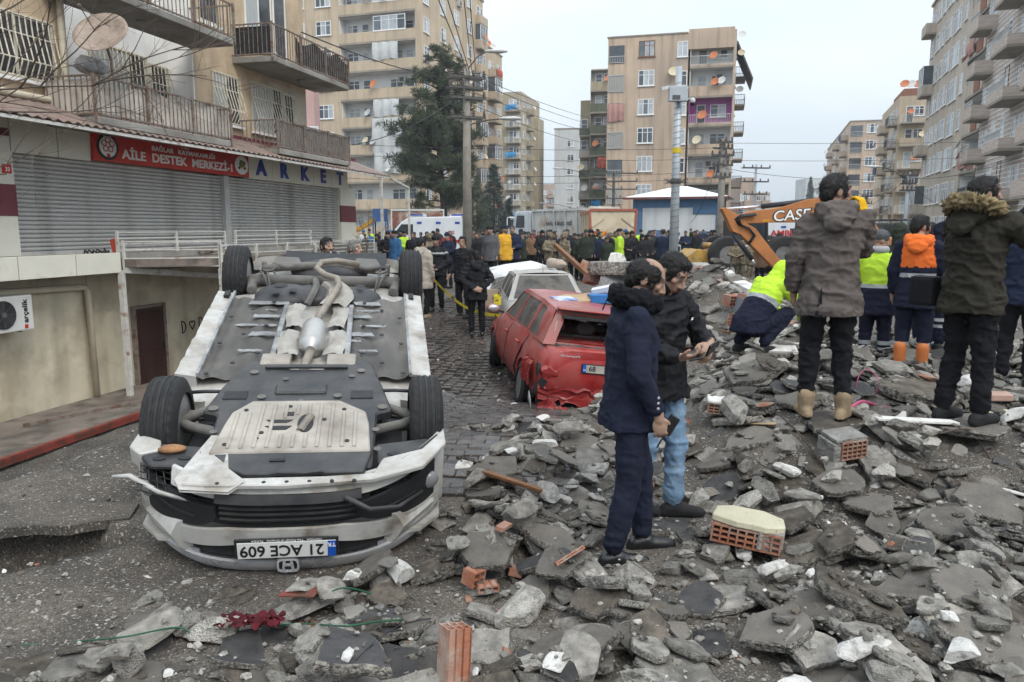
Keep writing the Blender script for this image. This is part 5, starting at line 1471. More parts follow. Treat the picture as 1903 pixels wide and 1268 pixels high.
for k in range(11):
    x_ = -.34 + k*.068; y0 = 1.27 + (.10 if abs(x_) > .24 else 0); y1 = 1.76
    if -.12 < x_ < .12: y1 = 1.40 if k % 2 else 1.44
    MB().box(x_-.011, x_+.011, y0, y1, .157, .166).build('rib', M_skid, sko, bevel=.004)
    if -.12 < x_ < .12: MB().box(x_-.011, x_+.011, 1.62, 1.76, .157, .166).build('rib', M_skid, sko, bevel=.004)
for pts in ([(-.17,1.46),(-.02,1.46),(-.05,1.49),(-.14,1.49)], [(-.17,1.53),(-.02,1.53),(-.05,1.57),(-.12,1.57)], [(-.08,1.37),(-.02,1.37),(-.02,1.41),(-.08,1.41)]):
    MB().prism(pts, .160, .1645).build('shield_slot', M_black, sko)
MB().loft([[(.055+.045*math.cos(a)+.0, 1.50+.10*math.sin(a), z_) for a in [k*math.pi/10 for k in range(20)]] for z_ in (.1595,.1648)]).build('oil_plug_opening', M_black, sko)
MB().tube([(.03,1.58,.172),(.08,1.43,.158)], .026, 10).build('drain_pipe', M_exh, sko)
for x_, y_ in ((-.3,1.34),(.27,1.34),(-.2,1.66),(.3,1.70),(-.05,1.3),(.16,1.46),(-.18,1.6),(-.36,1.72)): MB().lathe([(.013,.1592),(.013,.164)], 10, 0, Matrix.Translation((x_,y_,0))).build('shield_hole', M_black, sko)
ft = MB().prism([(-.40,1.805),(.44,1.805),(.40,2.0),(.20,2.0),(.17,1.985),(.08,2.0),(-.05,1.99),(-.10,2.005),(-.22,2.0),(-.30,1.95)], .168, .20).build('front_tray', M_under, wc, bevel=.006, fixn=True)
MB().box(-.10,-.02,1.87,1.895,.160,.1675).build('tray_slot', M_black, ft)
# suspension and drive shafts in the front wells
for sx in (-1, 1):
    s_ = MB(); s_.tube([(sx*.42,1.12,.24),(sx*.60,1.22,.25),(sx*.70,1.30,.26)], [.035,.03,.03], 8); s_.tube([(sx*.42,1.45,.26),(sx*.62,1.36,.26),(sx*.70,1.30,.26)], [.035,.03,.03], 8)
    s_.tube([(sx*.40,1.28,.36),(sx*.68,1.28,.33)], [.03,.02], 8)
    for k in range(6): s_.lathe([(.05-.004*k,0),(.058-.004*k,.01),(.05-.004*k,.02)], 12, 0, Matrix.Translation((sx*(.46+.025*k),1.28,.34)) @ Matrix.Rotation(R(90),4,'Y'))
    s_.tube([(sx*.45,1.10,.34),(sx*.68,1.16,.33)], .014, 6); s_.ell((sx*.64,1.22,.27),(.035,.03,.04),10,8)
    s_.build('front_suspension', M_iron, wc, smooth=True)
    l_ = MB(); l_.tube([(sx*.44,1.02,.21),(sx*.58,1.07,.18),(sx*.72,1.05,.20)], .012, 6); l_.build('brake_line', M_under, wc, smooth=True)
    MB().prism([(sx*.46,1.66),(sx*.76,1.60),(sx*.80,1.72),(sx*.72,1.83),(sx*.47,1.85)], .215, .245).build('liner_tray', M_under, wc, bevel=.008, fixn=True)
    for k in range(2): MB().loft([[(sx*(.56+.13*k)+.035*math.cos(a), 1.77+.018*math.sin(a), z_) for a in [q_*math.pi/6 for q_ in range(12)]] for z_ in (.209,.2145)]).build('tray_hole', M_black, wc)
# bumper
def bp(s, z, out=0.0):
    x = .862*s; y = 2.10 - .47*abs(s)**3.2 - .03*s*s
    y += -.09*max(0, (.34-z)/.16)**1.5 - .05*max(0,(z-.62)/.14)**2
    return Vector((x, y + out, z))
def band(s0, s1, z0f, z1f, name, m_, out=0.0, n=30, nv=4, parent=None, thick=.02):
    q = MB()
    def fn(u, v):
        s = lerp(s0, s1, u); z0 = z0f(s) if callable(z0f) else z0f; z1 = z1f(s) if callable(z1f) else z1f
        return bp(s, lerp(z0, z1, v), out)
    q.sheet(fn, n, nv); k = len(q.v)
    q.v += [(x*.985, y-thick, z) for x, y, z in q.v]; q.f += [tuple(k+i for i in reversed(f)) for f in q.f]
    nu = n+1; tot = k
    rim = list(range(nu)) + [j*nu+n for j in range(1,nv+1)] + [nv*nu+i for i in range(n-1,-1,-1)] + [j*nu for j in range(nv-1,0,-1)]
    for a_, b_ in zip(rim, rim[1:]+rim[:1]): q.f.append((a_, k+a_, k+b_, b_))
    q.m = [0]*len(q.f)
    return q.build(name, m_, parent or bum, smooth=False, angle=40)
bum = new_obj('front_bumper', None, wc)
lip = lambda s: .215 + .02*abs(s)
band(-.70, 1.0, .20, lambda s: .285 - .03*max(0,abs(s)-.5) , 'lower_lip', M_whitecar)
und = MB().prism([(-.44,1.90),(-.30,1.96),(-.22,2.01),(.2,2.01),(.45,1.99),(.50,1.85),(.72,1.76),(.86,1.55),(.862,1.70),(.72,1.93),(.45,2.045),(0,2.085),(-.36,2.07),(-.52,2.05)], .185, .215); und.build('bumper_return', M_whitecar, bum, bevel=.006, fixn=True)
MB().add([(-.45,1.60,.175),(-.36,1.62,.17),(-.30,1.95,.165),(-.20,2.06,.17),(-.28,2.10,.21),(-.52,2.08,.20),(-.56,2.0,.19)], [(0,1,2,3,4,5,6)]).add([(-.45,1.60,.19),(-.36,1.62,.185),(-.30,1.95,.18),(-.20,2.06,.185),(-.28,2.10,.225),(-.52,2.08,.215),(-.56,2.0,.205)], [(6,5,4,3,2,1,0)]).build('torn_panel', M_whitecar, bum)
MB().prism([(-.86,1.52),(-.72,1.60),(-.70,1.70),(-.80,1.74),(-.87,1.66)], .20, .30).build('broken_fender_corner', M_whitecar, bum, bevel=.006, fixn=True)
band(-.42, .45, .255, .30, 'spoiler_strip', M_under, .012)
for k in range(7): MB().lathe([(.013,0),(.011,.006),(.001,.007)], 10, 0, Matrix.Translation((-.34+.115*k, 2.055, .19)) @ Matrix.Rotation(R(180),4,'X')).build('clip', M_black, bum)
band(-.5, .5, .31, .45, 'lower_grille', M_black, -.03)
for k in range(3): band(-.40, .42, .335+.035*k, .343+.035*k, 'grille_bar', M_under, -.012, n=20, nv=1)
for sx in (-1, 1):
    a_, b_ = (sx*.985, sx*.42)
    s0, s1 = min(a_,b_), max(a_,b_)
    tri = (lambda s: lerp(.33, .29, (abs(s)-.42)/.56), lambda s: lerp(.40, .55, ((abs(s)-.42)/.56)**.6))
    f_ = band(s0, s1, tri[0], tri[1], 'fog_lamp_recess', M_black, .004, n=20)
    c_ = bp(sx*.90, .41, .01)
    MB().lathe([(.055,-.02),(.05,.01),(.03,.022),(.001,.026)], 20, 0, Matrix.Translation(c_) @ Matrix.Rotation(R(-90),4,'X') @ Matrix.Rotation(R(sx*28),4,'Y')).build('fog_lamp', M_lens, f_, smooth=True)
    band(min(sx*.55,sx*.8), max(sx*.55,sx*.8), .40, .412, 'recess_fin', M_under, .01, n=8, nv=1, parent=f_)
band(-1.0, 1.0, lambda s: lerp(.45,.53,min(1,max(0,(abs(s)-.35)/.5))) , lambda s: lerp(.50,.625,min(1,abs(s)/.8)), 'bumper_bar', M_whitecar, .012, n=40)
band(-.98, -.90, .33, .56, 'bumper_corner', M_whitecar, .008, n=4); band(.93, 1.0, .26, .56, 'bumper_corner', M_whitecar, .008, n=4)
band(-.86, .86, lambda s: .50+.02*abs(s), .66, 'upper_grille', M_black, -.02)
band(-.80, .80, .665, lambda s: .755-.05*s*s, 'chrome_bar', M_chrome, .014, n=36)
band(-.98, .98, .70, .80, 'bonnet_edge', M_whitecar, -.03, n=30)
for sx in (-1, 1):
    band(min(sx*.55,sx*.97), max(sx*.55,sx*.97), .64, .72, 'headlamp', M_lens, -.01, n=12)
MB().prism([(-.86,.3),(.86,.3),(.84,.86),(.72,1.02),(.4,1.10),(0,1.12),(-.4,1.10),(-.72,1.02),(-.84,.86)], 0, .02).build('bonnet', M_whitecar, wc, loc=(0, .86, .80), rot=(R(-8), 0, 0))
# plate: the car is upside down, so the lettering is too
pl = MB().cbox((0,0,0),(.535,.012,.125)).build('number_plate', M_black, bum, loc=(0, 2.128, .552), bevel=.004)
pf = MB().cbox((.0,.008,.008),(.505,.006,.10)).build('plate_field', M_plate, pl)
MB().cbox((.232,.0125,.008),(.042,.004,.10)).build('plate_band', M_plateb, pl)
o_ = new_obj('lettering', text_mesh('lettering', '21 ACE 609', .098, M_signk, .001, .0016, width=.43), pl, (-.025, .0125, .008), (R(90), 0, R(180)))
new_obj('lettering', text_mesh('lettering', 'TR', .036, M_signw, .001, .0005), pl, (.232, .0155, -.02), (R(90), 0, R(180)))
new_obj('lettering', text_mesh('lettering', 'HONDA   The Power of Dreams   PLAZA', .017, M_signw, .0005, 0, width=.36), pl, (0, .0075, -.051), (R(90), 0, R(180)))
em = MB(); 
def rr_ring(w0, h0, w1, h1, y0, y1):
    def rr(w_, h_, y_): return [(w_*abs(math.cos(a))**.45*math.copysign(1,math.cos(a)), y_, h_*abs(math.sin(a))**.45*math.copysign(1,math.sin(a))) for a in [k*math.pi/12 for k in range(24)]]
    em.loft([rr(w0,h0,y0), rr(w0,h0,y1), rr(w1,h1,y1), rr(w1,h1,y0)], caps=False)
rr_ring(.068,.054,.056,.043,0,.018)
em.bar((-.030,.012,.036),(-.022,.012,-.034),.016,.012); em.bar((.030,.012,.036),(.022,.012,-.034),.016,.012); em.bar((-.026,.012,-.004),(.026,.012,-.004),.012,.014)
emb = em.build('emblem', M_chrome, bum, loc=(0, 2.118, .672)); emb.scale = (.85,1,.8); MB().cbox((0,.002,0),(.12,.01,.092)).build('emblem_back', M_black, emb)
# loose trim, bread on the tray
MB().tube([bp(.35,.27,.03), bp(.5,.33,.08), bp(.68,.37,.10), bp(.84,.40,.06)], [.016,.015,.012,.009], 7).build('hanging_strip', M_under, bum, smooth=True)
MB().tube([bp(.70,.20,.0), bp(.84,.20,.0), bp(.95,.20,.0)], [.016,.014,.01], 6).build('edge_trim', M_under, bum)
q = MB()
for k in range(9): q.bar((-.80+.045*k, 1.72+.03*k, .25),(-.76+.045*k,1.90+.012*k,.33),.005,.005)
for k in range(6): q.bar((-.79,1.72+.035*k,.25+.014*k),(-.40,1.92+.03*k,.25+.014*k),.005,.005)
q.build('torn_mesh_grille', M_black, bum)
MB().tube([(-.93,1.80,.30),(-.84,1.80,.30),(-.66,1.93,.32),(-.45,2.02,.33)], [.008,.016,.014,.006], 6).build('bent_trim', M_whitecar, bum, smooth=True)
br_p = Matrix.Translation(wc.location) @ wc.rotation_euler.to_matrix().to_4x4() @ Vector((-.64, 1.70, .212))
br_ = thing('bread_roll', 'half a bread loaf lying on the overturned car beside its left wheel', 'bread', br_p, R(10))
m = MB(); m.ell((0,0,.012),(.075,.042,.026),18,10); m.v = [(x,y,max(z,-.004)) for x,y,z in m.v]; m.build('crust', mat('bread crust', (.28,.145,.07), .85, .45, 14, .2, 50), br_, smooth=True)

# ------------------------------------------------------------------ the red hatchback
rc = thing('crushed_hatchback', 'dusty red hatchback with smashed rear window and torn rear bumper', 'car', (.669, 11.478, -.553))
rc.rotation_euler = (Matrix.Rotation(R(9.73),3,'Z') @ Matrix.Rotation(R(2.14),3,'X') @ Matrix.Rotation(R(6.98),3,'Y')).to_euler()
def red_dent(p):
    x, y, z = p
    return p
def car_top(c, P, G, rear_pane=True, RG=None, roofbow=.03, wid=(.765,.56)):
    wb, wt = wid
    A = [(-wb,.92,.95),(wb,.92,.95),(wt,.30,1.43),(-wt,.30,1.43)]
    framed(A, [(.07,.07),(.93,.07),(.93,.93),(.07,.93)], P, G, c, 'windscreen')
    Bq = [(wb,-1.97,.985),(-wb,-1.97,.985),(-wt,-1.66,1.385),(wt,-1.66,1.385)]
    framed(Bq, [(.10,.10),(.90,.10),(.88,.88),(.12,.88)], P, RG or G, c, 'rear_window', pane=rear_pane)
    for sx in (-1, 1):
        ys = [(.92,.30),(.02,.0),(-.92,-.90),(-1.97,-1.66)]
        bz = lambda y: .95 + .035*(1-(y+2)/2.9); tz = lambda y: 1.43 if y > -.9 else lerp(1.43,1.385,(-.9-y)/.76)
        for k in range(3):
            (yb0, yt0), (yb1, yt1) = ys[k], ys[k+1]
            q4 = [(sx*wb,yb0,bz(yb0)),(sx*wb,yb1,bz(yb1)),(sx*(wt+.0),yt1,tz(yt1)),(sx*wt,yt0,tz(yt0))]
            if sx > 0: q4 = [q4[1],q4[0],q4[3],q4[2]]
            h = [(.05,.06),(.96,.06),(.95,.88),(.05,.88)] if k < 2 else [(.05,.06),(.62,.06),(.52,.86),(.05,.88)]
            if sx > 0: h = [(1-u, v) for u, v in (h[1],h[0],h[3],h[2])]
            framed(q4, h, P, G, c, 'side_window')
    def rf(u, v):
        x = lerp(-wt,wt,u); y = lerp(.30,-1.66,v); e = 1-(2*u-1)**2
        zz = 1.43 if y > -.9 else lerp(1.43,1.385,(-.9-y)/.76)
        return (x, y, zz + roofbow*e)
    m = MB(); m.sheet(rf, 16, 16); ro_ = m.build('roof', P, c, smooth=True)
    return ro_
lower_body(rc, M_redcar)
rroof = car_top(rc, M_redcar, M_dustglass, rear_pane=False)
for sx in (-1, 1):
    wheel(rc, sx*.765, 1.29, .31, sx, steer=R(-8)); wheel(rc, sx*.765, -1.29, .31, sx)
m = MB(); m.box(-.70,.70,-1.85,.7,.3,.95); m.build('cabin_floor', M_black, rc)
for sx in (-1, 0, 1):
    m = MB(); m.ell((sx*.42,-1.12,1.10),(.13,.06,.09),14,8); m.box(sx*.42-.2,sx*.42+.2,-1.2,-1.02,.7,1.02); m.build('rear_seat', M_seat, rc, smooth=False)
for sx in (-1, 1):
    m = MB(); m.ell((sx*.36,-.25,1.16),(.13,.06,.11),14,8); m.box(sx*.36-.22,sx*.36+.22,-.35,-.2,.6,1.06); m.build('front_seat', M_seat, rc)
m = MB(); m.box(-.5,.5,-1.78,-1.60,1.30,1.335); m.build('parcel_shelf', M_under, rc)
# hatch: lower panel, spoiler, lettering, plate, tail lamp, torn wing, hanging bumper
def rear_y(z): return -1.995 - .085*math.sin(min(1,max(0,(.98-z)/.55))*math.pi*.75)
m = MB(); m.sheet(lambda u, v: (lerp(-.64,.64,u)*(1-.03*v), rear_y(lerp(.45,.99,v)) - .03 + .05*abs(2*u-1)**3, lerp(.45,.99,v)), 16, 12)
k_ = len(m.v); m.v += [(x,y+.03,z) for x,y,z in m.v]; m.f += [tuple(k_+i for i in reversed(f)) for f in m.f]; m.m = [0]*len(m.f)
hat = m.build('tailgate', M_redcar, rc, smooth=True)
MB().box(-.56,.56,-1.76,-1.60,1.395,1.425).build('spoiler', M_redcar, rc, bevel=.012)
new_obj('lettering', text_mesh('lettering', 'ŠKODA', .065, M_chrome, .004, .001, width=.26), hat, (-.42, rear_y(.88)-.036, .885), (R(84), 0, 0))
pl = MB().cbox((0,0,0),(.53,.012,.12)).build('number_plate', M_black, hat, loc=(.0, rear_y(.75)-.042, .745), rot=(R(-8),0,0), bevel=.004)
MB().cbox((0,-.008,0),(.50,.005,.095)).build('plate_field', mat('dirty plate', (.36,.34,.29), .7, .2, 8, .05), pl); MB().cbox((-.23,-.0115,0),(.042,.004,.095)).build('plate_band', M_plateb, pl)
new_obj('lettering', text_mesh('lettering', '68', .09, M_signk, .001, .002), pl, (-.13,-.0115,0), (R(90),0,0)); new_obj('lettering', text_mesh('lettering', 'TR', .03, M_signw, .001, 0), pl, (-.23,-.014,-.02), (R(90),0,0))
m = MB()
rg = random.Random(8)
m.sheet(lambda u, v: (lerp(-.62,.62,u), -1.985 - .02*v, lerp(.955,1.0,v)+.02*rg.random()*(v>.5)), 40, 1); m.build('glass_remnant', M_primer, hat)
m = MB()
for a_, b_, w_ in (((-.66,-1.93,1.0),(-.54,-1.66,1.36),.05),((-.54,-1.655,1.365),(.54,-1.655,1.365),.03)): m.bar(a_, b_, w_, .02)
m.build('seal_remnant', M_primer, rc)
# crumpled left quarter
def crump(name, fn, nu, nv, m_, seed, amp, par=rc, thick=.008):
    q = MB(); q.sheet(fn, nu, nv)
    q.v = [tuple(Vector(p) + amp*Vector((fbm(p[0]*7,p[1]*7,seed), fbm(p[1]*7,p[2]*7,seed+4), fbm(p[2]*7,p[0]*7,seed+8)))) for p in q.v]
    k = len(q.v); q.v += [(x+thick,y+thick,z) for x,y,z in q.v]; q.f += [tuple(k+i for i in reversed(f)) for f in q.f]; q.m = [0]*len(q.f)
    return q.build(name, m_, par)
crump('torn_wing', lambda u, v: (-.86-.03*math.sin(v*3), lerp(-1.55,-2.0,u), lerp(.42,.78,v)), 14, 10, M_redbare, 3, .06)
crump('crumpled_rear_panel', lambda u, v: (lerp(-.80,-.50,u), -2.06-.02*v, lerp(.32,.72,v)), 10, 10, M_redbare, 5, .07)
crump('rear_valance', lambda u, v: (lerp(-.72,.75,u), -2.10-.06*(1-(2*u-1)**2), lerp(.30,.47,v)), 24, 8, M_redbare, 7, .08)
hb = crump('hanging_bumper', lambda u, v: (lerp(-.80,.10,u), lerp(-2.14,-2.40,v)-.12*math.sin(u*3), lerp(.30,.02,v)-.16*u+.04*math.sin(u*7)), 26, 8, M_redbare, 9, .09)
MB().box(-.7,.72,-2.02,-1.7,.10,.40).build('rear_underside', M_black, rc)
m = MB(); m.bar((-.80,-2.02,.36),(-.70,-2.05,.56),.06,.10); m.bar((-.82,-1.98,.32),(-.66,-2.06,.62),.03,.05); m.build('dangling_bracket', M_black, rc)
tl = MB(); tl.loft([[(-.88+.03*math.sin(t*3), -2.05-.16*t+dy, .30-.34*t+dz) for dy, dz in ((0,0),(.03,.09),(-.03,.11),(-.06,.02))] for t in [i/6 for i in range(7)]]); tl.build('dangling_tail_lamp', M_lens, rc, smooth=True)
m = MB(); m.prism([(-2.04,.60),(-2.0,.74),(-1.9,.76),(-1.86,.66),(-1.92,.58)], -.80, -.70, axis='x'); m.build('lamp_cavity', M_black, rc)
for y_ in (.15,-.75):
    h_ = MB(); h_.bar((-.868,y_,.80),(-.868,y_-.17,.81),.035,.03); h_.build('door_handle', M_redcar, rc, bevel=.006)
for yy in (.95,.0):
    MB().tube([(-.862,yy,.30),(-.874,yy-.01,.56),(-.853,yy-.0,.80),(-.775,yy-.0,.955)], .004, 4).build('door_gap', M_black, rc)
MB().tube([(-.80,-.75,.30),(-.865,-.85,.45),(-.872,-1.0,.62),(-.85,-1.15,.80),(-.78,-1.2,.95)], .012, 5).build('door_gap', M_black, rc)
mi = MB(); mi.loft([[(-.88-.12*t, .80, 1.0)] for t in (0,1)], caps=False) if False else None
mi = MB(); mi.ell((-.98,.80,1.02),(.11,.06,.075),16,10); mo = mi.build('wing_mirror', M_redcar, rc, smooth=True); MB().ell((-.98,.765,1.02),(.09,.035,.06),16,10).build('mirror_glass', mat('mirror', (.5,.5,.5), .2, .1, 3, 0, metal=.6), mo, smooth=True)
MB().bar((-.80,.82,.97),(-.90,.80,.99),.03,.03).build('mirror_arm', M_black, mo)
MB().tube([(.1,-1.45,1.43),(.12,-1.55,1.62)], [.012,.005], 6).build('aerial', M_black, rc)
rcM = Matrix.Translation(rc.location) @ rc.rotation_euler.to_matrix().to_4x4()
def loose(name, label, cat, lp, rz, mb, m_, **k):
    t = thing(name, label, cat, rcM @ Vector(lp), rz); mb.build('sheet' if name != 'blue_box' else 'carton', m_, t, **k); return t
M_card = mat('brown cardboard', (.38,.265,.155), .9, .12, 3, .1, 20)
loose('cardboard_sheet', 'torn brown cardboard sheet on the red car roof', 'cardboard', (-.05,-.75,1.475), .4, MB().prism([(-.3,-.18),(.0,-.26),(.28,-.12),(.25,.15),(.05,.12),(-.1,.22),(-.34,.12)], 0, .02), M_card, rot=(R(9),R(-4),0))
loose('blue_box', 'flattened blue printed carton on the red car roof', 'carton', (.38,-.85,1.47), .1, MB().box(-.3,.3,-.14,.14,0,.12), M_bluecard, bevel=.006)
loose('white_box', 'small white box lying on the blue carton', 'box', (.28,-.70,1.60), -.3, MB().box(-.13,.13,-.06,.06,0,.06), mat('white card', (.62,.6,.62), .8, .08, 3, 0), rot=(R(14),R(-12),0))
loose('white_box', 'flat white box behind the blue carton', 'box', (.52,-.68,1.59), .2, MB().box(-.17,.17,-.08,.08,0,.04), mat('white card', (.60,.6,.6), .8, .08, 3, 0), rot=(R(4),R(-6),0))
loose('paper_sheet', 'blue and white printed paper under the cardboard on the red car roof', 'paper', (-.28,-.86,1.455), .5, MB().box(-.16,.16,-.13,.13,0,.008), mat('printed paper', (.5,.52,.56), .8, .2, 10, 0, c2=(.07,.15,.4), c2s=5), rot=(R(8),0,0))
# ------------------------------------------------------------------ the silver car facing us behind it
sv = thing('dusty_car', 'grey car buried in dust behind the red hatchback', 'car', (.62, 16.0, -.50), R(184))
lower_body(sv, M_silver); car_top(sv, M_silver, M_dustglass)
for sx in (-1, 1):
    wheel(sv, sx*.765, 1.29, .31, sx); wheel(sv, sx*.765, -1.29, .31, sx)
    mo = MB().ell((sx*.97,.82,1.0),(.10,.07,.08),14,8).build('wing_mirror', M_silver, sv, smooth=True)
    if sx > 0: MB().tube([(sx*.97,.86,.93),(sx*1.0,.9,1.02),(sx*.94,.9,1.10)], .02, 6).box(sx*.9,sx*1.04,.89,.90,.86,1.08).build('yellow_tape', mat('yellow cordon tape', (.62,.50,.02), .5, .1, 12, 0, c2=(.03,.03,.02), c2s=9, c2t=.6, c2w=.02), mo)
MB().tube([(.3,.93,.955),(-.35,.88,.99)], .008, 5).build('wiper', M_black, sv)
MB().tube([(0,.25,1.46),(0,.15,1.62)], .004, 5).build('aerial', M_black, sv)
# crushed car under snow and dust behind
cc = thing('crushed_car', 'flattened pale car half buried under snow and plaster behind the grey car', 'car', (.25, 19.0, -.05), R(6))
m = MB(); m.loft([[(x_*sw, y_, .2 + (h_+.06*fbm(x_*2,y_*2,3))*sh) for x_, h_ in ((-1.0,0),(-.95,.45),(-.75,.62),(-.3,.74),(.3,.78),(.75,.66),(.95,.45),(1.0,0))] for y_, sw, sh in ((-.9,.95,.5),(-.6,1.05,.85),(0,1.1,1.12),(.9,1.1,1.1),(1.5,1.0,.8))]); m.build('roof_shell', mat('snowy plaster', (.50,.49,.47), .9, .2, 3, .4, 14, c2=(.74,.75,.76), c2s=1.8, c2t=.5), cc, smooth=True)
m = MB(); m.loft([[(x_, -.75, .30+.72*h_) for x_, h_ in ((-.8,.5),(-.7,.62),(-.3,.72),(.3,.76),(.72,.64),(.82,.5))], [(x_, -.98, .25+.5*h_) for x_, h_ in ((-.9,.3),(-.78,.4),(-.3,.42),(.3,.44),(.8,.4),(.95,.3))]], closed=False, caps=False); m.build('windscreen', M_darkglass, cc)
m = MB()
for k in range(3): m.tube([(-.9+.1*k,-1.0,.42+.1*k),(-.3,-1.05,.72+.09*k),(.4,-1.05,.80+.08*k),(1.0,-.95,.60+.05*k),(1.4,-.6,.30)], .035, 6)
m.build('bent_frame', M_silver, cc, smooth=True)
m = MB(); m.box(-1.15,-.6,-1.1,-1.0,-.2,.5); m.build('door_panel', mat('beige panel', (.40,.31,.24), .8, .15, 3, .2), cc)
# ------------------------------------------------------------------ ambulances, trucks, excavator, loader, jeep
M_amb = mat('ambulance white', (.62,.64,.66), .4, .05, 1, 0, streak=.15)
M_ambred = mat('ambulance red', (.45,.02,.02), .5, .1, 2, 0)
M_blue = mat('beacon blue', (.03,.07,.30), .3, .1, 2, 0)
M_glassd = mat('vehicle glass', (.03,.04,.045), .15, .2, 1, 0, spec=.6)
M_orange = mat('excavator orange', (.43,.165,.050), .6, .18, 1.5, .1, 20, c2=(.30,.13,.05), c2s=2, c2t=.66, streak=.3)
M_yellow = mat('loader yellow', (.46,.26,.03), .55, .18, 2, .1, 20, c2=(.22,.14,.05), c2s=2.4, c2t=.6, dust=.3)
M_hose = mat('hydraulic hose', (.02,.02,.022), .6)
M_rod = mat('chrome rod', (.7,.7,.72), .2, .05, 3, 0, metal=.8)
M_cyl = mat('black cylinder', (.025,.025,.028), .5, .1, 3, .05)
M_trw = mat('truck white', (.50,.52,.53), .5, .08, 1.5, .05, 10, streak=.3)
M_bed = mat('tipper grey', (.52,.51,.48), .7, .12, 1.5, .1, 12, c2=(.36,.23,.13), c2s=.9, c2t=.62, streak=.3)
M_bedc = mat('tipper cream', (.58,.49,.35), .7, .12, 1.5, .1, 12, c2=(.42,.32,.20), c2s=1.2, c2t=.6)
M_bedr = mat('tipper red edge', (.36,.10,.06), .7, .15, 2, .1)
M_big = tyre_mesh(.52, .32, .28, 60, True)
RM_big = rim_mesh(.29, .32)
def van(name, label, px, Y, L_, H_, face, texts, Wd=2.0):
    """side-on van whose nose points to -x (face=-1) or +x"""
    b = at(px, 425, Y)
    t = thing(name, label, 'ambulance', (b.x, Y, 0), 0 if face < 0 else 0)
    f_ = 1 if face < 0 else -1
    prof = [(0,.45),(-.02,.95),(.22,1.18),(1.0,1.42),(1.75,2.25),(2.25,2.52),(L_-.1,2.60),(L_,2.5),(L_,.45)]
    k = H_/2.6
    m = MB(); m.prism([(f_*x, z*k) for x, z in prof], 0, Wd, axis='y'); m.build('body', M_amb, t, bevel=.06, seg=2, fixn=True)
    MB().prism([(f_*x, z*k) for x, z in ((1.25,1.45),(1.78,2.1),(2.5,2.1),(2.5,1.45))], -.012, .03, axis='y').build('side_window', M_glassd, t)
    MB().prism([(f_*x, z*k) for x, z in ((.98,1.47),(1.70,2.2),(1.76,2.2),(1.06,1.47))], .12, Wd-.12, axis='y').build('windscreen', M_glassd, t, loc=(-.03*f_,0,.03))
    for x_ in (2.75, 3.95, 5.15):
        if x_ < L_: MB().box(min(f_*x_,f_*(x_+.3)), max(f_*x_,f_*(x_+.3)), -.02, .02, 2.12*k, 2.26*k).build('side_beacon', M_blue, t)
    for x_ in (2.4, L_-.5):
        bl = MB().box(min(f_*x_,f_*(x_+.5))-.3, max(f_*x_,f_*(x_+.5))+.3, .3, Wd-.3, 2.56*k, 2.74*k).build('light_bar', M_lampw, t, bevel=.03); MB().box(min(f_*x_,f_*(x_+.5))-.2, max(f_*x_,f_*(x_+.5))+.2, .28, Wd-.28, 2.64*k, 2.735*k).build('light_bar_lens', M_blue, bl)
    for s_, size, x_, z_ in texts:
        new_obj('lettering', text_mesh('lettering', s_, size, M_ambred, .004, .006), t, (f_*x_, -.008, z_), (R(90),0,0))
    MB().box(min(f_*.3,f_*L_), max(f_*.3,f_*L_), -.006, .0, .95, 1.15).build('red_stripe', M_ambred, t)
    for x_ in (.95, L_-1.0):
        w_ = wheel(t, f_*x_, .12, .33, -1); w_.rotation_euler = (0,0,R(-90))
        w_ = wheel(t, f_*x_, Wd-.12, .33, 1); w_.rotation_euler = (0,0,R(90))
    return t
van('ambulance', 'white ambulance with blue side beacons behind the crowd at the left', 694, 49, 5.6, 2.62, -1, [('T.C.', .30, 3.55, 1.45), ('SAĞLIK BAKANLIĞI', .16, 3.6, 1.22), ('112', .3, 4.9, 1.6)])
am2 = van('ambulance', 'white ambulance with red lettering behind the excavator arm', 1416, 47, 5.4, 2.3, 1, [])
am2.location.x = at(1545, 425, 47).x
new_obj('lettering', text_mesh('lettering', 'AMBULANS', .5, M_ambred, .004, .012, width=3.0), am2, (-2.2, -.03, 1.55), (R(90),0,0))

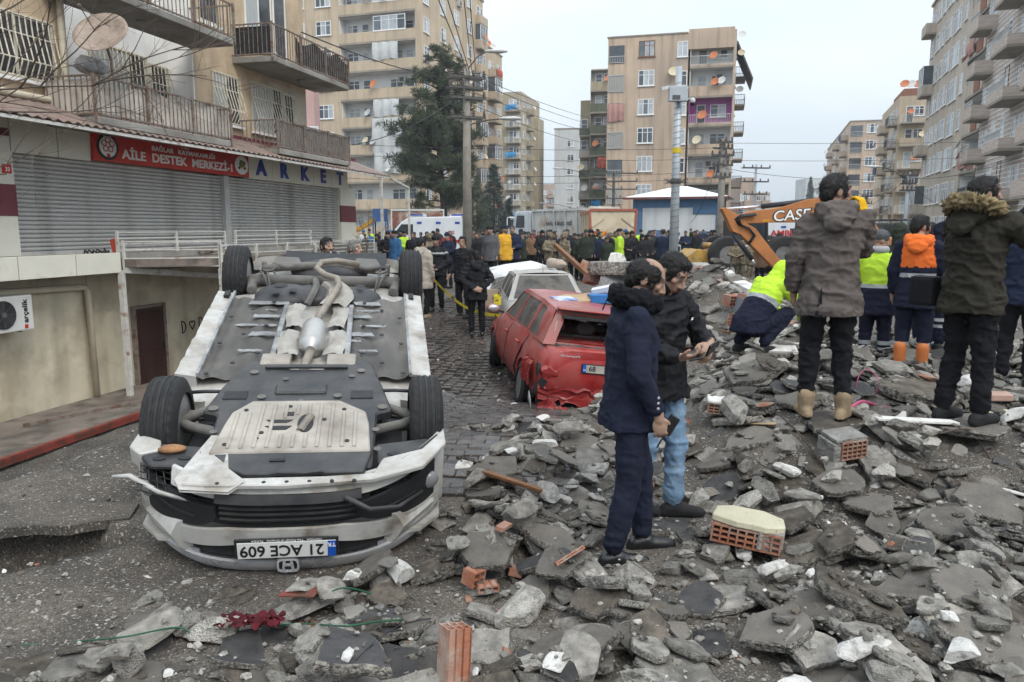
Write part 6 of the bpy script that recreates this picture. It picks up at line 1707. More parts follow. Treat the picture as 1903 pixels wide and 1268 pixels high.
def dump_truck(label, p, rz, bedm, edge, letter=None, cabm=M_trw):
    """nose towards local -x"""
    t = thing('dump_truck', label, 'truck', p, rz)
    m = MB(); m.prism([(-3.6,1.0),(-3.65,1.9),(-3.35,2.95),(-1.75,3.0),(-1.75,1.0)], -1.2, 1.2, axis='y'); cb = m.build('cab', cabm, t, bevel=.08, seg=2, fixn=True)
    MB().prism([(-3.655,1.95),(-3.42,2.75),(-3.38,2.75),(-3.61,1.95)], -1.05, 1.05, axis='y').build('windscreen', M_glassd, cb, loc=(-.03,0,0))
    for sy in (-1, 1):
        MB().prism([(-3.3,1.9),(-3.15,2.7),(-2.4,2.7),(-2.4,1.9)], sy*1.205-.01, sy*1.205+.01, axis='y').build('cab_window', M_glassd, cb)
        MB().cbox((-3.75, sy*1.38, 2.25), (.12,.16,.62)).build('wing_mirror', M_black, cb, bevel=.02); MB().bar((-3.5,sy*1.2,2.5),(-3.75,sy*1.36,2.5),.04,.04).build('mirror_arm', M_black, cb)
    MB().box(-3.55,-1.8,-1.15,1.15,.45,1.0).build('bumper', M_black, t, bevel=.03); MB().box(-1.8,3.4,-.45,.45,.75,1.05).build('chassis', M_black, t)
    b = MB()
    z0, z1 = 1.25, 3.05
    b.loft([[(x_, -hw, z0), (x_, -hw-.12, z1), (x_, hw+.12, z1), (x_, hw, z0)] for x_, hw in ((-1.5,1.12),(3.5,1.12))])
    bd = b.build('tipper_body', bedm, t, fixn=True)
    for x_ in (-1.5,-.5,.5,1.5,2.5,3.42):
        for sy in (-1, 1):
            MB().bar((x_, sy*1.14, z0), (x_, sy*1.27, z1), .12, .10, up=(1,0,0)).build('rib', bedm, bd)
    for sy in (-1, 1): MB().box(-1.55,3.55,sy*1.26-.06,sy*1.26+.06,z1-.12,z1+.02).build('top_rail', edge, bd)
    tg = MB().prism([(-1.18,z0-.2),(-1.3,z1+.06),(1.3,z1+.06),(1.18,z0-.2)], 3.52, 3.62, axis='x').build('tailgate', bedm, t)
    for a_, c_ in (((-1.18,z0-.2),(-1.3,z1+.06)),((-1.3,z1+.06),(1.3,z1+.06)),((1.3,z1+.06),(1.18,z0-.2)),((-1.18,z0-.2),(1.18,z0-.2))):
        MB().bar((3.64,*a_),(3.64,*c_),.12,.10,up=(1,0,0)).build('tailgate_edge', edge, tg)
    for sy in (-1, 1):
        MB().bar((3.64,sy*.5,z1-.35),(3.64,sy*1.15,z1-.85),.1,.08,up=(1,0,0)).build('tailgate_brace', bedm, tg)
        mk = MB().box(3.63,3.66,sy*.72-.36,sy*.72+.36,1.72,1.95).build('reflector', mat('reflector red', (.5,.08,.03), .4), tg)
        for k in range(2): MB().prism([(sy*.72-.30+.36*k,1.72),(sy*.72-.20+.36*k,1.95),(sy*.72-.05+.36*k,1.95),(sy*.72-.15+.36*k,1.72)], 3.661, 3.666, axis='x').build('reflector_stripe', M_yel, mk)
    MB().box(3.4,3.6,-1.2,1.2,.7,.95).build('rear_bumper', M_black, t)
    for x_ in (-2.7, 1.3, 2.6):
        for sy in (-1, 1):
            w_ = new_obj('wheel', None, t, (x_, sy*1.02, .52), (0,0,R(90)*sy)); new_obj('tyre', M_big, w_); new_obj('rim', RM_big, w_)
    if letter: new_obj('lettering', text_mesh('lettering', letter, .32, M_signk, .004, .004, width=2.3), bd, (.9, -1.235, 2.15), (R(86),0,0))
    return t
q = at(1046, 425, 50); dump_truck('white municipal dump truck with a rust stained grey tipper', (q.x, 50, 0), R(-50), M_bed, M_bed, 'BAĞLAR BELEDİYESİ')
q = at(1130, 425, 44); t2 = dump_truck('dump truck seen from behind with a cream tailgate edged in red', (q.x, 46.5, -.25), R(-88), M_bedc, M_bedr)
q = at(983, 425, 80); dump_truck('distant white truck facing down the street behind the crowd', (q.x-.5, 80, 0), R(80), M_trw, M_trw)

# excavator: arm in one plane, house behind the people
YE = 26.0; ex0 = at(1560, 425, YE); ex0.z = 0
exc = thing('excavator', 'orange excavator with a raised arm lettered in white and black', 'excavator', ex0)
EL = lambda px, py, dy=0.0: at(px, py, YE) - ex0 + Vector((0, dy, 0))
def plate(pts, th, name, m_, bev=.015, par=exc, y0=0.0):
    pp = [EL(*p) for p in pts]
    m = MB(); m.prism([(p.x, p.z) for p in pp], y0-th/2, y0+th/2, axis='y'); return m.build(name, m_, par, bevel=bev, fixn=True)
boom = plate([(1370,408),(1376,399),(1395,392),(1440,388),(1497,371),(1520,369),(1545,376),(1580,388),(1612,405),(1640,440),(1622,446),(1598,420),(1565,408),(1520,405),(1475,414),(1430,414),(1384,416)], .42, 'boom', M_orange)
stick = plate([(1338,388),(1345,386),(1362,397),(1374,404),(1384,416),(1400,425),(1452,492),(1446,500),(1432,496),(1372,436),(1358,431),(1349,412)], .36, 'stick', M_orange, y0=-.08)
m = MB(); m.tube([EL(1347,389,-.05), EL(1420,383,-.05)], .045, 10); m.build('cylinder_rod', M_rod, exc, smooth=True)
m = MB(); m.tube([EL(1414,384,-.05), EL(1500,374,-.05)], .085, 12); m.build('cylinder', M_cyl, exc, smooth=True)
m = MB(); m.tube([EL(1359,434,-.15), EL(1395,482,-.15)], .08, 12); m.build('bucket_cylinder', M_cyl, exc, smooth=True)
m = MB(); m.tube([EL(1393,480,-.15), EL(1402,492,-.15)], .045, 10); m.build('bucket_rod', M_rod, exc, smooth=True)
for k, dy in enumerate((-.26,-.30,-.34)):
    m = MB(); m.tube([EL(1400,398+k,dy), EL(1372+k*2,400+k,dy), EL(1362+k*3,408,dy), EL(1368+k*2,418,dy), EL(1388,424+k,dy), EL(1396+k,438,dy), EL(1386,452+k,dy)], .03, 6); m.build('hose', M_hose, exc, smooth=True)
o = new_obj('lettering', text_mesh('lettering', 'CASE', .48, M_signk, .004, .03, width=1.32, shear=.12), boom, EL(1468,401)+Vector((0,-.215,0)), (R(90),R(-4),0))
o = new_obj('lettering', text_mesh('lettering', 'CASE', .48, M_signw, .004, .006, width=1.22, shear=.12), boom, EL(1468,401)+Vector((0,-.222,0)), (R(90),R(-4),0))
m = MB(); m.cbox(tuple(EL(1420,410)+Vector((0,-.215,0))), (.22,.006,.07)); m.build('warning_label', M_yel, boom)
bk = plate([(1446,500),(1452,492),(1470,505),(1478,530),(1460,548),(1436,540),(1432,520)], .9, 'bucket', M_iron)
hs_ = MB().box(.35,2.7,-.2,2.3,.9,1.55).build('house', M_orange, exc, bevel=.08, seg=2)
MB().box(.6,1.7,.9,1.9,1.55,2.05).build('operator_cab', M_glassd, exc, bevel=.06)
for y_ in (-.3, 1.9):
    tr = MB(); pts = [(1.5+1.7*math.copysign(abs(math.cos(a))**.35,math.cos(a)), .42+.42*math.copysign(abs(math.sin(a))**.6,math.sin(a))) for a in [k*math.pi/16 for k in range(32)]]
    tr.prism(pts, y_-.25, y_+.25, axis='y'); tr.build('track', M_iron, exc, fixn=True)
# wheel loader
YL = 33.0; l0 = at(1390, 425, YL); l0.z = 0
ld = thing('wheel_loader', 'yellow wheel loader with big tyres behind the excavator arm', 'loader', l0)
LL = lambda px, py, dy=0.0: at(px, py, YL) - l0 + Vector((0, dy, 0))
def lplate(pts, th, name, m_, y0=0.0, par=ld, bev=.02):
    pp = [LL(*p) for p in pts]; m = MB(); m.prism([(p.x, p.z) for p in pp], y0-th/2, y0+th/2, axis='y'); return m.build(name, m_, par, bevel=bev, fixn=True)
for y0 in (-.7, .7): lplate([(1284,470),(1290,462),(1312,466),(1345,455),(1358,451),(1358,460),(1330,478),(1305,488),(1288,482)], .16, 'lift_arm', M_yellow, y0)
m = MB(); m.tube([LL(1303,455,-.3), LL(1330,457,-.3)], .12, 10); m.build('tilt_cylinder', M_yellow, ld, smooth=True)
lplate([(1284,462),(1292,470),(1292,500),(1280,505),(1268,500),(1262,478)], 2.4, 'bucket', M_yellow)
lplate([(1418,448),(1448,446),(1464,456),(1464,488),(1418,488)], 1.7, 'engine_cover', M_yellow)
lplate([(1340,462),(1420,458),(1420,488),(1345,490)], 1.3, 'front_frame', M_yellow)
cbn = lplate([(1352,455),(1358,412),(1412,410),(1418,452)], 1.4, 'cab', M_glassd)
for px_ in (1354, 1386, 1415): lplate([(px_-2,455),(px_-1,411),(px_+2,411),(px_+2,455)], 1.5, 'cab_post', M_cyl, par=cbn, bev=0)
lplate([(1354,412),(1416,410),(1416,405),(1356,406)], 1.7, 'cab_roof', M_cyl, par=cbn)
lplate([(1430,448),(1440,448),(1440,434),(1430,434)], .06, 'ladder', M_cyl, -.9, bev=0)
TYL, RML = tyre_mesh(.78, .5, .36, 48), rim_mesh(.37, .45)
for px_, y_ in ((1340,-.9),(1340,.9),(1440,-.9),(1440,.9)):
    c_ = LL(px_, 480, y_); w_ = new_obj('wheel', None, ld, (c_.x, y_, .78), (0,0,R(90)*(1 if y_ > 0 else -1))); new_obj('tyre', TYL, w_); new_obj('rim', RML, w_)
# dark off-road vehicle with roof rack
YJ = 29.0; j0 = at(1632, 425, YJ); j0.z = 0
jp = thing('off_road_vehicle', 'black off-road vehicle with a roof rack behind the workers', 'off-road vehicle', j0, R(-12))
M_jeep = mat('jeep black', (.02,.022,.024), .4, .1, 2, 0)
MB().box(-1.9,1.9,-.85,.85,.55,1.35).build('body', M_jeep, jp, bevel=.08, seg=2)
cbj = MB().prism([(-1.85,1.3),(-1.7,2.05),(.75,2.05),(1.1,1.3)], -.78, .78, axis='y').build('cabin', M_jeep, jp, bevel=.05, fixn=True)
for x0, x1 in ((-1.6,-.75),(-.65,.1),(.2,.82)): MB().prism([(x0,1.40),(x0+.05,1.93),(x1-.08,1.93),(x1,1.40)], -.80, -.785, axis='y').build('window', M_glassd, cbj)
rk = MB()
for y_ in (-.7,0,.7): rk.bar((-1.7,y_,2.15),(.8,y_,2.15),.05,.05)
for k in range(8): rk.bar((-1.7+.35*k,-.75,2.17),(-1.7+.35*k,.75,2.17),.04,.04)
for x_ in (-1.5,.6):
    for y_ in (-.7,.7): rk.bar((x_,y_,2.0),(x_,y_,2.15),.04,.04)
rk.build('roof_rack', M_cyl, jp)
for x_ in (-1.3,1.35):
    for y_ in (-.75,.75): w_ = wheel(jp, x_, y_, .36, 1); w_.rotation_euler = (0,0,R(90)*(1 if y_ > 0 else -1)); w_.scale = (1.2,)*3
# ------------------------------------------------------------------ rubble
SK = dict(spec=.25, rnd=.34)
M_asph = mat('broken asphalt', (.155,.139,.121), .85, .28, 2.2, .8, 34, c2=(.20,.19,.175), c2s=26, c2t=.64, c2w=.05, dust=.5, dustc=(.25,.222,.185), dusts=1.8, bdist=.03, **SK)
M_asphd = mat('black bitumen', (.058,.056,.057), .75, .3, 2.0, .7, 40, c2=(.13,.13,.13), c2s=30, c2t=.66, c2w=.05, dust=.3, dustc=(.13,.122,.11), dusts=2, bdist=.03, **SK)
M_asphe = mat('asphalt broken edge', (.30,.272,.232), .95, .3, 9, 1.0, 22, c2=(.085,.08,.073), c2s=11, c2t=.52, c2w=.08, bdist=.05, **SK)
M_mud = mat('muddy slab', (.165,.138,.108), .8, .3, 2.5, .7, 26, c2=(.08,.068,.056), c2s=3, c2t=.5, c2w=.12, bdist=.03, **SK)
M_cslab = mat('grey concrete slab', (.34,.312,.272), .92, .22, 2.5, .7, 26, c2=(.16,.15,.133), c2s=2.2, c2t=.52, c2w=.14, bdist=.03, **SK)
M_cedge = mat('concrete broken edge', (.43,.40,.35), .95, .3, 8, 1.0, 20, c2=(.19,.18,.16), c2s=9, c2t=.52, bdist=.05, **SK)
M_pale = mat('pale concrete lump', (.52,.485,.43), .95, .2, 4, 1.0, 16, c2=(.24,.225,.205), c2s=3.2, c2t=.58, c2w=.1, bdist=.06, **SK)
M_plaster = mat('white plaster', (.62,.60,.56), .9, .12, 4, .5, 20, c2=(.30,.28,.25), c2s=3, c2t=.6, bdist=.03, rnd=.1)
M_brick = mat('hollow brick clay', (.30,.118,.068), .92, .28, 6, .6, 40, c2=(.33,.25,.20), c2s=7, c2t=.54, c2w=.12, rnd=.15)
M_mortar = mat('grey mortar', (.24,.23,.21), .95, .25, 8, .8, 24, bdist=.04)
M_cream = mat('cream plaster face', (.50,.46,.33), .9, .1, 5, .3, 40, c2=(.30,.27,.20), c2s=22, c2t=.68, c2w=.03)
M_timber = mat('orange brown timber', (.20,.095,.045), .75, .3, 4, .3, 30, stretch=(1,14,14), rnd=.2)
M_rebar = mat('rebar', (.07,.05,.04), .7, .3, 20, .3, 80)

def slab_mesh(seed, mats, th=.24):
    rg = random.Random(seed); n = rg.choice((4,5,5,6,6,7)); el = rg.uniform(.62,1.0); a0 = rg.uniform(0,6.28)
    cor = []
    for i in range(n):
        a = a0 + 2*math.pi*(i + rg.uniform(-.28,.28))/n; r = rg.uniform(.72,1.0); cor.append((r*math.cos(a), r*el*math.sin(a)))
    out = []
    for i in range(n):
        p, q = cor[i], cor[(i+1)%n]; L = math.hypot(q[0]-p[0], q[1]-p[1]); k = max(2, int(L/.26)); nx_, ny_ = (q[1]-p[1])/L, -(q[0]-p[0])/L
        out.append((p[0]*.985, p[1]*.985))
        for j in range(1, k):
            e = rg.gauss(0,.028); out.append((lerp(p[0],q[0],j/k)+nx_*e, lerp(p[1],q[1],j/k)+ny_*e))
    m = MB(); K = len(out); t = th; lam = rg.uniform(-.1,.12)
    def ring(s, z, jz, jr): return [(x*(s+rg.gauss(0,jr)), y*(s+rg.gauss(0,jr)), z+rg.gauss(0,jz)+lam*t*x) for x, y in out]
    rings = [ring(.93,0,.0,.01), ring(.985,t*.16,.03*t,.012), ring(1.0,t*.5,.06*t,.03), ring(.995,t*.84,.03*t,.012), ring(.95,t,.02*t,.006), ring(.55,t,.03*t,.02)]
    m.loft(rings, caps=False, mif=lambda i, j: 0 if i >= 4 else (1 if i < 4 else 0))
    b = len(m.v); m.v += [(0,0,t+.02*t), (0,0,0)]
    m.f += [(b, 5*K+j, 5*K+(j+1)%K) for j in range(K)] + [(b+1, (j+1)%K, j) for j in range(K)]; m.m += [0]*K + [1]*K
    me = m.mesh('slab', mats, fixn=True); me['out'] = [c for p in cor for c in p]; me['th'] = t
    return me
_ico = bmesh.new(); bmesh.ops.create_icosphere(_ico, subdivisions=3, radius=1.0)
ICO_V = np.array([v.co[:] for v in _ico.verts]); ICO_F = [tuple(v.index for v in f.verts) for f in _ico.faces]; _ico.free()
_ico = bmesh.new(); bmesh.ops.create_icosphere(_ico, subdivisions=1, radius=1.0)
ICO1_V = np.array([v.co[:] for v in _ico.verts]); ICO1_F = [tuple(v.index for v in f.verts) for f in _ico.faces]; _ico.free()
def lump_mesh(seed, m_, flat=.6, planes=15, rough=.03, lo=False):
    g_ = np.random.default_rng(seed); V = (ICO1_V if lo else ICO_V).copy()
    for i in range(planes):
        n_ = g_.normal(size=3); n_ /= np.linalg.norm(n_); d = g_.uniform(.36,.74); h = V @ n_; k = h > d; V[k] -= np.outer(h[k]-d, n_)
    if not lo:
        nz = vnoise(V*2.6, seed) + .6*vnoise(V*6.0, seed+1); V += V*nz[:,None]*rough
    V *= np.array([1.0, g_.uniform(.6,.95), flat*g_.uniform(.75,1.1)]); V[:,2] -= V[:,2].min()
    me = bpy.data.meshes.new('lump'); me.from_pydata(V.tolist(), [], ICO1_F if lo else ICO_F); me.materials.append(m_)
    me['out'] = [c for a in np.linspace(0,2*math.pi,9)[:-1] for c in (.75*math.cos(a), .62*math.sin(a))]; me['th'] = float(V[:,2].max())*.85
    return me
SLABS = dict(asphalt=[slab_mesh(i, [M_asph, M_asphe], .20) for i in range(14)], dark=[slab_mesh(40+i, [M_asphd, M_asphe], .17) for i in range(7)], mud=[slab_mesh(60+i, [M_mud, M_asphe], .22) for i in range(7)],
    concrete=[slab_mesh(80+i, [M_cslab, M_cedge], .26) for i in range(9)], pale=[lump_mesh(i, M_pale, .55) for i in range(12)], stone=[lump_mesh(30+i, M_cslab, .5) for i in range(8)], plaster=[lump_mesh(50+i, M_plaster, .45) for i in range(4)], brick=[lump_mesh(70+i, M_brick, .5, 14, .02) for i in range(4)])
# height field the pieces settle on
GX0, GX1, GY0, GY1, GC = -4.0, 9.0, 2.2, 16.5, .04
gx = np.arange(GX0, GX1, GC); gy = np.arange(GY0, GY1, GC)
HG = np.array([[zt(x, y) for x in gx[::3]] for y in gy[::3]]); HG = np.repeat(np.repeat(HG, 3, 0), 3, 1)[:len(gy), :len(gx)] - .02
def hget(x, y): 
    i, j = int((y-GY0)/GC), int((x-GX0)/GC)
    return float(HG[min(max(i,0),len(gy)-1), min(max(j,0),len(gx)-1)])
FEET = {'navy': (1163,1040,4.22), 'phone': (1213,958,4.85), 'parka': (1528,778,5.6), 'fur': (1785,785,5.55), 'crouch': (1412,652,8.15), 'orange': (1690,700,8.3), 'lime': (1620,690,9.4), 'edge': (1884,716,7.6)}
FP = {k: at(*v) for k, v in FEET.items()}
def dens(x, y):
    left = lerp(-2.1, -.45, sst(3.0, 4.3, y)) if y < 4.6 else -.42 + .10*(y-4.6)
    d = sst(left-.35, left+.45, x)
    if x < .9: d *= 1 - sst(6.6, 7.5, y)
    elif x < 2.6: d *= 1 - sst(8.6, 9.2, y) * (1 - sst(11.2, 12, y))
    if y < 3.9 and x < -.2: d *= .55 + .45*sst(-1.4, -.2, x)
    if y > 9.5 and x > 5.5: d *= .4
    return d
LANDMARKS = [('in front of the overturned car', -1.2, 3.2), ('just right of the overturned car', -.1, 4.5), ('at the shoes of the man in navy', FP['navy'].x, FP['navy'].y), ('beside the pale jeans', FP['phone'].x+.2, FP['phone'].y), ('below the red hatchback', .8, 6.6),
    ('at the bottom centre', .5, 3.0), ('at the bottom right', 1.9, 3.1), ('near the cream plastered brick block', 1.5, 4.3), ('around the beige boots', FP['parka'].x, FP['parka'].y), ('by the sneakers of the camcorder man', FP['fur'].x, FP['fur'].y), ('near the crouching lime worker', FP['crouch'].x-.3, FP['crouch'].y),
    ('under the standing workers', 4.3, 8.6), ('on the heap behind the phone man', 3.0, 12.3), ('at the right edge', 2.9, 4.4), ('beside the grey hollow brick', 2.1, 4.9)]
PIECE_N = dict(asphalt=('asphalt_slab','grey asphalt slab'), dark=('asphalt_slab','black asphalt slab'), mud=('asphalt_slab','muddy brown asphalt slab'), concrete=('concrete_slab','pale grey concrete slab'), pale=('concrete_chunk','pale concrete chunk'), stone=('concrete_chunk','grey stony chunk'), plaster=('plaster_chunk','white plaster chunk'), brick=('brick_fragment','red brick fragment'))
pieces = []; rr = random.Random(99)
PAD = [(FP[k].x, FP[k].y - dy, .30) for k in ('navy','phone','parka','fur','crouch','orange','lime','edge') for dy in (0, .2)]
def settle(kind, x, y, s, rz, sz=None, tilt=.0, force_z=None, me=None, limit=.52):
    me = me or rr.choice(SLABS[kind]); out = np.array(me['out']).reshape(-1,2)*s; c_, s_ = math.cos(rz), math.sin(rz)
    out = out @ np.array([[c_, s_],[-s_, c_]]); sz = sz or s; th = me['th']*sz
    x0, x1 = out[:,0].min(), out[:,0].max(); y0, y1 = out[:,1].min(), out[:,1].max()
    j0, j1 = max(0,int((x+x0-GX0)/GC)), min(len(gx),int((x+x1-GX0)/GC)+1); i0, i1 = max(0,int((y+y0-GY0)/GC)), min(len(gy),int((y+y1-GY0)/GC)+1)
    if j1-j0 < 1 or i1-i0 < 1: return None
    X, Y = np.meshgrid(gx[j0:j1]-x, gy[i0:i1]-y); ins = np.ones_like(X, bool)
    hull = out[np.argsort(np.arctan2(out[:,1], out[:,0]))]
    for a, b in zip(hull, np.roll(hull, -1, 0)): ins &= ((b[0]-a[0])*(Y-a[1]) - (b[1]-a[1])*(X-a[0])) > -1e-9
    if ins.sum() < 1: ins[ins.shape[0]//2, ins.shape[1]//2] = True
    h = HG[i0:i1, j0:j1][ins]; xs_, ys_ = X[ins], Y[ins]
    if force_z is not None: a, bx, by = force_z - th, 0.0, 0.0
    else:
        if len(h) > 6:
            A = np.c_[np.ones(len(h)), xs_, ys_]; co = np.linalg.lstsq(A, h, rcond=None)[0]; bx, by = co[1], co[2]
        else: bx = by = 0.0
        bx += rr.gauss(0, tilt); by += rr.gauss(0, tilt); g_ = math.hypot(bx, by)
        if g_ > limit: bx, by = bx*limit/g_, by*limit/g_
        a = np.percentile(h - bx*xs_ - by*ys_, 67)
    top = a + th + bx*xs_ + by*ys_
    sub = HG[i0:i1, j0:j1]; sub[ins] = np.maximum(sub[ins], top)
    n_ = Vector((-bx,-by,1)).normalized(); q = Vector((0,0,1)).rotation_difference(n_) @ Matrix.Rotation(rz,3,'Z').to_quaternion()
    pieces.append([kind, me, Vector((x, y, a)), q, (s, s, sz), s])
    return a + th
KW = (['asphalt']*30 + ['dark']*10 + ['mud']*14 + ['concrete']*19 + ['pale']*15 + ['stone']*12 + ['plaster']*3 + ['brick']*1)
def scatter(n, smin, smax, kinds, tilt, pad=True, ymax=9.4, xr=(-2.4, 7.6), ymin=2.4):
    k = 0; tries = 0
    while k < n and tries < n*30:
        tries += 1
        y = rr.uniform(ymin, ymax); x = rr.uniform(*xr)
        if abs(x) > .70*y + .25: continue
        if rr.random() > dens(x, y): continue
        if -2.25 < x < -.5 and 3.75 < y < 8.2: continue
        s = smin + (smax-smin)*rr.random()**1.6
        if pad and any(math.hypot(x-a, y-b) < r*.6 + s*.8 for a, b, r in PAD): continue
        kd = rr.choice(kinds)
        if kd in ('pale','stone','plaster','brick') and s > .2: s *= .62
        if kd == 'brick': s = min(s, .09)
        settle(kd, x, y, s, rr.uniform(0,6.28), s*rr.uniform(.6,.95) if s > .26 else s*rr.uniform(.7,1.12), tilt); k += 1
scatter(240, .06, .12, KW, .14, pad=False)
scatter(200, .10, .20, KW, .12, pad=False)
for k, s_, kd in (('navy',.36,'asphalt'),('phone',.38,'dark'),('parka',.40,'mud'),('fur',.42,'asphalt'),('crouch',.42,'asphalt'),('orange',.45,'mud'),('lime',.45,'asphalt'),('edge',.45,'concrete')):
    settle(kd, FP[k].x + .05, FP[k].y - .02, s_, rr.uniform(0,6), .26, force_z=FP[k].z + .004)
# slabs that can be made out one by one in the photograph: (pixel x, pixel y, half size, kind, turn)
HERO = [(1400,830,.36,'asphalt',.2),(1500,1040,.34,'mud',.5),(1590,1110,.36,'mud',2.6),(1720,1110,.40,'asphalt',.1),(1300,1125,.22,'dark',1.0),(1065,1220,.30,'asphalt',.4),(1620,960,.30,'asphalt',1.7),(1840,960,.36,'asphalt',.8),(1290,935,.30,'dark',.3),(1000,920,.28,'asphalt',2.0),(1010,1000,.27,'asphalt',.1),
    (1400,700,.46,'asphalt',.2),(1350,660,.42,'concrete',.0),(1500,690,.30,'dark',.9),(1700,735,.52,'mud',.0),(1680,790,.42,'asphalt',.1),(1850,830,.40,'dark',2.4),(1470,980,.26,'mud',.0),(900,1055,.26,'asphalt',.2),(800,1070,.24,'mud',1.2),(700,1150,.30,'dark',.2),(640,1215,.36,'dark',.4),(1840,1210,.36,'asphalt',.3),(1450,1180,.30,'asphalt',1.1),
    (1760,1000,.30,'asphalt',.6),(1580,1010,.27,'asphalt',2.0),(1130,800,.26,'dark',.6),(920,860,.30,'asphalt',.3),(1240,840,.24,'concrete',.5),(1120,1130,.24,'mud',.3),(1240,1130,.20,'asphalt',1.0),(1330,870,.24,'asphalt',.7),(1560,900,.26,'asphalt',.1),(1700,900,.30,'mud',.4),(1800,1100,.28,'asphalt',.0),(990,1110,.24,'asphalt',1.9),(1480,770,.30,'asphalt',.2)]
LUMPS = [(893,910,.155,'pale',.1),(1140,1090,.20,'concrete',.1),(400,1197,.20,'pale',.3),(1610,1222,.14,'plaster',.5),(285,1125,.10,'pale',.4),(225,1240,.08,'stone',0),(553,1185,.09,'pale',.2),(350,1088,.05,'pale',0),(728,1095,.07,'stone',.5),(850,1050,.11,'pale',.4),(1268,1030,.085,'pale',.2),(1280,830,.12,'pale',.9),(1550,900,.09,'pale',.2),(1640,910,.11,'pale',.5),(1210,1215,.12,'concrete',.4),
    (1670,795,.13,'pale',.3),(1720,810,.12,'pale',.6),(1625,805,.10,'pale',.1),(905,1230,.18,'concrete',.8),(950,848,.07,'plaster',.2),(1010,795,.08,'plaster',.4),(660,1085,.07,'plaster',.2),(1440,1065,.10,'plaster',.4),(280,1080,.05,'plaster',.1),(1760,1170,.08,'plaster',.1),(1100,960,.10,'stone',.4),(960,970,.13,'stone',.1),(1060,915,.07,'pale',.4),(1730,930,.10,'stone',.3),(1330,1040,.12,'concrete',.3)]
def gpos(px, py):
    """where the line of sight through this pixel meets the settled surface"""
    lo, hi = 2.2, 16.0
    p = at(px, py, lo)
    Y = lo
    while Y < hi:
        p = at(px, py, Y)
        if p.z <= hget(p.x, p.y): break
        Y += .03
    return p
scatter(120, .08, .15, KW, .2)
scatter(980, .095, .24, KW, .16)
for px, py, s, kd, rz in HERO + [(110,1150,.24,'asphalt',.3),(40,1235,.32,'mud',.5),(190,1075,.20,'asphalt',1.4),(150,1210,.16,'mud',.2),(420,1110,.16,'mud',.1),(520,1115,.14,'asphalt',.9)]:
    p = gpos(px, py)
    if any(math.hypot(p.x-a, p.y-b) < .16 + s*.6 for a, b, r in PAD): continue
    s *= .8; settle(kd, p.x, p.y, s, rz, s*(.95 if px > 560 else .3), .04, limit=.3)
scatter(120, .11, .2, KW, .18)
scatter(150, .06, .13, KW, .22)
for px, py, s, kd, rz in LUMPS:
    p = gpos(px, py)
    if any(math.hypot(p.x-a, p.y-b) < .18 + s*.5 for a, b, r in PAD): continue
    settle(kd, p.x, p.y, s, rz, s*1.05, .06)
# the heap further back
scatter(620, .10, .34, ['concrete']*4 + ['pale']*5 + ['stone']*4 + ['asphalt']*2 + ['brick'] + ['plaster'], .22, ymin=8.8, ymax=15.0, xr=(.9, 6.2))
def score(p): return p[5] / max(1.5, p[2].y)
order = sorted(range(len(pieces)), key=lambda i: -score(pieces[i]) * (1.0 if abs(pieces[i][2].x) < .68*pieces[i][2].y + .15 else .05))
per_kind = {}; singles = []
bulk = {}
for i in order:
    kind, me, loc_, q, sc_, s = pieces[i]; nm, txt = PIECE_N[kind]
    if per_kind.get(nm, 0) < 230 and sum(per_kind.values()) < 560:
        per_kind[nm] = per_kind.get(nm, 0) + 1
        o = new_obj(nm, me, None, loc_); o.rotation_mode = 'QUATERNION'; o.rotation_quaternion = q; o.scale = sc_; singles.append(o)
        where = min(LANDMARKS, key=lambda l: (l[1]-loc_.x)**2 + (l[2]-loc_.y)**2)[0]
        tl = q.to_matrix().col[2]; lean = '' if tl.z > .975 else ('tilted ' if tl.z > .93 else 'steep ')
        size = lean + 'large ' if s > .30 else (lean if s > .16 else lean + 'small ')
        tag(o, size + txt + ' ' + where, nm.split('_')[-1], 'rubble ' + where, 'thing')
    else: bulk.setdefault(me.materials[0].name, []).append((me, Matrix.Translation(loc_) @ q.to_matrix().to_4x4() @ Matrix.Diagonal((*sc_, 1))))
def ordinals(objs):
    """alike neighbours get their place in the row of alike things, counted from the left of the photograph"""
    by = {}
    for o in objs: by.setdefault(o['label'], []).append(o)
    W = ['first','second','third','fourth','fifth','sixth','seventh','eighth','ninth','tenth','eleventh','twelfth','thirteenth','fourteenth','fifteenth']
    for lab, os_ in by.items():
        if 1 < len(os_) < 16 and len(lab.split()) <= 13:
            os_.sort(key=lambda o: o.location.x/o.location.y)
            for i, o in enumerate(os_): o['label'] = lab + ', ' + (W[i] if i < len(os_)-1 else 'last') + ' from left'
def join_stuff(name, items, label):
    V, Fc, Mi, mats, b = [], [], [], [], 0
    for me, Mx in items:
        n = len(me.vertices); co = np.empty(n*3); me.vertices.foreach_get('co', co); A = np.array(Mx); V.append(co.reshape(-1,3) @ A[:3,:3].T + A[:3,3])
        idx = []
        for m_ in me.materials:
            if m_ not in mats: mats.append(m_)
            idx.append(mats.index(m_))
        for p in me.polygons: Fc.append(tuple(b+v for v in p.vertices)); Mi.append(idx[p.material_index])
        b += n
    out = bpy.data.meshes.new(name); out.from_pydata(np.vstack(V).tolist(), [], Fc)
    for m_ in mats: out.materials.append(m_)
    out.polygons.foreach_set('material_index', Mi); o = new_obj(name, out); tag(o, label, kind='stuff'); return o
ordinals(singles)
allb = [x for v in bulk.values() for x in v]
if allb: join_stuff('rubble', allb, 'smaller broken asphalt and concrete filling the gaps of the rubble field')
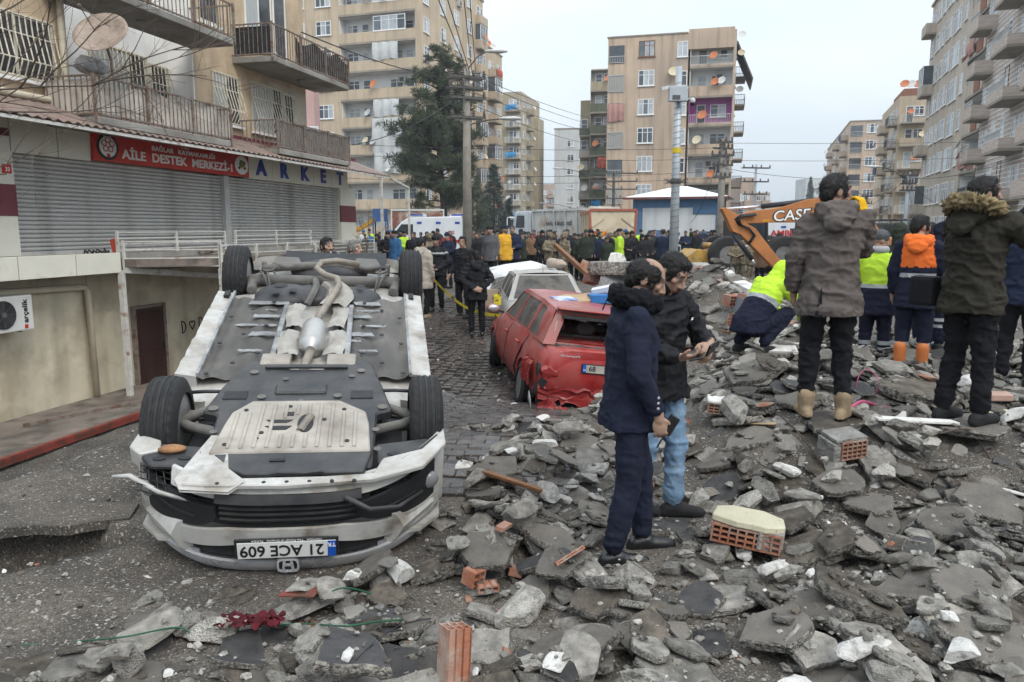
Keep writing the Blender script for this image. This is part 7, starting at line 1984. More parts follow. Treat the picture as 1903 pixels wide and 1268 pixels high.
# fine debris: thousands of crumbs
CR = [lump_mesh(200+i, m_, .6, 6, 0, lo=True) for i, m_ in enumerate([M_asphe, M_cedge, M_pale, M_mud, M_asph, M_brick, M_plaster, M_cslab])]
crumbs = []; cg = random.Random(5)
while len(crumbs) < 6600:
    y = 2.4 + 10*cg.random()**1.5 if len(crumbs) < 4800 else cg.uniform(9.5, 15); x = cg.uniform(-.74*y, .74*y); d_ = dens(x, y) if GX0 < x < GX1 else 0
    if cg.random() > .2 + .8*d_: continue
    if x < -.3 and d_ < .3 and cg.random() < .5: continue
    z = hget(x, y) if (GX0 < x < GX1-.1) else zt(x, y)
    z = max(z, zt(x, y))
    if d_ > .3 and z - min(hget(x+.16,y), hget(x-.16,y), hget(x,y+.16), hget(x,y-.16)) > .012 and cg.random() < .9: continue
    s = (.008 + .035*cg.random()**2.5) * (1.0 if d_ > .3 else .7) * (1 if len(crumbs) < 4800 else 2.4)
    w_ = [4,5,5,3,4,.4,1.0,5] if d_ > .3 else [2,4,5,2,1,.3,1.5,3]
    crumbs.append((cg.choices(CR, w_)[0], Matrix.Translation((x, y, z - s*.15)) @ Matrix.Rotation(cg.uniform(0,6.3),4,'Z') @ Matrix.Rotation(cg.uniform(-.4,.4),4,'X') @ Matrix.Scale(s, 4)))
join_stuff('gravel', crumbs, 'fine grit and crumbs scattered over rubble and yard')

# ------------------------------------------------------------------ single finds in the rubble
def hollow_brick(nx_, nz_, w, d, h, t=.008):
    m = MB()
    for i in range(nx_+1):
        x_ = -w/2 + (w-t)*i/nx_; m.box(x_, x_+t, -d/2, d/2, 0, h)
    for k in range(nz_+1):
        z_ = (h-t)*k/nz_; m.box(-w/2+.001, w/2-.001, -d/2+.0015, d/2-.0015, z_, z_+t)
    return m
def find(name, label, cat, px, py, lift=0.0, rot=(0,0,0)):
    p = gpos(px, py); t = thing(name, label, cat, (p.x, p.y, p.z + lift)); t.rotation_euler = rot; return t
t = find('hollow_brick', 'grey mortared hollow brick showing a grid of square holes', 'brick', 1570, 848, .02, (R(8),R(-5),R(12)))
hollow_brick(5, 4, .19, .20, .13).build('clay_block', M_brick, t); MB().box(-.15,-.097,-.09,.10,0,.12).box(-.13,.10,-.085,.10,.131,.15).box(-.098,.09,.1,.11,.0,.13).build('mortar', M_mortar, t)
t = find('hollow_brick', 'hollow brick block topped with thick cream plaster', 'brick', 1385, 1008, .01, (R(-4),R(6),R(-20)))
hollow_brick(8, 3, .38, .28, .105, .011).build('clay_block', M_brick, t)
MB().prism([(-.20,-.10),(-.06,-.15),(.02,-.14),(.10,-.15),(.20,-.08),(.19,.08),(.08,.16),(-.10,.15),(-.19,.07)], .107, .150).build('plaster_face', M_cream, t, bevel=.008, fixn=True)
q = MB(); q.prism([(.06,-.15),(.20,-.10),(.205,.10),(.1,.14)], .0, .12); q.build('mortar', M_mortar, t, bevel=.012, fixn=True)
t = find('hollow_brick', 'brick half with a white plaster top left of the beige boots', 'brick', 1335, 770, .02, (R(4),R(5),R(-12)))
hollow_brick(4, 3, .18, .15, .08).build('clay_block', M_brick, t); MB().box(-.10,.10,-.09,.09,.082,.115).build('plaster_face', M_plaster, t, bevel=.01)
t = find('hollow_brick', 'orange hollow brick standing on end at the bottom of the picture', 'brick', 842, 1262, .0, (R(-12),R(8),R(25)))
q = hollow_brick(3, 2, .10, .20, .10); q.v = [(x, z-.05, y+.10) for x, y, z in q.v]; q.build('clay_block', M_brick, t, fixn=True)
for k, (px, py, rx) in enumerate(((878,1088,.3),(955,1070,-.5),(905,1100,.1),(1060,1040,1.2),(935,985,.4))):
    t = find('hollow_brick', ['broken orange hollow brick showing two cells left of the navy man', 'cracked ribbed brick piece beside the two celled brick', 'flat brick shard under the two celled brick', 'thin brick wall piece at the navy man\'s heel', 'long thin brick shard among grey slabs beside the car corner'][k], 'brick', px, py, .01, (rx*.5, rx*.3, rx*3))
    (hollow_brick(2, 2, .09, .08, .08) if k == 0 else (hollow_brick(3, 1, .11, .07, .035) if k < 3 else hollow_brick(4, 1, .17 if k == 3 else .13, .05, .02))).build('clay_block', M_brick, t)
def plank(label, a, b, w_, h_, m_, name='plank', cat='plank', dz=.02):
    pa, pb = gpos(*a), gpos(*b); t = thing(name, label, cat, pa); d = pb - pa
    MB().bar((0,0,dz), (d.x,d.y,d.z+dz), w_, h_).build('board', m_, t, bevel=.003); return t
plank('split orange brown timber strip lying between slabs below the red hatchback', (898,882), (1010,918), .045, .025, M_timber)
plank('short reddish timber end sticking out near the crouching worker', (1338,618), (1380,628), .08, .05, M_timber)
plank('pale white board under the camcorder man\'s sneakers', (1625,782), (1775,790), .10, .02, M_plaster, 'board', 'board')
plank('thin plywood strip beside the white plastered brick half', (1330,788), (1440,793), .06, .012, mat('plywood', (.36,.26,.15), .8, .2, 6, .2), 'board', 'board')
plank('white broken tile at the right edge of the picture', (1862,915), (1903,925), .12, .015, M_plaster, 'tile', 'tile')
t = find('foam_sheet', 'cream insulation sheet beside the camcorder man\'s sneakers', 'sheet', 1840, 772, .01); MB().prism([(-.16,-.05),(.14,-.07),(.18,.03),(.0,.07),(-.15,.05)], 0, .03).build('sheet', M_cream, t, bevel=.004, fixn=True)
t = find('wall_fragment', 'pinkish plastered wall piece behind the camcorder man\'s feet', 'wall piece', 1835, 745, .01); MB().prism([(-.2,-.08),(.16,-.09),(.2,.06),(-.1,.1)], 0, .06).build('wall_piece', mat('pink plaster', (.38,.25,.20), .9, .2, 5, .4), t, bevel=.01, fixn=True)
t = find('white_board', 'white panel propped up under the crouching worker', 'panel', 1455, 655, .02, (R(18),0,R(-10))); MB().box(-.16,.14,-.06,.09,0,.02).build('panel', M_plaster, t)
def wire(label, pts, r, m_, name='cable', up=.015):
    P_ = []
    for p in pts:
        g_ = gpos(p[0], p[1]); P_.append(g_ + Vector((0,0,up + (p[2] if len(p) > 2 else 0))))
    out = []
    for i in range(len(P_)-1):
        p0, p1, p2, p3 = P_[max(i-1,0)], P_[i], P_[i+1], P_[min(i+2,len(P_)-1)]
        for k in range(6):
            t = k/6; out.append(.5*((2*p1)+(-p0+p2)*t+(2*p0-5*p1+4*p2-p3)*t*t+(-p0+3*p1-3*p2+p3)*t**3))
    out.append(P_[-1]); o = MB().tube(out, r, 6).build(name, m_, smooth=True); tag(o, label, 'wire'); return o
M_gw = mat('green wire', (.02,.10,.055), .5); M_pk = mat('pink hose', (.45,.07,.16), .5); M_ww = mat('white wire', (.5,.5,.47), .5)
wire('green wire running along the bottom left of the yard', [(40,1205),(140,1198),(230,1190),(330,1172),(360,1190)], .004, M_gw)
wire('green wire curving past the red cloth to the right', [(470,1172),(560,1165),(640,1170),(700,1162),(748,1158)], .004, M_gw)
wire('green wire looping in front of the bumper', [(530,1128),(600,1112),(640,1098),(700,1112),(760,1135),(805,1138)], .004, M_gw)
wire('thin black wire trailing across the bottom slabs', [(640,1260),(680,1215),(740,1170),(800,1155)], .003, M_wire)
wire('bright pink hose between the two groups on the right', [(1580,762),(1600,755,.02),(1625,758,.01),(1650,762)], .014, M_pk)
wire('loop of red and green wire behind the beige boots', [(1590,730),(1596,712,.05),(1612,704,.07),(1630,716,.04),(1628,735)], .004, M_pk)
wire('bent rusty reinforcing bar right of the grey hollow brick', [(1610,870),(1645,885,.02),(1690,912)], .008, M_rebar, 'reinforcing_bar')
wire('curved rusty reinforcing bar near the right edge', [(1745,815,.02),(1800,818,.06),(1830,850,.03),(1850,875)], .008, M_rebar, 'reinforcing_bar')
wire('rusty reinforcing bar leaning beside the plywood strip', [(1440,780,.05),(1480,815,.04),(1530,868)], .007, M_rebar, 'reinforcing_bar')
zp = zt(-3.2, 5.0)
t = thing('asphalt_slab', 'flat asphalt edge overhanging the dark hole at the far left', 'slab', (-3.05, 4.6, zp + .006)); t['kind'] = 'thing'
MB().prism([(-1.3,-.16),(-.9,-.2),(-.62,-.12),(-.5,-.15),(-.3,-.10),(-.1,-.13),(.1,-.06),(.3,-.08),(.42,-.0),(.62,.06),(.55,.34),(-1.3,.36)], -.06, 0).build('plate', M_ground, t, fixn=True)
# red cloth, red sheet and bar by the car
t = find('red_cloth', 'crumpled dark red cloth between the stones at the bottom left', 'cloth', 455, 1165, .0)
q = MB(); q.sheet(lambda u, v: (lerp(-.12,.16,u)+.03*fbm(u*5,v*5,1), lerp(-.04,.07,v)+.03*fbm(u*4,v*6,2), .015+.05*abs(fbm(u*6,v*6,3))), 30, 14); q.build('fabric', mat('dark red fabric', (.075,.006,.010), .9, .3, 10, .4, 60), t, smooth=True)
t = find('red_metal_sheet', 'flat red painted sheet under the car nose', 'metal sheet', 560, 1098, .004); MB().prism([(-.09,-.07),(.08,-.08),(.1,.06),(-.04,.08)], 0, .006).build('sheet', M_redpaint, t)
t = find('red_steel_bar', 'red steel bar end poking out under the left bumper corner', 'steel bar', 205, 980, .01); MB().bar((-.06,0,.02),(.45,.05,.02),.05,.035).build('bar', M_redpaint, t)
# the big concrete stump, leaning beam, fallen column, sandbag on the heap
p = at(1140, 560, 12.0)
t = thing('concrete_block', 'big rough concrete stump with a rounded cap behind the red hatchback', 'concrete block', (p.x, 12.0, p.z - .1))
M_peb = mat('rough pebble concrete', (.33,.33,.33), .95, .25, 14, 1.2, 40, bdist=.03)
def put_rock(nm, me, z_, sc_, rz, m_=None):
    if m_: me = me.copy(); me.materials.clear(); me.materials.append(m_)
    o = new_obj(nm, me, t, (0,0,z_), (0,0,rz)); o.scale = sc_
put_rock('core', SLABS['pale'][2], -.25, (.46,.42,1.5), .4, M_peb); put_rock('cap', SLABS['concrete'][2], .52, (.50,.46,.75), .2); put_rock('plaster_clod', SLABS['plaster'][1], .68, (.3,.26,.3), 1.0)
a_, b_ = at(1032,456,14), at(1102,508,12.2); t = thing('wooden_beam', 'brown wooden beam leaning out of the heap behind the grey car', 'beam', b_); MB().bar((0,0,-.1), a_-b_, .07, .07).build('beam', M_timber, t)
a_, b_ = at(1296,503,13.6), at(1392,552,11.4); t = thing('fallen_column', 'grey concrete column lying down the heap below the loader', 'column', b_); MB().bar((0,0,-.05), a_-b_, .34, .30).build('shaft', M_conc, t, bevel=.03); MB().bar((.05,-.12,.05), (a_-b_)*.45+Vector((.05,-.12,.05)), .24, .16).build('plaster_face', M_plaster, t)
t = thing('broken_panel', 'dark blue grey sheet standing in the heap beside the crouching worker', 'panel', at(1362,590,10.6)); MB().prism([(0,0),(.22,-.06),(.30,.18),(.05,.28)], 0, .03, axis='y').build('panel', mat('slate sheet', (.10,.12,.14), .6, .2, 4, .2), t)
t = thing('cloth_bundle', 'beige cloth bundle lying on the crushed car', 'bundle', at(1034,494,18.8)); q = MB().ell((0,0,.05),(.26,.16,.13),18,12); q.v = [(x+.08*fbm(x*4,y*4,z*4), y, max(-.1,z+.07*fbm(x*4,y*4,z*4+5))) for x,y,z in q.v]; q.build('cloth', mat('beige blanket', (.38,.31,.25), .9, .2, 5, .5, 12), t, smooth=True)
for k, (px, py, Y, rx) in enumerate(((1085,497,12.8,.4),(1098,520,12.2,-.3),(1385,560,10.8,.2),(1400,572,10.2,.6),(1372,598,9.9,-.3),(1360,560,11.0,.1))):
    p = at(px, py, Y); t = thing('hollow_brick', ['orange hollow brick beside the leaning beam', 'tilted hollow brick left of the concrete stump', 'hollow brick high on the heap left of the crouching worker', 'hollow brick just left of the crouching worker\'s back', 'roof tile shaped brick low on the heap', 'hollow brick on the heap under the fallen column'][k], 'brick', (p.x, Y, p.z-.06)); t.rotation_euler = (rx, rx*.6, rx*4); hollow_brick(4, 3, .24, .19, .15, .012).build('clay_block', M_brick, t)
a_, b_ = at(800,515,17.3), at(935,590,14.6)
o = MB().sheet(lambda u, v: tuple(a_.lerp(b_, u) + Vector((0,0,-.25*math.sin(u*math.pi)+.06*v))), 24, 1).build('cordon_tape', mat('cordon tape', (.62,.48,.02), .5, .05, 3, 0, c2=(.03,.03,.02), c2s=4, c2t=.62, c2w=.02), smooth=True); tag(o, 'yellow police cordon tape strung across the paving', 'tape')
# ------------------------------------------------------------------ people
def fab(name, c, var=.12, rough=.9, bump=.35, bs=140, c2=None): return mat('cloth ' + name, c, rough, var, 7, bump, bs, spec=.2, c2=c2, c2s=3, bdist=.004)
M_skin = mat('skin', (.4,.25,.18), .55, .12, 30, .1, 120, vcol='Col', spec=.35, sss=.05)
F = dict(navy=fab('navy wool', (.013,.016,.032)), navyt=fab('navy trousers', (.012,.015,.030), rough=.8), black=fab('black jacket', (.012,.012,.014), rough=.7), blackt=fab('black trousers', (.010,.010,.012)),
    fur=fab('black fur', (.010,.010,.013), .4, bump=1.0, bs=220), jeans=fab('pale jeans', (.145,.225,.32), .25, c2=(.22,.31,.40)), parka=fab('grey brown parka', (.105,.088,.080), .12), olive=fab('dark olive parka', (.030,.027,.020), .15),
    furtan=fab('tan fur', (.24,.185,.10), .5, bump=1.0, bs=160), lime=fab('lime high visibility', (.44,.66,.045), .08), limed=fab('lime trim', (.30,.55,.06)), orange=fab('orange high visibility', (.72,.15,.03), .08),
    navyw=fab('navy workwear', (.011,.013,.028)), reflect=fab('reflective tape', (.34,.35,.36), .05, .5, 0), beige=fab('beige parka', (.36,.32,.27)), green=fab('dark green hoodie', (.030,.036,.026)),
    camo=mat('camouflage', (.20,.165,.115), .9, .2, 9, .3, 60, c2=(.10,.085,.05), c2s=14, c2t=.52, c2w=.03), brown=fab('brown coat', (.19,.11,.065)), yellow=fab('yellow jacket', (.60,.32,.03)), blue=fab('blue jacket', (.04,.12,.26)),
    grey=fab('grey jacket', (.09,.09,.095)), dnavy=fab('dark blue jacket', (.016,.022,.045)), glove=fab('yellow glove', (.62,.34,.01)), redc=fab('red jacket', (.28,.03,.03)), white=fab('white jacket', (.5,.5,.5)))
M_shoe = mat('black leather shoe', (.012,.012,.013), .35, .2, 12, .1, 60, spec=.5)
M_shoes = mat('black sneaker', (.014,.014,.015), .8, .3, 20, .3, 80)
M_boot = mat('desert boot', (.27,.20,.125), .85, .25, 14, .3, 70)
M_rubber = mat('orange rubber boot', (.52,.16,.045), .5, .12, 6, .1, 30)
M_hair = mat('black hair', (.012,.010,.009), .55, .4, 60, .6, 180, stretch=(1,1,.25), bdist=.006)
M_hairg = mat('grey hair', (.20,.19,.18), .6, .4, 60, .6, 180)
M_beanie = fab('grey beanie', (.085,.088,.092), .2, bump=.8, bs=120)
M_beret = fab('blue beret', (.05,.13,.30))
M_phone = mat('phone', (.012,.012,.013), .25, .1, 5, 0, spec=.5)

def limb(mb, p0, r0, p1, r1, n=12, flat=None):
    p0, p1 = Vector(p0), Vector(p1); d = p1 - p0; L = d.length
    if L < 1e-6: d = Vector((0,0,1))
    else: d.normalize()
    x = d.orthogonal().normalized() if flat is None else (Vector(flat[0]) - d*d.dot(Vector(flat[0]))).normalized()
    y = d.cross(x); k = 1.0 if flat is None else flat[1]
    rings = []
    for a in (-88,-60,-30): rings.append((p0 + d*r0*math.sin(R(a)), r0*math.cos(R(a))))
    rings += [(p0, r0), (p0.lerp(p1,.5), (r0+r1)/2), (p1, r1)]
    for a in (30,60,88): rings.append((p1 + d*r1*math.sin(R(a)), r1*math.cos(R(a))))
    mb.loft([[c + x*r*math.cos(2*math.pi*j/n) + y*(r*k)*math.sin(2*math.pi*j/n) for j in range(n)] for c, r in rings])
def torso(mb, secs, n=20):
    """secs: (centre, half width along x-axis vector, half depth, x-axis vector, up vector)"""
    rings = []
    for c, rx, ry, xa, up in secs:
        xa = Vector(xa).normalized(); up = Vector(up).normalized(); ya = up.cross(xa)
        rings.append([Vector(c) + xa*rx*math.copysign(abs(math.cos(a))**.85, math.cos(a)) + ya*ry*math.copysign(abs(math.sin(a))**.85, math.sin(a)) for a in [2*math.pi*j/n for j in range(n)]])
    mb.loft(rings)
def hand(mb, w, d, n_, side, curl=40, size=1.0, spread=1.0, point=False):
    """w wrist, d direction of the hand, n_ palm normal, side = vector towards the thumb"""
    d = Vector(d).normalized(); n_ = (Vector(n_) - d*Vector(n_).dot(d)).normalized(); s = Vector(side); s = (s - d*s.dot(d) - n_*s.dot(n_)).normalized(); k = size
    limb(mb, w - d*.03*k, .026*k, w + d*.02*k, .027*k)
    M_ = Matrix(((s.x,d.x,n_.x,0),(s.y,d.y,n_.y,0),(s.z,d.z,n_.z,0),(0,0,0,1)))
    mb.ell((0,0,0), (.041*k,.052*k,.018*k), 14, 10, 0, Matrix.Translation(w + d*.055*k) @ M_)
    for i, (o_, L) in enumerate(((.031,.070),(.0105,.080),(-.010,.074),(-.030,.058))):
        p = w + d*.094*k + s*o_*k; ang = 0; dd = (d + s*o_*1.8*spread).normalized(); r = .0098*k if i < 3 else .0086*k
        cc = 8 if (point and i == 0) else curl
        for seg in (.45,.32,.26):
            ang = cc*(1.0 if seg == .45 else 1.1)
            axis = dd.cross(n_).normalized(); dd = (Matrix.Rotation(-R(ang), 3, axis) @ dd) if False else (dd*math.cos(R(ang)) + (n_ - dd*n_.dot(dd)).normalized()*math.sin(R(ang))).normalized()
            q = p + dd*L*seg*k; limb(mb, p, r, q, r*.93, 8); p = q; r *= .93
    t0 = w + d*.030*k + s*.034*k; t1 = t0 + (d*.55 + s*.65 + n_*.35).normalized()*.036*k; t2 = t1 + (d*.85 + s*.15 + n_*.5).normalized()*.032*k
    limb(mb, w + d*.02*k + s*.015*k, .015*k, t0, .0135*k, 8); limb(mb, t0, .0135*k, t1, .0115*k, 8); limb(mb, t1, .0115*k, t2, .0095*k, 8)

DEF = dict(pelvis=(0,0,.95), chest=(0,0,1.28), neck=(0,-.01,1.47), head=(0,.03,1.615),
    shR=(.172,-.01,1.415), elR=(.228,-.03,1.14), wrR=(.235,.05,.90), shL=(-.172,-.01,1.415), elL=(-.228,-.03,1.14), wrL=(-.235,.05,.90),
    hpR=(.09,0,.92), knR=(.105,.03,.50), anR=(.11,-.02,.09), hpL=(-.09,0,.92), knL=(-.105,.03,.50), anL=(-.11,-.02,.09))
def wrinkle(me, amp, f, seed, lo=None):
    n = len(me.vertices); co = np.empty(n*3); no = np.empty(n*3)
    me.vertices.foreach_get('co', co); me.vertices.foreach_get('normal', no); co = co.reshape(-1,3); no = no.reshape(-1,3)
    x, y, z = co.T*f
    a = vnoise(np.c_[x*.8+z*.5, y*.8, z*1.5] + 50, seed); b = vnoise(np.c_[x*2.1, y*2.1+z, z*2.6] + 50, seed+1)
    c = vnoise(np.c_[x*3.2+z*1.5, y*3.2, z*5.5] + 50, seed+2)
    out = co + no*(amp*((1-np.abs(a))**3*1.3 - .55 + .75*(1-np.abs(b))**3 - .2 + .45*(.4-np.abs(c))))[:,None]
    me.vertices.foreach_set('co', out.ravel()); me.update()
def face_mat(me, fn):
    for p in me.polygons: p.material_index = fn(p.center)
def seg_d(p, a, b):
    ab = b-a; t = max(0, min(1, (p-a).dot(ab)/max(1e-9, ab.dot(ab)))); return (p - a - ab*t).length
def person(label, loc, yaw, top, legs, shoes, pose=None, h=1.75, group=None, head=(0,0,0), hair='short', hair_m=None, skin=(.36,.225,.16), beard=.0, hem=.80, fit=1.0, coat=True,
           collar=None, hood=None, hands=None, jfn=None, lfn=None, vox=.013, boots=0.0, toes=(0,0), detail=True, wr=.015, sleeve_gap=.0, extra=None, flare=1.0, mesh_only=False, cuff=.0, leg_w=1.0):
    J = {k: Vector(v) for k, v in DEF.items()}
    for k, v in (pose or {}).items(): J[k] = Vector(v)
    P = new_obj('person', None); seed = len(label) + int(abs(loc[0])*13)
    # head frame
    Mh = Matrix.Translation(J['head']) @ Matrix.Rotation(R(head[0]),4,'Z') @ Matrix.Rotation(R(-head[1]),4,'X') @ Matrix.Rotation(R(head[2]),4,'Y')
    HP = lambda x,y,z: Mh @ Vector((x,y,z))
    b = MB()
    b.ell((0,-.012,.028),(.077,.098,.090),20,14,0,Mh); b.ell((0,.022,-.045),(.060,.070,.078),18,12,0,Mh)
    limb(b, HP(0,.058,-.098), .026, HP(0,.050,-.085), .03, 10)
    if detail:
        limb(b, HP(0,.088,.018), .009, HP(0,.109,-.025), .013, 8); limb(b, HP(-.012,.098,-.032), .009, HP(.012,.098,-.032), .009, 8)
        limb(b, HP(-.045,.073,.036), .013, HP(.045,.073,.036), .013, 8); limb(b, HP(0,.080,.03), .013, HP(0,.088,.01), .009, 8)
        for sx in (-1,1): b.ell((sx*.046,.056,-.012),(.022,.022,.02),10,8,0,Mh); b.ell((sx*.031,.074,.010),(.015,.012,.011),10,8,0,Mh)
        limb(b, HP(-.018,.086,-.060), .009, HP(.018,.086,-.060), .009, 8); limb(b, HP(-.014,.085,-.073), .009, HP(.014,.085,-.073), .009, 8)
    else: limb(b, HP(0,.08,.015), .012, HP(0,.105,-.025), .015, 8)
    for sx in (-1,1): b.ell((sx*.076,-.008,-.004),(.011,.022,.034),10,8,0,Mh @ Matrix.Rotation(R(sx*-14),4,'Z'))
    limb(b, HP(0,-.025,-.05), .056, J['neck'], .060)
    core = J['pelvis'].lerp(J['chest'], .5)
    limb(b, J['neck'], .055, J['chest'], .10); limb(b, J['chest'], .10, core, .10); limb(b, core, .10, J['pelvis'], .10)
    for s in 'RL':
        limb(b, J['chest'].lerp(J['neck'],.6), .05, J['sh'+s], .045); limb(b, J['sh'+s], .042, J['el'+s], .034); limb(b, J['el'+s], .034, J['wr'+s], .025)
        limb(b, J['pelvis'], .09, J['hp'+s], .08); limb(b, J['hp'+s], .075, J['kn'+s], .05); limb(b, J['kn'+s], .05, J['an'+s], .036); 
    hs = hands or {}
    for s, sg in (('R',1),('L',-1)):
        fd = (J['wr'+s] - J['el'+s]).normalized()
        spec_ = hs.get(s, {})
        if spec_ is None: continue
        d = Vector(spec_.get('d', fd)); n_ = Vector(spec_.get('n', (-sg,.25,0))); sd = Vector(spec_.get('s', (0,1,.1)))
        if detail: hand(b, J['wr'+s], d, n_, sd, spec_.get('curl', 28), 1.0, point=spec_.get('point', False))
        else: limb(b, J['wr'+s], .026, J['wr'+s] + d*.10, .024)
    bme = remesh(b, 'person', .0065 if detail else vox*.9, 1, M_skin)
    # skin tones
    n = len(bme.vertices); co = np.empty(n*3); bme.vertices.foreach_get('co', co); co = co.reshape(-1,3)
    Mi = np.array(Mh.inverted()); lc = co @ Mi[:3,:3].T + Mi[:3,3]
    C_ = np.tile(np.array([*skin,1.0]), (n,1)); x, y, z = lc[:,0], lc[:,1], lc[:,2]; near = (np.abs(z) < .16)
    def put(mask, c, a=1.0): C_[mask,:3] = C_[mask,:3]*(1-a) + np.array(c)*a
    put(near & (z > -.035) & (z < .0) & (np.abs(x) > .03) & (y > .04), (skin[0]*1.1, skin[1]*.88, skin[2]*.85), .5)
    if beard: put(near & (z < -.028 - .03*np.clip((.06-y)/.06,0,1.4)*0) & (y > -.005) & (z > -.135) & ~((np.abs(x) > .055) & (z > -.03)), (.035,.028,.024), beard)
    put(near & (z < -.052) & (z > -.077) & (np.abs(x) < .024) & (y > .075), (skin[0]*.85, skin[1]*.58, skin[2]*.55), .9)
    put(near & (z > .033) & (z < .047) & (np.abs(x) > .010) & (np.abs(x) < .056) & (y > .055), (.02,.016,.013), .9)
    put(near & ((x.__abs__()-.031)**2/.017**2 + (z-.010)**2/.008**2 < 1) & (y > .06), (.30,.28,.26), .8)
    put(near & ((x.__abs__()-.031)**2 + (z-.010)**2 < .0068**2) & (y > .06), (.012,.009,.008), 1.0)
    ca = bme.color_attributes.new('Col', 'FLOAT_COLOR', 'POINT'); ca.data.foreach_set('color', C_.ravel())
    P.data = None
    bpy.data.objects.remove(P)
    P = new_obj('person', bme, None, loc, (0,0,yaw)); k = h/1.75; P.scale = (k,k,k)
    tag(P, label, 'person', group)
    # jacket
    xa_s = (J['shR']-J['shL']).normalized(); up = (J['neck']-J['pelvis']).normalized(); xa_h = (J['hpR']-J['hpL']).normalized()
    j = MB(); pel, ch, nk = J['pelvis'], J['chest'], J['neck']
    shm = (J['shR']+J['shL'])/2
    hemc = Vector((pel.x, pel.y, 0)); hemc.z = hem
    if hem > pel.z + .02: hemc = pel.lerp(ch, (hem-pel.z)/(ch.z-pel.z))
    secs = []
    wF = fit
    if hem < pel.z - .05: secs.append((hemc, .200*wF*flare, .162*wF*flare, xa_h, (0,0,1)))
    if hem < pel.z - .05: secs.append((hemc.lerp(pel,.5), .194*wF*(1+flare)/2, .155*wF*(1+flare)/2, xa_h, (0,0,1)))
    secs += [(pel if hem < pel.z else hemc, .188*wF, .146*wF, xa_h, up), (pel.lerp(ch,.45), .170*wF, .134*wF, (xa_h+xa_s), up), (ch, .186*wF, .138*wF, xa_s, up), (ch.lerp(shm,.65), .178*wF, .122*wF, xa_s, up), (nk.lerp(shm,.45), .115*wF, .088*wF, xa_s, up), (nk + up*.035, .070, .070, xa_s, up)]
    torso(j, secs)
    for s in 'RL':
        limb(j, J['sh'+s]*.97+ch*.03, .070*wF, J['el'+s], .060*wF); fore = J['el'+s].lerp(J['wr'+s], 1.0-cuff-.045/max(.1,(J['wr'+s]-J['el'+s]).length)); limb(j, J['el'+s], .060*wF, fore, .046*wF); limb(j, ch.lerp(J['sh'+s],.55), .095*wF, J['sh'+s], .068*wF)
    if hood == 'down':
        hb = nk + Vector((0,-.095,.0)); M2 = Matrix.Translation(hb) @ Matrix.Rotation(R(-28),4,'X')
        j.ell((0,0,.0),(.135,.07,.085),16,10,0,M2); j.ell((0,-.02,-.06),(.10,.05,.09),14,10,0,M2)
        for sx in (-1,1): limb(j, nk + Vector((sx*.10,-.05,.03)), .045, nk + Vector((sx*.075,.065,.0)), .035)
    if hood == 'up':
        j.ell((0,-.028,.02),(.108,.125,.132),18,12,0,Mh); limb(j, HP(0,-.03,-.07), .10, nk, .10)
    jm = remesh(j, 'jacket', vox, 3, top if isinstance(top, (list,tuple)) else [top])
    if wr: wrinkle(jm, wr, 9.0, seed)
    if hood == 'up':       # open the hood in front of the face
        bm = bmesh.new(); bm.from_mesh(jm); Mhi = Mh.inverted()
        bmesh.ops.delete(bm, geom=[v for v in bm.verts if (lambda q: q.y > .052 and abs(q.x) < .085 and -.12 < q.z < .105)(Mhi @ v.co)], context='VERTS'); bm.to_mesh(jm); bm.free()
        jm.polygons.foreach_set('use_smooth', [True]*len(jm.polygons))
    if jfn:
        segs = [(J['sh'+s], J['el'+s], J['wr'+s]) for s in 'RL']
        def fm(c):
            dt = seg_d(c, pel, nk) - .11; arm, tpos = 0, 0
            for a_, e_, w_ in segs:
                d1, d2 = seg_d(c, a_, e_), seg_d(c, e_, w_)
                if min(d1,d2) - .01 < dt*.0 + .085 and (c - J['chest']).length > .16 and abs((c-shm).dot(xa_s)) > .15:
                    arm = 1; tpos = ((c-a_).length/((e_-a_).length+1e-6)) if d1 < d2 else 1 + (c-e_).length/((w_-e_).length+1e-6)
            return jfn(c, arm, tpos)
        face_mat(jm, fm)
    jk = new_obj('jacket', jm, P)
    # trousers
    t = MB(); lw = leg_w
    torso(t, [(pel + Vector((0,0,.10)), .160, .115, xa_h, (0,0,1)), (pel, .168, .125, xa_h, (0,0,1)), (pel - Vector((0,0,.10)), .160, .118, xa_h, (0,0,1))])
    for s in 'RL':
        hp, kn, an = J['hp'+s], J['kn'+s], J['an'+s]
        limb(t, hp, .102*lw, kn, .072*lw); end = an + (kn-an)*(boots*.9/ max(.1,(kn-an).length)) + Vector((0,0,.05 if not boots else .03)); limb(t, kn, .072*lw, end, .061*lw)
        limb(t, pel + (hp-pel)*.6, .11, hp, .105)
    tm = remesh(t, 'trousers', vox, 3, legs if isinstance(legs,(list,tuple)) else [legs])
    if wr: wrinkle(tm, wr*.8, 11.0, seed+3)
    if lfn: face_mat(tm, lfn)
    new_obj('trousers', tm, P)
    # shoes
    for s, ty in (('R',toes[0]),('L',toes[1])):
        an = J['an'+s]; f_ = Matrix.Translation(Vector((an.x, an.y, an.z-.09))) @ Matrix.Rotation(R(ty),4,'Z')
        q = MB()
        if boots: limb(q, f_ @ Vector((0,.0,.09)), .056, f_ @ Vector((0,-.005,.09+boots)), .066)
        limb(q, f_ @ Vector((0,-.045,.055)), .042, f_ @ Vector((0,.03,.07)), .045, flat=((1,0,0),1.0)); limb(q, f_ @ Vector((0,.03,.055)), .046, f_ @ Vector((0,.155,.040)), .038); limb(q, f_ @ Vector((0,-.055,.035)), .040, f_ @ Vector((0,.175,.034)), .036)
        sm = remesh(q, 'shoe', .010 if detail else vox, 2, [shoes, M_black])
        for v in sm.vertices: v.co.z = max(v.co.z, an.z-.09)
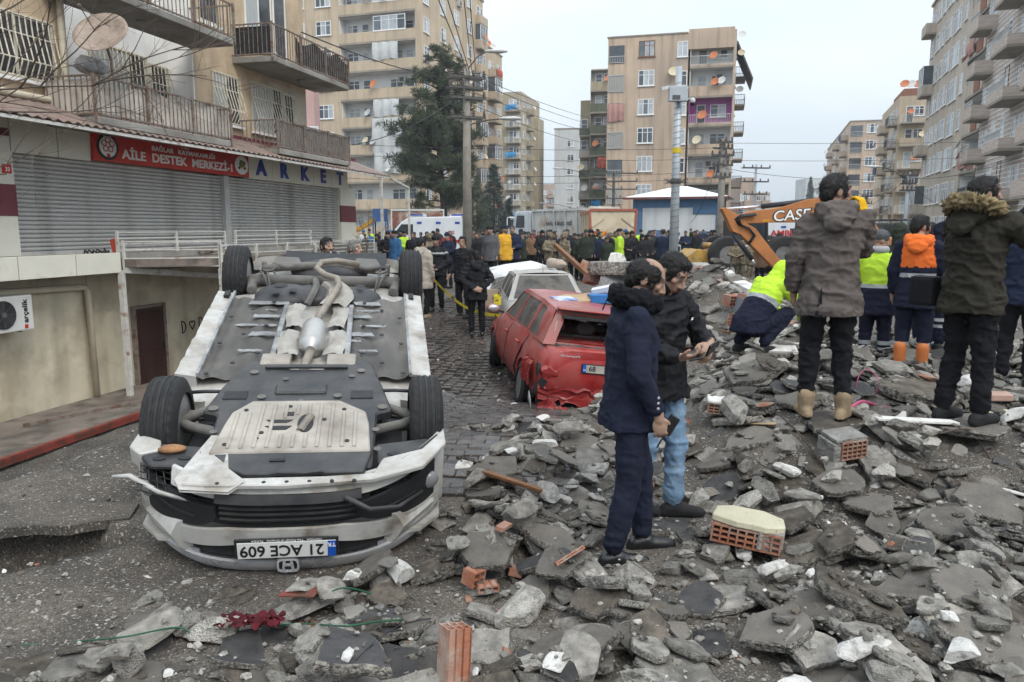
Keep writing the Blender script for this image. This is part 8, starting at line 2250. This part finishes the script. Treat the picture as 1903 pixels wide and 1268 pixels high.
        face_mat(sm, lambda c: 1 if c.z < an.z-.09+.022 else 0)
        new_obj('shoe', sm, P)
    # hair and headgear
    hm = hair_m or M_hair; q = MB()
    if hair in ('short','bald'):
        if hair == 'short':
            q.ell((0,-.022,.038),(.081,.101,.091),20,14,0,Mh); q.ell((0,.022,.092),(.056,.052,.033),14,10,0,Mh); q.ell((0,-.075,-.005),(.066,.045,.075),14,10,0,Mh)
            for sx in (-1,1): q.ell((sx*.066,.012,.022),(.014,.036,.040),10,8,0,Mh); q.ell((sx*.068,.030,-.012),(.010,.013,.03),8,6,0,Mh)
        else:
            q.ell((0,-.040,.025),(.085,.088,.083),20,14,0,Mh); q.ell((0,-.075,-.005),(.066,.045,.075),14,10,0,Mh)
            for sx in (-1,1): q.ell((sx*.064,.002,.035),(.020,.055,.055),10,8,0,Mh); q.ell((sx*.071,.026,-.012),(.010,.013,.032),8,6,0,Mh)
        hme = remesh(q, 'hair', .008 if detail else vox, 1, hm); wrinkle(hme, .004, 48, seed)
        if detail:      # loose strands over the cap of hair
            rg = np.random.default_rng(seed); nv = len(hme.vertices); V0 = np.empty(nv*3); N0 = np.empty(nv*3); hme.vertices.foreach_get('co', V0); hme.vertices.foreach_get('normal', N0)
            pick = rg.integers(0, nv, 1500); V0 = V0.reshape(-1,3)[pick]; N0 = N0.reshape(-1,3)[pick]; back = np.array(Mh.to_3x3() @ Vector((0,-.5,-.35)))
            T = back + rg.normal(0,.35,(1500,3)); T -= N0*(T*N0).sum(1)[:,None]; T /= np.linalg.norm(T,axis=1)[:,None]; S = np.cross(N0, T); L_ = rg.uniform(.014,.032,(1500,1)); w_ = .0022
            tips = V0 + T*L_ + N0*L_*rg.uniform(.12,.42,(1500,1)); VV = np.stack([V0 - S*w_, V0 + S*w_, tips], 1).reshape(-1,3); bm = bmesh.new(); bm.from_mesh(hme)
            vs_ = [bm.verts.new(v) for v in VV.tolist()]
            for i in range(1500): bm.faces.new(vs_[3*i:3*i+3]).smooth = True
            bm.to_mesh(hme); bm.free()
        new_obj('hair', hme, P)
    elif hair == 'beanie':
        q.ell((0,-.014,.055),(.089,.110,.090),18,12,0,Mh); limb(q, HP(0,-.10,.01), .02, HP(0,-.08,.02), .03); hme = remesh(q, 'beanie', .009 if detail else vox, 2, hm); wrinkle(hme, .004, 30, seed); new_obj('beanie', hme, P)
    elif hair == 'helmet':
        q.ell((0,-.015,.045),(.112,.130,.110),18,12,0,Mh); q.box(-.10,.10,-.14,.12,-.03,-.01,0,Mh); new_obj('helmet', remesh(q, 'helmet', max(vox,.016), 2, hm), P)
    elif hair == 'cap':
        q.ell((0,-.014,.055),(.088,.105,.075),18,12,0,Mh); q.ell((0,.10,.045),(.06,.06,.012),12,8,0,Mh); new_obj('cap', remesh(q, 'cap', max(vox*.8,.010), 1, hm), P)
    if collar == 'fur':
        q = MB(); c0 = nk + Vector((0,-.02,.035))
        for i in range(16):
            a_ = 2*math.pi*i/16; q.ell(tuple(c0 + Vector((.105*math.cos(a_), .10*math.sin(a_), .025*math.sin(a_)*-1))), (.050,.050,.058), 10, 8)
        cm = remesh(q, 'fur_collar', .011, 1, F['fur']); wrinkle(cm, .014, 40, 2); new_obj('fur_collar', cm, P)
    if collar == 'furhood':
        q = MB(); c0 = nk + Vector((0,-.04,.02))
        for i in range(22):
            a_ = R(-65) + R(310)*i/21; a_ += R(90)
            q.ell(tuple(c0 + Vector((.155*math.sin(a_)*-1, .125*math.cos(a_)*1.0, .03 - .05*math.cos(a_)))), (.042,.042,.045), 10, 8)
        cm = remesh(q, 'fur_trim', .011, 0, F['furtan']); wrinkle(cm, .03, 55, 2); new_obj('fur_trim', cm, P)
    if collar == 'scarf':
        q = MB(); 
        for i in range(12):
            a_ = 2*math.pi*i/12; q.ell(tuple(nk + Vector((.075*math.cos(a_), .078*math.sin(a_), .04))), (.035,.035,.05), 8, 6)
        new_obj('collar', remesh(q, 'collar', .012, 2, top[-1] if isinstance(top,(list,tuple)) else top), P)
    if extra: extra(P, J, Mh)
    return P
def stand(px, pyfeet, Y):
    p = at(px, pyfeet, Y)
    if (px, pyfeet, Y) not in FEET.values() and Y < 16 and GX0 < p.x < GX1: p.z = lerp(p.z, hget(p.x, p.y), .8)
    return p

# 1 man in the navy overcoat
def x1(P, J, Mh):
    w = J['wrR'] + Vector((0,.055,-.065))
    r_ = MB(); r_.cbox((0,0,0),(.03,.055,.11)); ro = r_.build('radio', M_phone, P, loc=w + Vector((-.005,.01,.015)), rot=(R(-32),0,0), bevel=.006)
    MB().tube([(0,.0,-.05),(0,.005,-.14)], [.006,.005], 6).build('radio_antenna', M_phone, ro)
    for k in range(3): MB().lathe([(.008,0),(.006,.004),(.001,.005)], 10, 0, Matrix.Translation(J['wrR'] + Vector((.047,-.02,.055+.028*k))) @ Matrix.Rotation(R(90),4,'Y')).build('cuff_button', M_chrome, P)
p1 = stand(1163, 1040, 4.22)
person('man in navy overcoat with black fur collar and polished black shoes looking down', (p1.x, p1.y, p1.z), R(-84), F['navy'], F['navyt'], M_shoe, h=1.76,
    pose=dict(chest=(0,.01,1.28), neck=(0,.035,1.47), head=(0,.085,1.605), elR=(.25,-.02,1.13), wrR=(.235,.10,.90), elL=(-.24,.0,1.14), wrL=(-.22,.06,.92), anR=(.115,-.10,.09), knR=(.105,-.02,.50), anL=(-.10,.12,.09), knL=(-.1,.10,.5)),
    head=(-8,24,0), hair='bald', beard=.62, hem=.80, collar='fur', hands=dict(R=dict(curl=48, d=(.0,.12,-1), n=(-1,.2,0), s=(0,1,.1))), vox=.010, flare=1.06, wr=.009, extra=x1, cuff=.02)
# 2 man in the black puffer reading his phone
def x2(P, J, Mh):
    c = J['wrR'] + Vector((-.04,.13,.02))
    MB().cbox((0,0,0),(.16,.085,.010)).build('phone', M_phone, P, loc=c, rot=(R(18),R(6),R(24)), bevel=.004)
    MB().cbox((0,0,0),(.15,.012,.075)).build('phone_case', M_phone, P, loc=c + Vector((-.05,.045,.05)), rot=(R(-20),R(6),R(24)), bevel=.004)
    MB().tube([tuple(J['wrL'] + Vector((.033*math.cos(a), .0, .033*math.sin(a)))) for a in [k*math.pi/8 for k in range(17)]], .004, 5).build('bracelet', M_black, P)
    MB().prism([(0,0),(.03,.005),(.012,.010),(.034,.016),(.01,.018)], 0, .002, axis='y').build('chest_logo', M_signw, P, loc=(-.10,.185,1.30), rot=(0,0,R(190)))
p2 = stand(1213, 958, 4.85)
person('man in black jacket and pale jeans tapping on a phone', (p2.x, p2.y, p2.z), R(-146), F['black'], F['jeans'], M_shoes, h=1.76,
    pose=dict(chest=(0,.0,1.29), neck=(0,.04,1.47), head=(0,.115,1.59), shL=(-.20,-.01,1.42), elL=(-.33,.05,1.17), wrL=(-.11,.33,1.17), shR=(.19,.0,1.42), elR=(.27,.04,1.14), wrR=(.10,.28,1.10), anR=(.12,-.09,.09), anL=(-.09,.09,.09), knL=(-.1,.09,.5)),
    head=(12,38,-6), hair='short', beard=.25, skin=(.38,.235,.17), hem=.80, collar='scarf', vox=.010, toes=(45,50), wr=.015, extra=x2, fit=1.1,
    hands=dict(R=dict(d=(-.5,.8,.1), n=(-.3,-.1,1), s=(.3,.6,.4), curl=34), L=dict(d=(.75,.45,-.45), n=(.1,-.6,-.8), s=(.0,.5,.8), curl=46, point=True)))
# 3 grey parka, back to the camera
def x3(P, J, Mh):
    q = MB(); w = J['wrR']
    hand(q, w, (-.25,.25,1), (-.6,.6,.2), (-.7,-.3,.2), 36, 1.12); g = remesh(q, 'glove', .008, 1, F['glove']); new_obj('glove', g, P)
    MB().prism([(-.115,0),(-.065,0),(-.08,.2)], -.012, .004, axis='y').build('hem_vent', F['blackt'], P, loc=(0,-.166,.765))
p3 = stand(1528, 778, 5.6)
person('man in grey brown hooded parka and beige boots seen from behind', (p3.x, p3.y, p3.z), R(-14), F['parka'], F['blackt'], M_boot, h=1.80,
    pose=dict(shR=(.20,0,1.43), elR=(.225,.14,1.21), wrR=(.235,.20,1.47), elL=(-.255,-.02,1.14), wrL=(-.235,.07,.90), head=(.01,.03,1.62), anR=(.13,-.02,.09), anL=(-.12,.0,.09)),
    head=(-62,0,0), hair='short', beard=.15, skin=(.33,.20,.14), hem=.76, hood='down', boots=.085, vox=.010, flare=1.10, fit=1.05, hands=dict(R=None), extra=x3, wr=.016, toes=(-30,10))
# 4 man with the fur hood raising a camera
def x4(P, J, Mh):
    c = J['wrR'] + Vector((-.06,.12,.05))
    b_ = MB().cbox((0,0,0),(.07,.16,.07)).build('camcorder', M_phone, P, loc=c, bevel=.012); MB().lathe([(.028,.0),(.032,.05),(.026,.055)], 16, 0, Matrix.Translation((0,.08,0)) @ Matrix.Rotation(R(-90),4,'X')).build('lens', M_black, b_)
    MB().tube([tuple(J['wrR'] + Vector((.045*math.cos(a)-.01, .045*math.sin(a)+.08, .02*math.sin(a)+.02))) for a in [k*math.pi/8 for k in range(13)]], .010, 6).build('hand_strap', M_black, P)
    MB().cbox((0,0,0),(.20,.12,.22)).build('shoulder_bag', F['black'], P, loc=(-.31,-.07,.93), bevel=.03, seg=2)
p4 = stand(1785, 785, 5.55)
person('bearded man in dark olive parka with tan fur hood holding up a camcorder', (p4.x, p4.y, p4.z), R(-66), F['olive'], F['blackt'], M_shoes, h=1.80,
    pose=dict(shR=(.20,.03,1.43), elR=(.30,.22,1.26), wrR=(.15,.40,1.45), elL=(-.25,.16,1.22), wrL=(-.02,.38,1.40), head=(0,.055,1.615), anR=(.12,.02,.09), anL=(-.11,-.05,.09)),
    head=(-22,-2,0), hair='short', beard=.85, skin=(.35,.21,.15), hem=.80, hood='down', collar='furhood', vox=.010, flare=1.05, fit=1.06,
    hands=dict(R=dict(d=(-.5,.75,.25), n=(-.5,-.5,-.2), s=(0,.2,1), curl=50), L=dict(d=(.3,.6,.4), n=(.3,.3,-.8), s=(.6,.4,.3), curl=40)), extra=x4, wr=.017)
# 5 worker with the orange yoke
NAVR = [F['navyw'], F['orange'], F['reflect']]
def j5(c, arm, tp):
    if arm: return 2 if 1.05 < tp < 1.22 else 0
    if c.z > 1.20 and c.y < .09: return 1
    return 2 if 1.085 < c.z < 1.135 else 0
l5 = lambda c: 1 if (.345 < c.z < .385) or (.28 < c.z < .315) else 0
p5 = stand(1690, 700, 8.3)
person('worker in navy jacket with orange yoke and orange rubber boots', (p5.x, p5.y, p5.z), R(-34), NAVR, [F['navyw'], F['reflect']], M_rubber, h=1.76, pose=dict(elR=(.26,.02,1.14), wrR=(.22,.2,.98), head=(0,.045,1.615)),
    head=(-42,4,0), hair='short', beard=.5, skin=(.34,.21,.15), hem=.76, hood='down', jfn=j5, lfn=l5, boots=.24, vox=.015, wr=.009, fit=1.08, leg_w=1.1, detail=True)
# 6 lime worker with the grey beanie
LIME = [F['navyw'], F['lime'], F['reflect']]
def j6(c, arm, tp):
    if arm: return 1 if tp < 1.9 else 2
    return 1 if c.z > 1.09 else (2 if c.z > 1.045 else 0)
p6 = stand(1620, 690, 9.4)
person('worker in lime and navy jacket with grey beanie standing with back turned', (p6.x, p6.y, p6.z), R(-28), LIME, [F['navyw'], F['reflect']], M_shoe, h=1.74, pose=dict(elR=(.29,.06,1.16), wrR=(.16,.25,1.06), elL=(-.28,.05,1.16), wrL=(-.1,.25,1.05)),
    head=(-50,8,0), hair='beanie', hair_m=M_beanie, hem=.72, jfn=j6, lfn=l5, vox=.016, collar='scarf', fit=1.1, wr=.009, leg_w=1.1)
# 7 hooded onlooker
p7 = stand(1655, 700, 9.8)
person('hooded person in dark green between the lime and the orange worker', (p7.x, p7.y, p7.z), R(-20), F['green'], F['blackt'], M_shoes, h=1.72, head=(-20,15,0), hood='up', hair=None, hem=.74, vox=.017, fit=1.08)
p7 = stand(1712, 700, 10.2)
person('worker in navy hidden behind the orange yoked worker', (p7.x, p7.y, p7.z), R(10), F['navyw'], F['navyw'], M_shoes, h=1.72, head=(-30,10,0), hair='short', hem=.74, vox=.02, fit=1.08)
# 8 crouching lime worker
def j8(c, arm, tp):
    d = (c - Vector((0,-.12,.50))).dot(Vector((0,.30,.42)).normalized())
    if arm: return 1
    return 1 if d > .17 else (2 if d > .115 else 0)
p8 = stand(1412, 652, 8.15)
person('worker in lime and navy crouching on the rubble with hood over his head', (p8.x, p8.y, p8.z-.02), R(-62), LIME, [F['navyw'], F['reflect']], M_shoes, h=1.62,
    pose=dict(pelvis=(0,-.20,.34), chest=(0,.06,.68), neck=(0,.19,.84), head=(0,.31,.90), shR=(.19,.14,.79), elR=(.25,.34,.56), wrR=(.15,.50,.38), shL=(-.19,.14,.79), elL=(-.25,.34,.56), wrL=(-.13,.5,.38),
        hpR=(.10,-.18,.31), knR=(.17,.24,.46), anR=(.14,-.08,.10), hpL=(-.10,-.18,.31), knL=(-.17,.2,.36), anL=(-.13,-.20,.10)),
    head=(0,48,0), hood='up', hair=None, hem=.26, jfn=j8, vox=.014, fit=1.12, wr=.010, flare=1.0, leg_w=1.12)
# 9 grey-haired man with the orange vest, 10 dark figure at the right edge
def j9(c, arm, tp): return 0 if arm else (1 if 1.0 < c.z < 1.36 and c.y < .1 else 0)
p9 = stand(1757, 700, 8.7)
person('grey haired man in navy with an orange vest behind the camcorder man', (p9.x, p9.y, p9.z), R(-15), NAVR, [F['navyw'], F['reflect']], M_shoes, h=1.74, hair='short', hair_m=M_hairg, head=(-30,5,0), jfn=j9, lfn=l5, hem=.74, vox=.018, fit=1.06)
p10 = stand(1884, 716, 7.6)
person('person in black at the edge of the picture beyond the camcorder man', (p10.x, p10.y, p10.z), R(-40), F['dnavy'], F['blackt'], M_shoe, h=1.78, hair='beanie', hair_m=F['black'], head=(-20,0,0), hem=.80, vox=.018, fit=1.06)
# 11 the group by the paving
def jpol(c, arm, tp):
    return 1 if (arm and .35 < tp < .45) or (not arm and 1.33 < c.z < 1.36 and c.y > .05) else 0
p = stand(786, 592, 16.4)
person('person in beige padded coat with back turned beside the rear wheel', (p.x, p.y, p.z), R(-25), F['beige'], F['blackt'], M_boot, h=1.72, hair='short', hood='down', head=(-30,0,0), hem=.66, vox=.02, fit=1.15)
p = stand(812, 580, 17.6)
person('police officer in black uniform and knitted cap standing by yellow tape', (p.x, p.y, p.z), R(172), [F['black'], F['reflect']], F['blackt'], M_shoe, h=1.76, hair='beanie', hair_m=F['black'], beard=.5, head=(5,10,0), hem=.84, jfn=jpol, vox=.018, fit=1.08,
    pose=dict(elR=(.29,.0,1.16), wrR=(.12,.2,1.08), elL=(-.29,0,1.16), wrL=(-.06,.2,.98)), hands=dict(R=dict(d=(-.8,.3,-.3)), L=dict(d=(.8,.3,-.3))))
p = stand(862, 592, 16.6)
person('clean shaven man in black jacket facing the grey car by the tape', (p.x, p.y, p.z), R(150), F['black'], F['blackt'], M_shoes, h=1.78, hair='short', head=(20,4,0), hem=.78, vox=.018, fit=1.06, pose=dict(wrR=(.27,.12,.93)))
p = stand(886, 607, 15.2)
person('man in long black coat with hands clasped behind his back', (p.x, p.y, p.z), R(8), F['black'], F['blackt'], M_shoe, h=1.70, hair='short', head=(0,6,0), hem=.74, hood='down', vox=.017, fit=1.1,
    pose=dict(elR=(.30,-.08,1.16), wrR=(.07,-.21,.98), elL=(-.30,-.08,1.16), wrL=(-.06,-.22,.97)), hands=dict(R=dict(d=(-.9,-.2,-.2), n=(0,1,0), s=(0,0,1)), L=dict(d=(.9,-.2,-.2), n=(0,1,0), s=(0,0,1))))
# 12 two men behind the overturned car
p = at(607, 441, 10.4)
person('dark haired bearded man smoking behind the overturned car', (p.x, 10.4, p.z-1.74), R(-155), F['dnavy'], F['blackt'], M_shoes, h=1.75, hair='short', beard=.7, skin=(.42,.27,.20), head=(18,0,0), hood='down', vox=.016, extra=lambda P, J, Mh: MB().tube([Mh @ Vector((.015,.095,-.066)), Mh @ Vector((.04,.17,-.085))], .004, 6).build('cigarette', M_signw, P))
p = at(656, 453, 10.7)
person('grey haired man in profile behind the overturned car', (p.x, 10.7, p.z-1.64), R(-110), F['grey'], F['blackt'], M_shoes, h=1.70, hair='short', hair_m=M_hairg, beard=.2, skin=(.42,.27,.20), head=(0,0,0), vox=.016)
# 13 soldiers and others at the machines
for k, (px, py, Y, m_, hr, hm, lab) in enumerate([(1364,548,30,'camo','cap',M_beret,'soldier in camouflage with a blue beret before the loader'),(1376,548,30.5,'camo','cap',F['camo'],'soldier in camouflage in the middle of the three before the loader'),(1391,550,29.5,'camo','cap',F['camo'],'soldier in camouflage nearest the excavator bucket'),
    (1409,556,27.5,'brown','short',M_hair,'bald bearded man in brown overcoat before the excavator'),(1022,520,27,'camo','helmet',F['camo'],'soldier with helmet left of the leaning beam'),(1048,524,26.5,'camo','helmet',F['camo'],'soldier with helmet at the foot of the leaning beam'),
    (1067,520,28,'dnavy','cap',F['black'],'police officer talking on a phone behind the leaning beam'),(1113,520,28,'dnavy','short',M_hair,'man in dark blue before the cream tailgate'),(1133,520,29,'camo','helmet',F['camo'],'soldier with helmet before the cream tailgate'),(1142,521,28.5,'black','short',M_hair,'man in black beside the helmeted soldier before the tailgate'),
    (1163,524,27.5,'black','beanie',F['black'],'person in black hood behind the concrete block'),(938,535,22,'yellow','cap',F['dnavy'],'rescuer in yellow jacket and dark cap behind the snowy car'),(952,533,22.5,'dnavy','short',M_hair,'man in dark blue close beside the yellow jacketed rescuer'),
    (912,536,21.5,'grey','beanie',F['black'],'hooded man in dark grey left of the yellow jacketed rescuer'),(722,500,26,'black','beanie',F['black'],'man in black hood before the ambulance bonnet'),(735,502,25.5,'blue','beanie',F['black'],'man in blue jacket before the ambulance'),(752,496,30,'lime','beanie',F['black'],'person in lime vest before the ambulance'),
    (768,500,27,'black','short',M_hair,'dark haired man before the ambulance lettering'),(832,500,24,'dnavy','beanie',F['dnavy'],'person in dark blue hood beside the concrete pole'),(798,496,24,'camo','helmet',F['camo'],'soldier with helmet behind the police officer')]):
    p = at(px, py, Y)
    person(lab, (p.x, Y, max(-.3, p.z) if py > 530 else 0), R(rng.uniform(120,240)) if k not in (14,) else R(180), F[m_], F['camo'] if m_ == 'camo' else F['blackt'], M_shoes, h=rng.uniform(1.70,1.80), hair=hr, hair_m=hm, beard=.5 if k % 2 else .2,
        skin=(.36,.23,.17), hem=.76, vox=.028, detail=False, wr=.012, fit=1.1, pose=dict(elR=(.29,.02,1.16), wrR=(.10,.24,1.12), elL=(-.29,.02,1.16), wrL=(-.08,.24,1.10)) if k % 2 == 0 else None)
# 14 the crowd: a dozen kinds, copied
kinds = []
for k, (m_, hr, hm, lab) in enumerate([('black','short',M_hair,'dark haired person in black jacket'),('dnavy','short',M_hair,'dark haired person in dark blue jacket'),('black','beanie',F['black'],'person in black jacket and black knitted cap'),('grey','short',M_hair,'dark haired person in grey jacket'),
    ('green','cap',F['green'],'person in dark green jacket and cap'),('blue','short',M_hair,'dark haired person in blue jacket'),('brown','beanie',M_beanie,'person in brown coat and grey cap'),('redc','short',M_hair,'person in red jacket'),('white','beanie',F['blue'],'person in pale jacket and blue cap'),('orange','short',M_hair,'person in orange vest'),('dnavy','cap',M_beret,'person in dark blue jacket and blue beret'),('lime','beanie',F['black'],'person in lime vest')]):
    kinds.append(person(lab + ' in the crowd before the trucks', (0,0,0), 0, F[m_], F['blackt'], M_shoes, h=1.74, hair=hr, hair_m=hm, beard=.4, skin=(.36,.23,.17), hem=.76, vox=.034, detail=False, wr=.012, fit=1.1, head=((k*37)%50-25,(k*13)%16,0), hood='up' if k == 2 else ('down' if k % 3 == 0 else None), pose=[None, dict(elR=(.28,.04,1.14), wrR=(.05,.24,1.16), elL=(-.28,.04,1.14), wrL=(-.05,.22,1.12)), dict(elR=(.29,-.02,1.14), wrR=(.2,.12,.95), elL=(-.29,-.02,1.14), wrL=(-.2,.12,.95)), dict(elR=(.26,.12,1.16), wrR=(.1,.2,1.45))][k % 4], group='crowd between ambulance and trucks'))
used = set()
cr = random.Random(21)
spots = []
for i in range(150):
    Y = cr.uniform(27, 43); px = cr.uniform(870, 1345)
    if 1085 < px < 1175 and Y > 38: continue
    if px > 1240 and Y < 34: continue
    spots.append((px, Y))
for i in range(26): spots.append((cr.uniform(672, 850), cr.uniform(32, 45)))
for i in range(10): spots.append((cr.uniform(1215, 1345), cr.uniform(44, 54)))
spots.sort(key=lambda s: s[1])
wts = [0]*7 + [1]*6 + [2]*6 + [3]*3 + [4]*3 + [5] + [6]*2 + [7] + [8] + [9] + [10] + [11]
placed = []
for px, Y in spots:
    x_ = at(px, 425, Y).x
    if any(abs(x_-a_) < .42 and abs(Y-b_) < .5 for a_, b_ in placed): continue
    placed.append((x_, Y)); k = cr.choice(wts)
    if k not in used: o = kinds[k]; used.add(k)
    else: o = copy_tree(kinds[k])
    o.location = (x_, Y, 0); o.rotation_euler = (0, 0, R(cr.uniform(135, 225) if cr.random() < .82 else cr.uniform(0, 360))); s_ = cr.uniform(.90, 1.06); o.scale = (s_,)*3
ordinals([o for o in col.objects if o.get('group') == 'crowd between ambulance and trucks' and o.parent is None and o.location.y > 1])
for k, o in enumerate(kinds):
    if k not in used: 
        for ch in list(o.children): bpy.data.objects.remove(ch)
        bpy.data.objects.remove(o)
# ------------------------------------------------------------------ thin winter haze
hz_m = bpy.data.materials.new('haze'); hz_m.use_nodes = True; hz_m.node_tree.nodes.clear()
_o = hz_m.node_tree.nodes.new('ShaderNodeOutputMaterial'); _v = hz_m.node_tree.nodes.new('ShaderNodeVolumePrincipled')
_v.inputs['Color'].default_value = (.86, .90, .95, 1); _v.inputs['Density'].default_value = .0006; _v.inputs['Anisotropy'].default_value = .2
hz_m.node_tree.links.new(_v.outputs[0], _o.inputs['Volume'])
hb_ = MB().box(-920, 920, -80, 1520, -3.2, 31.5).build('haze', hz_m); tag(hb_, 'thin pale winter haze over the streets', kind='stuff')
bpy.data.scenes.remove(_tmp_sc)
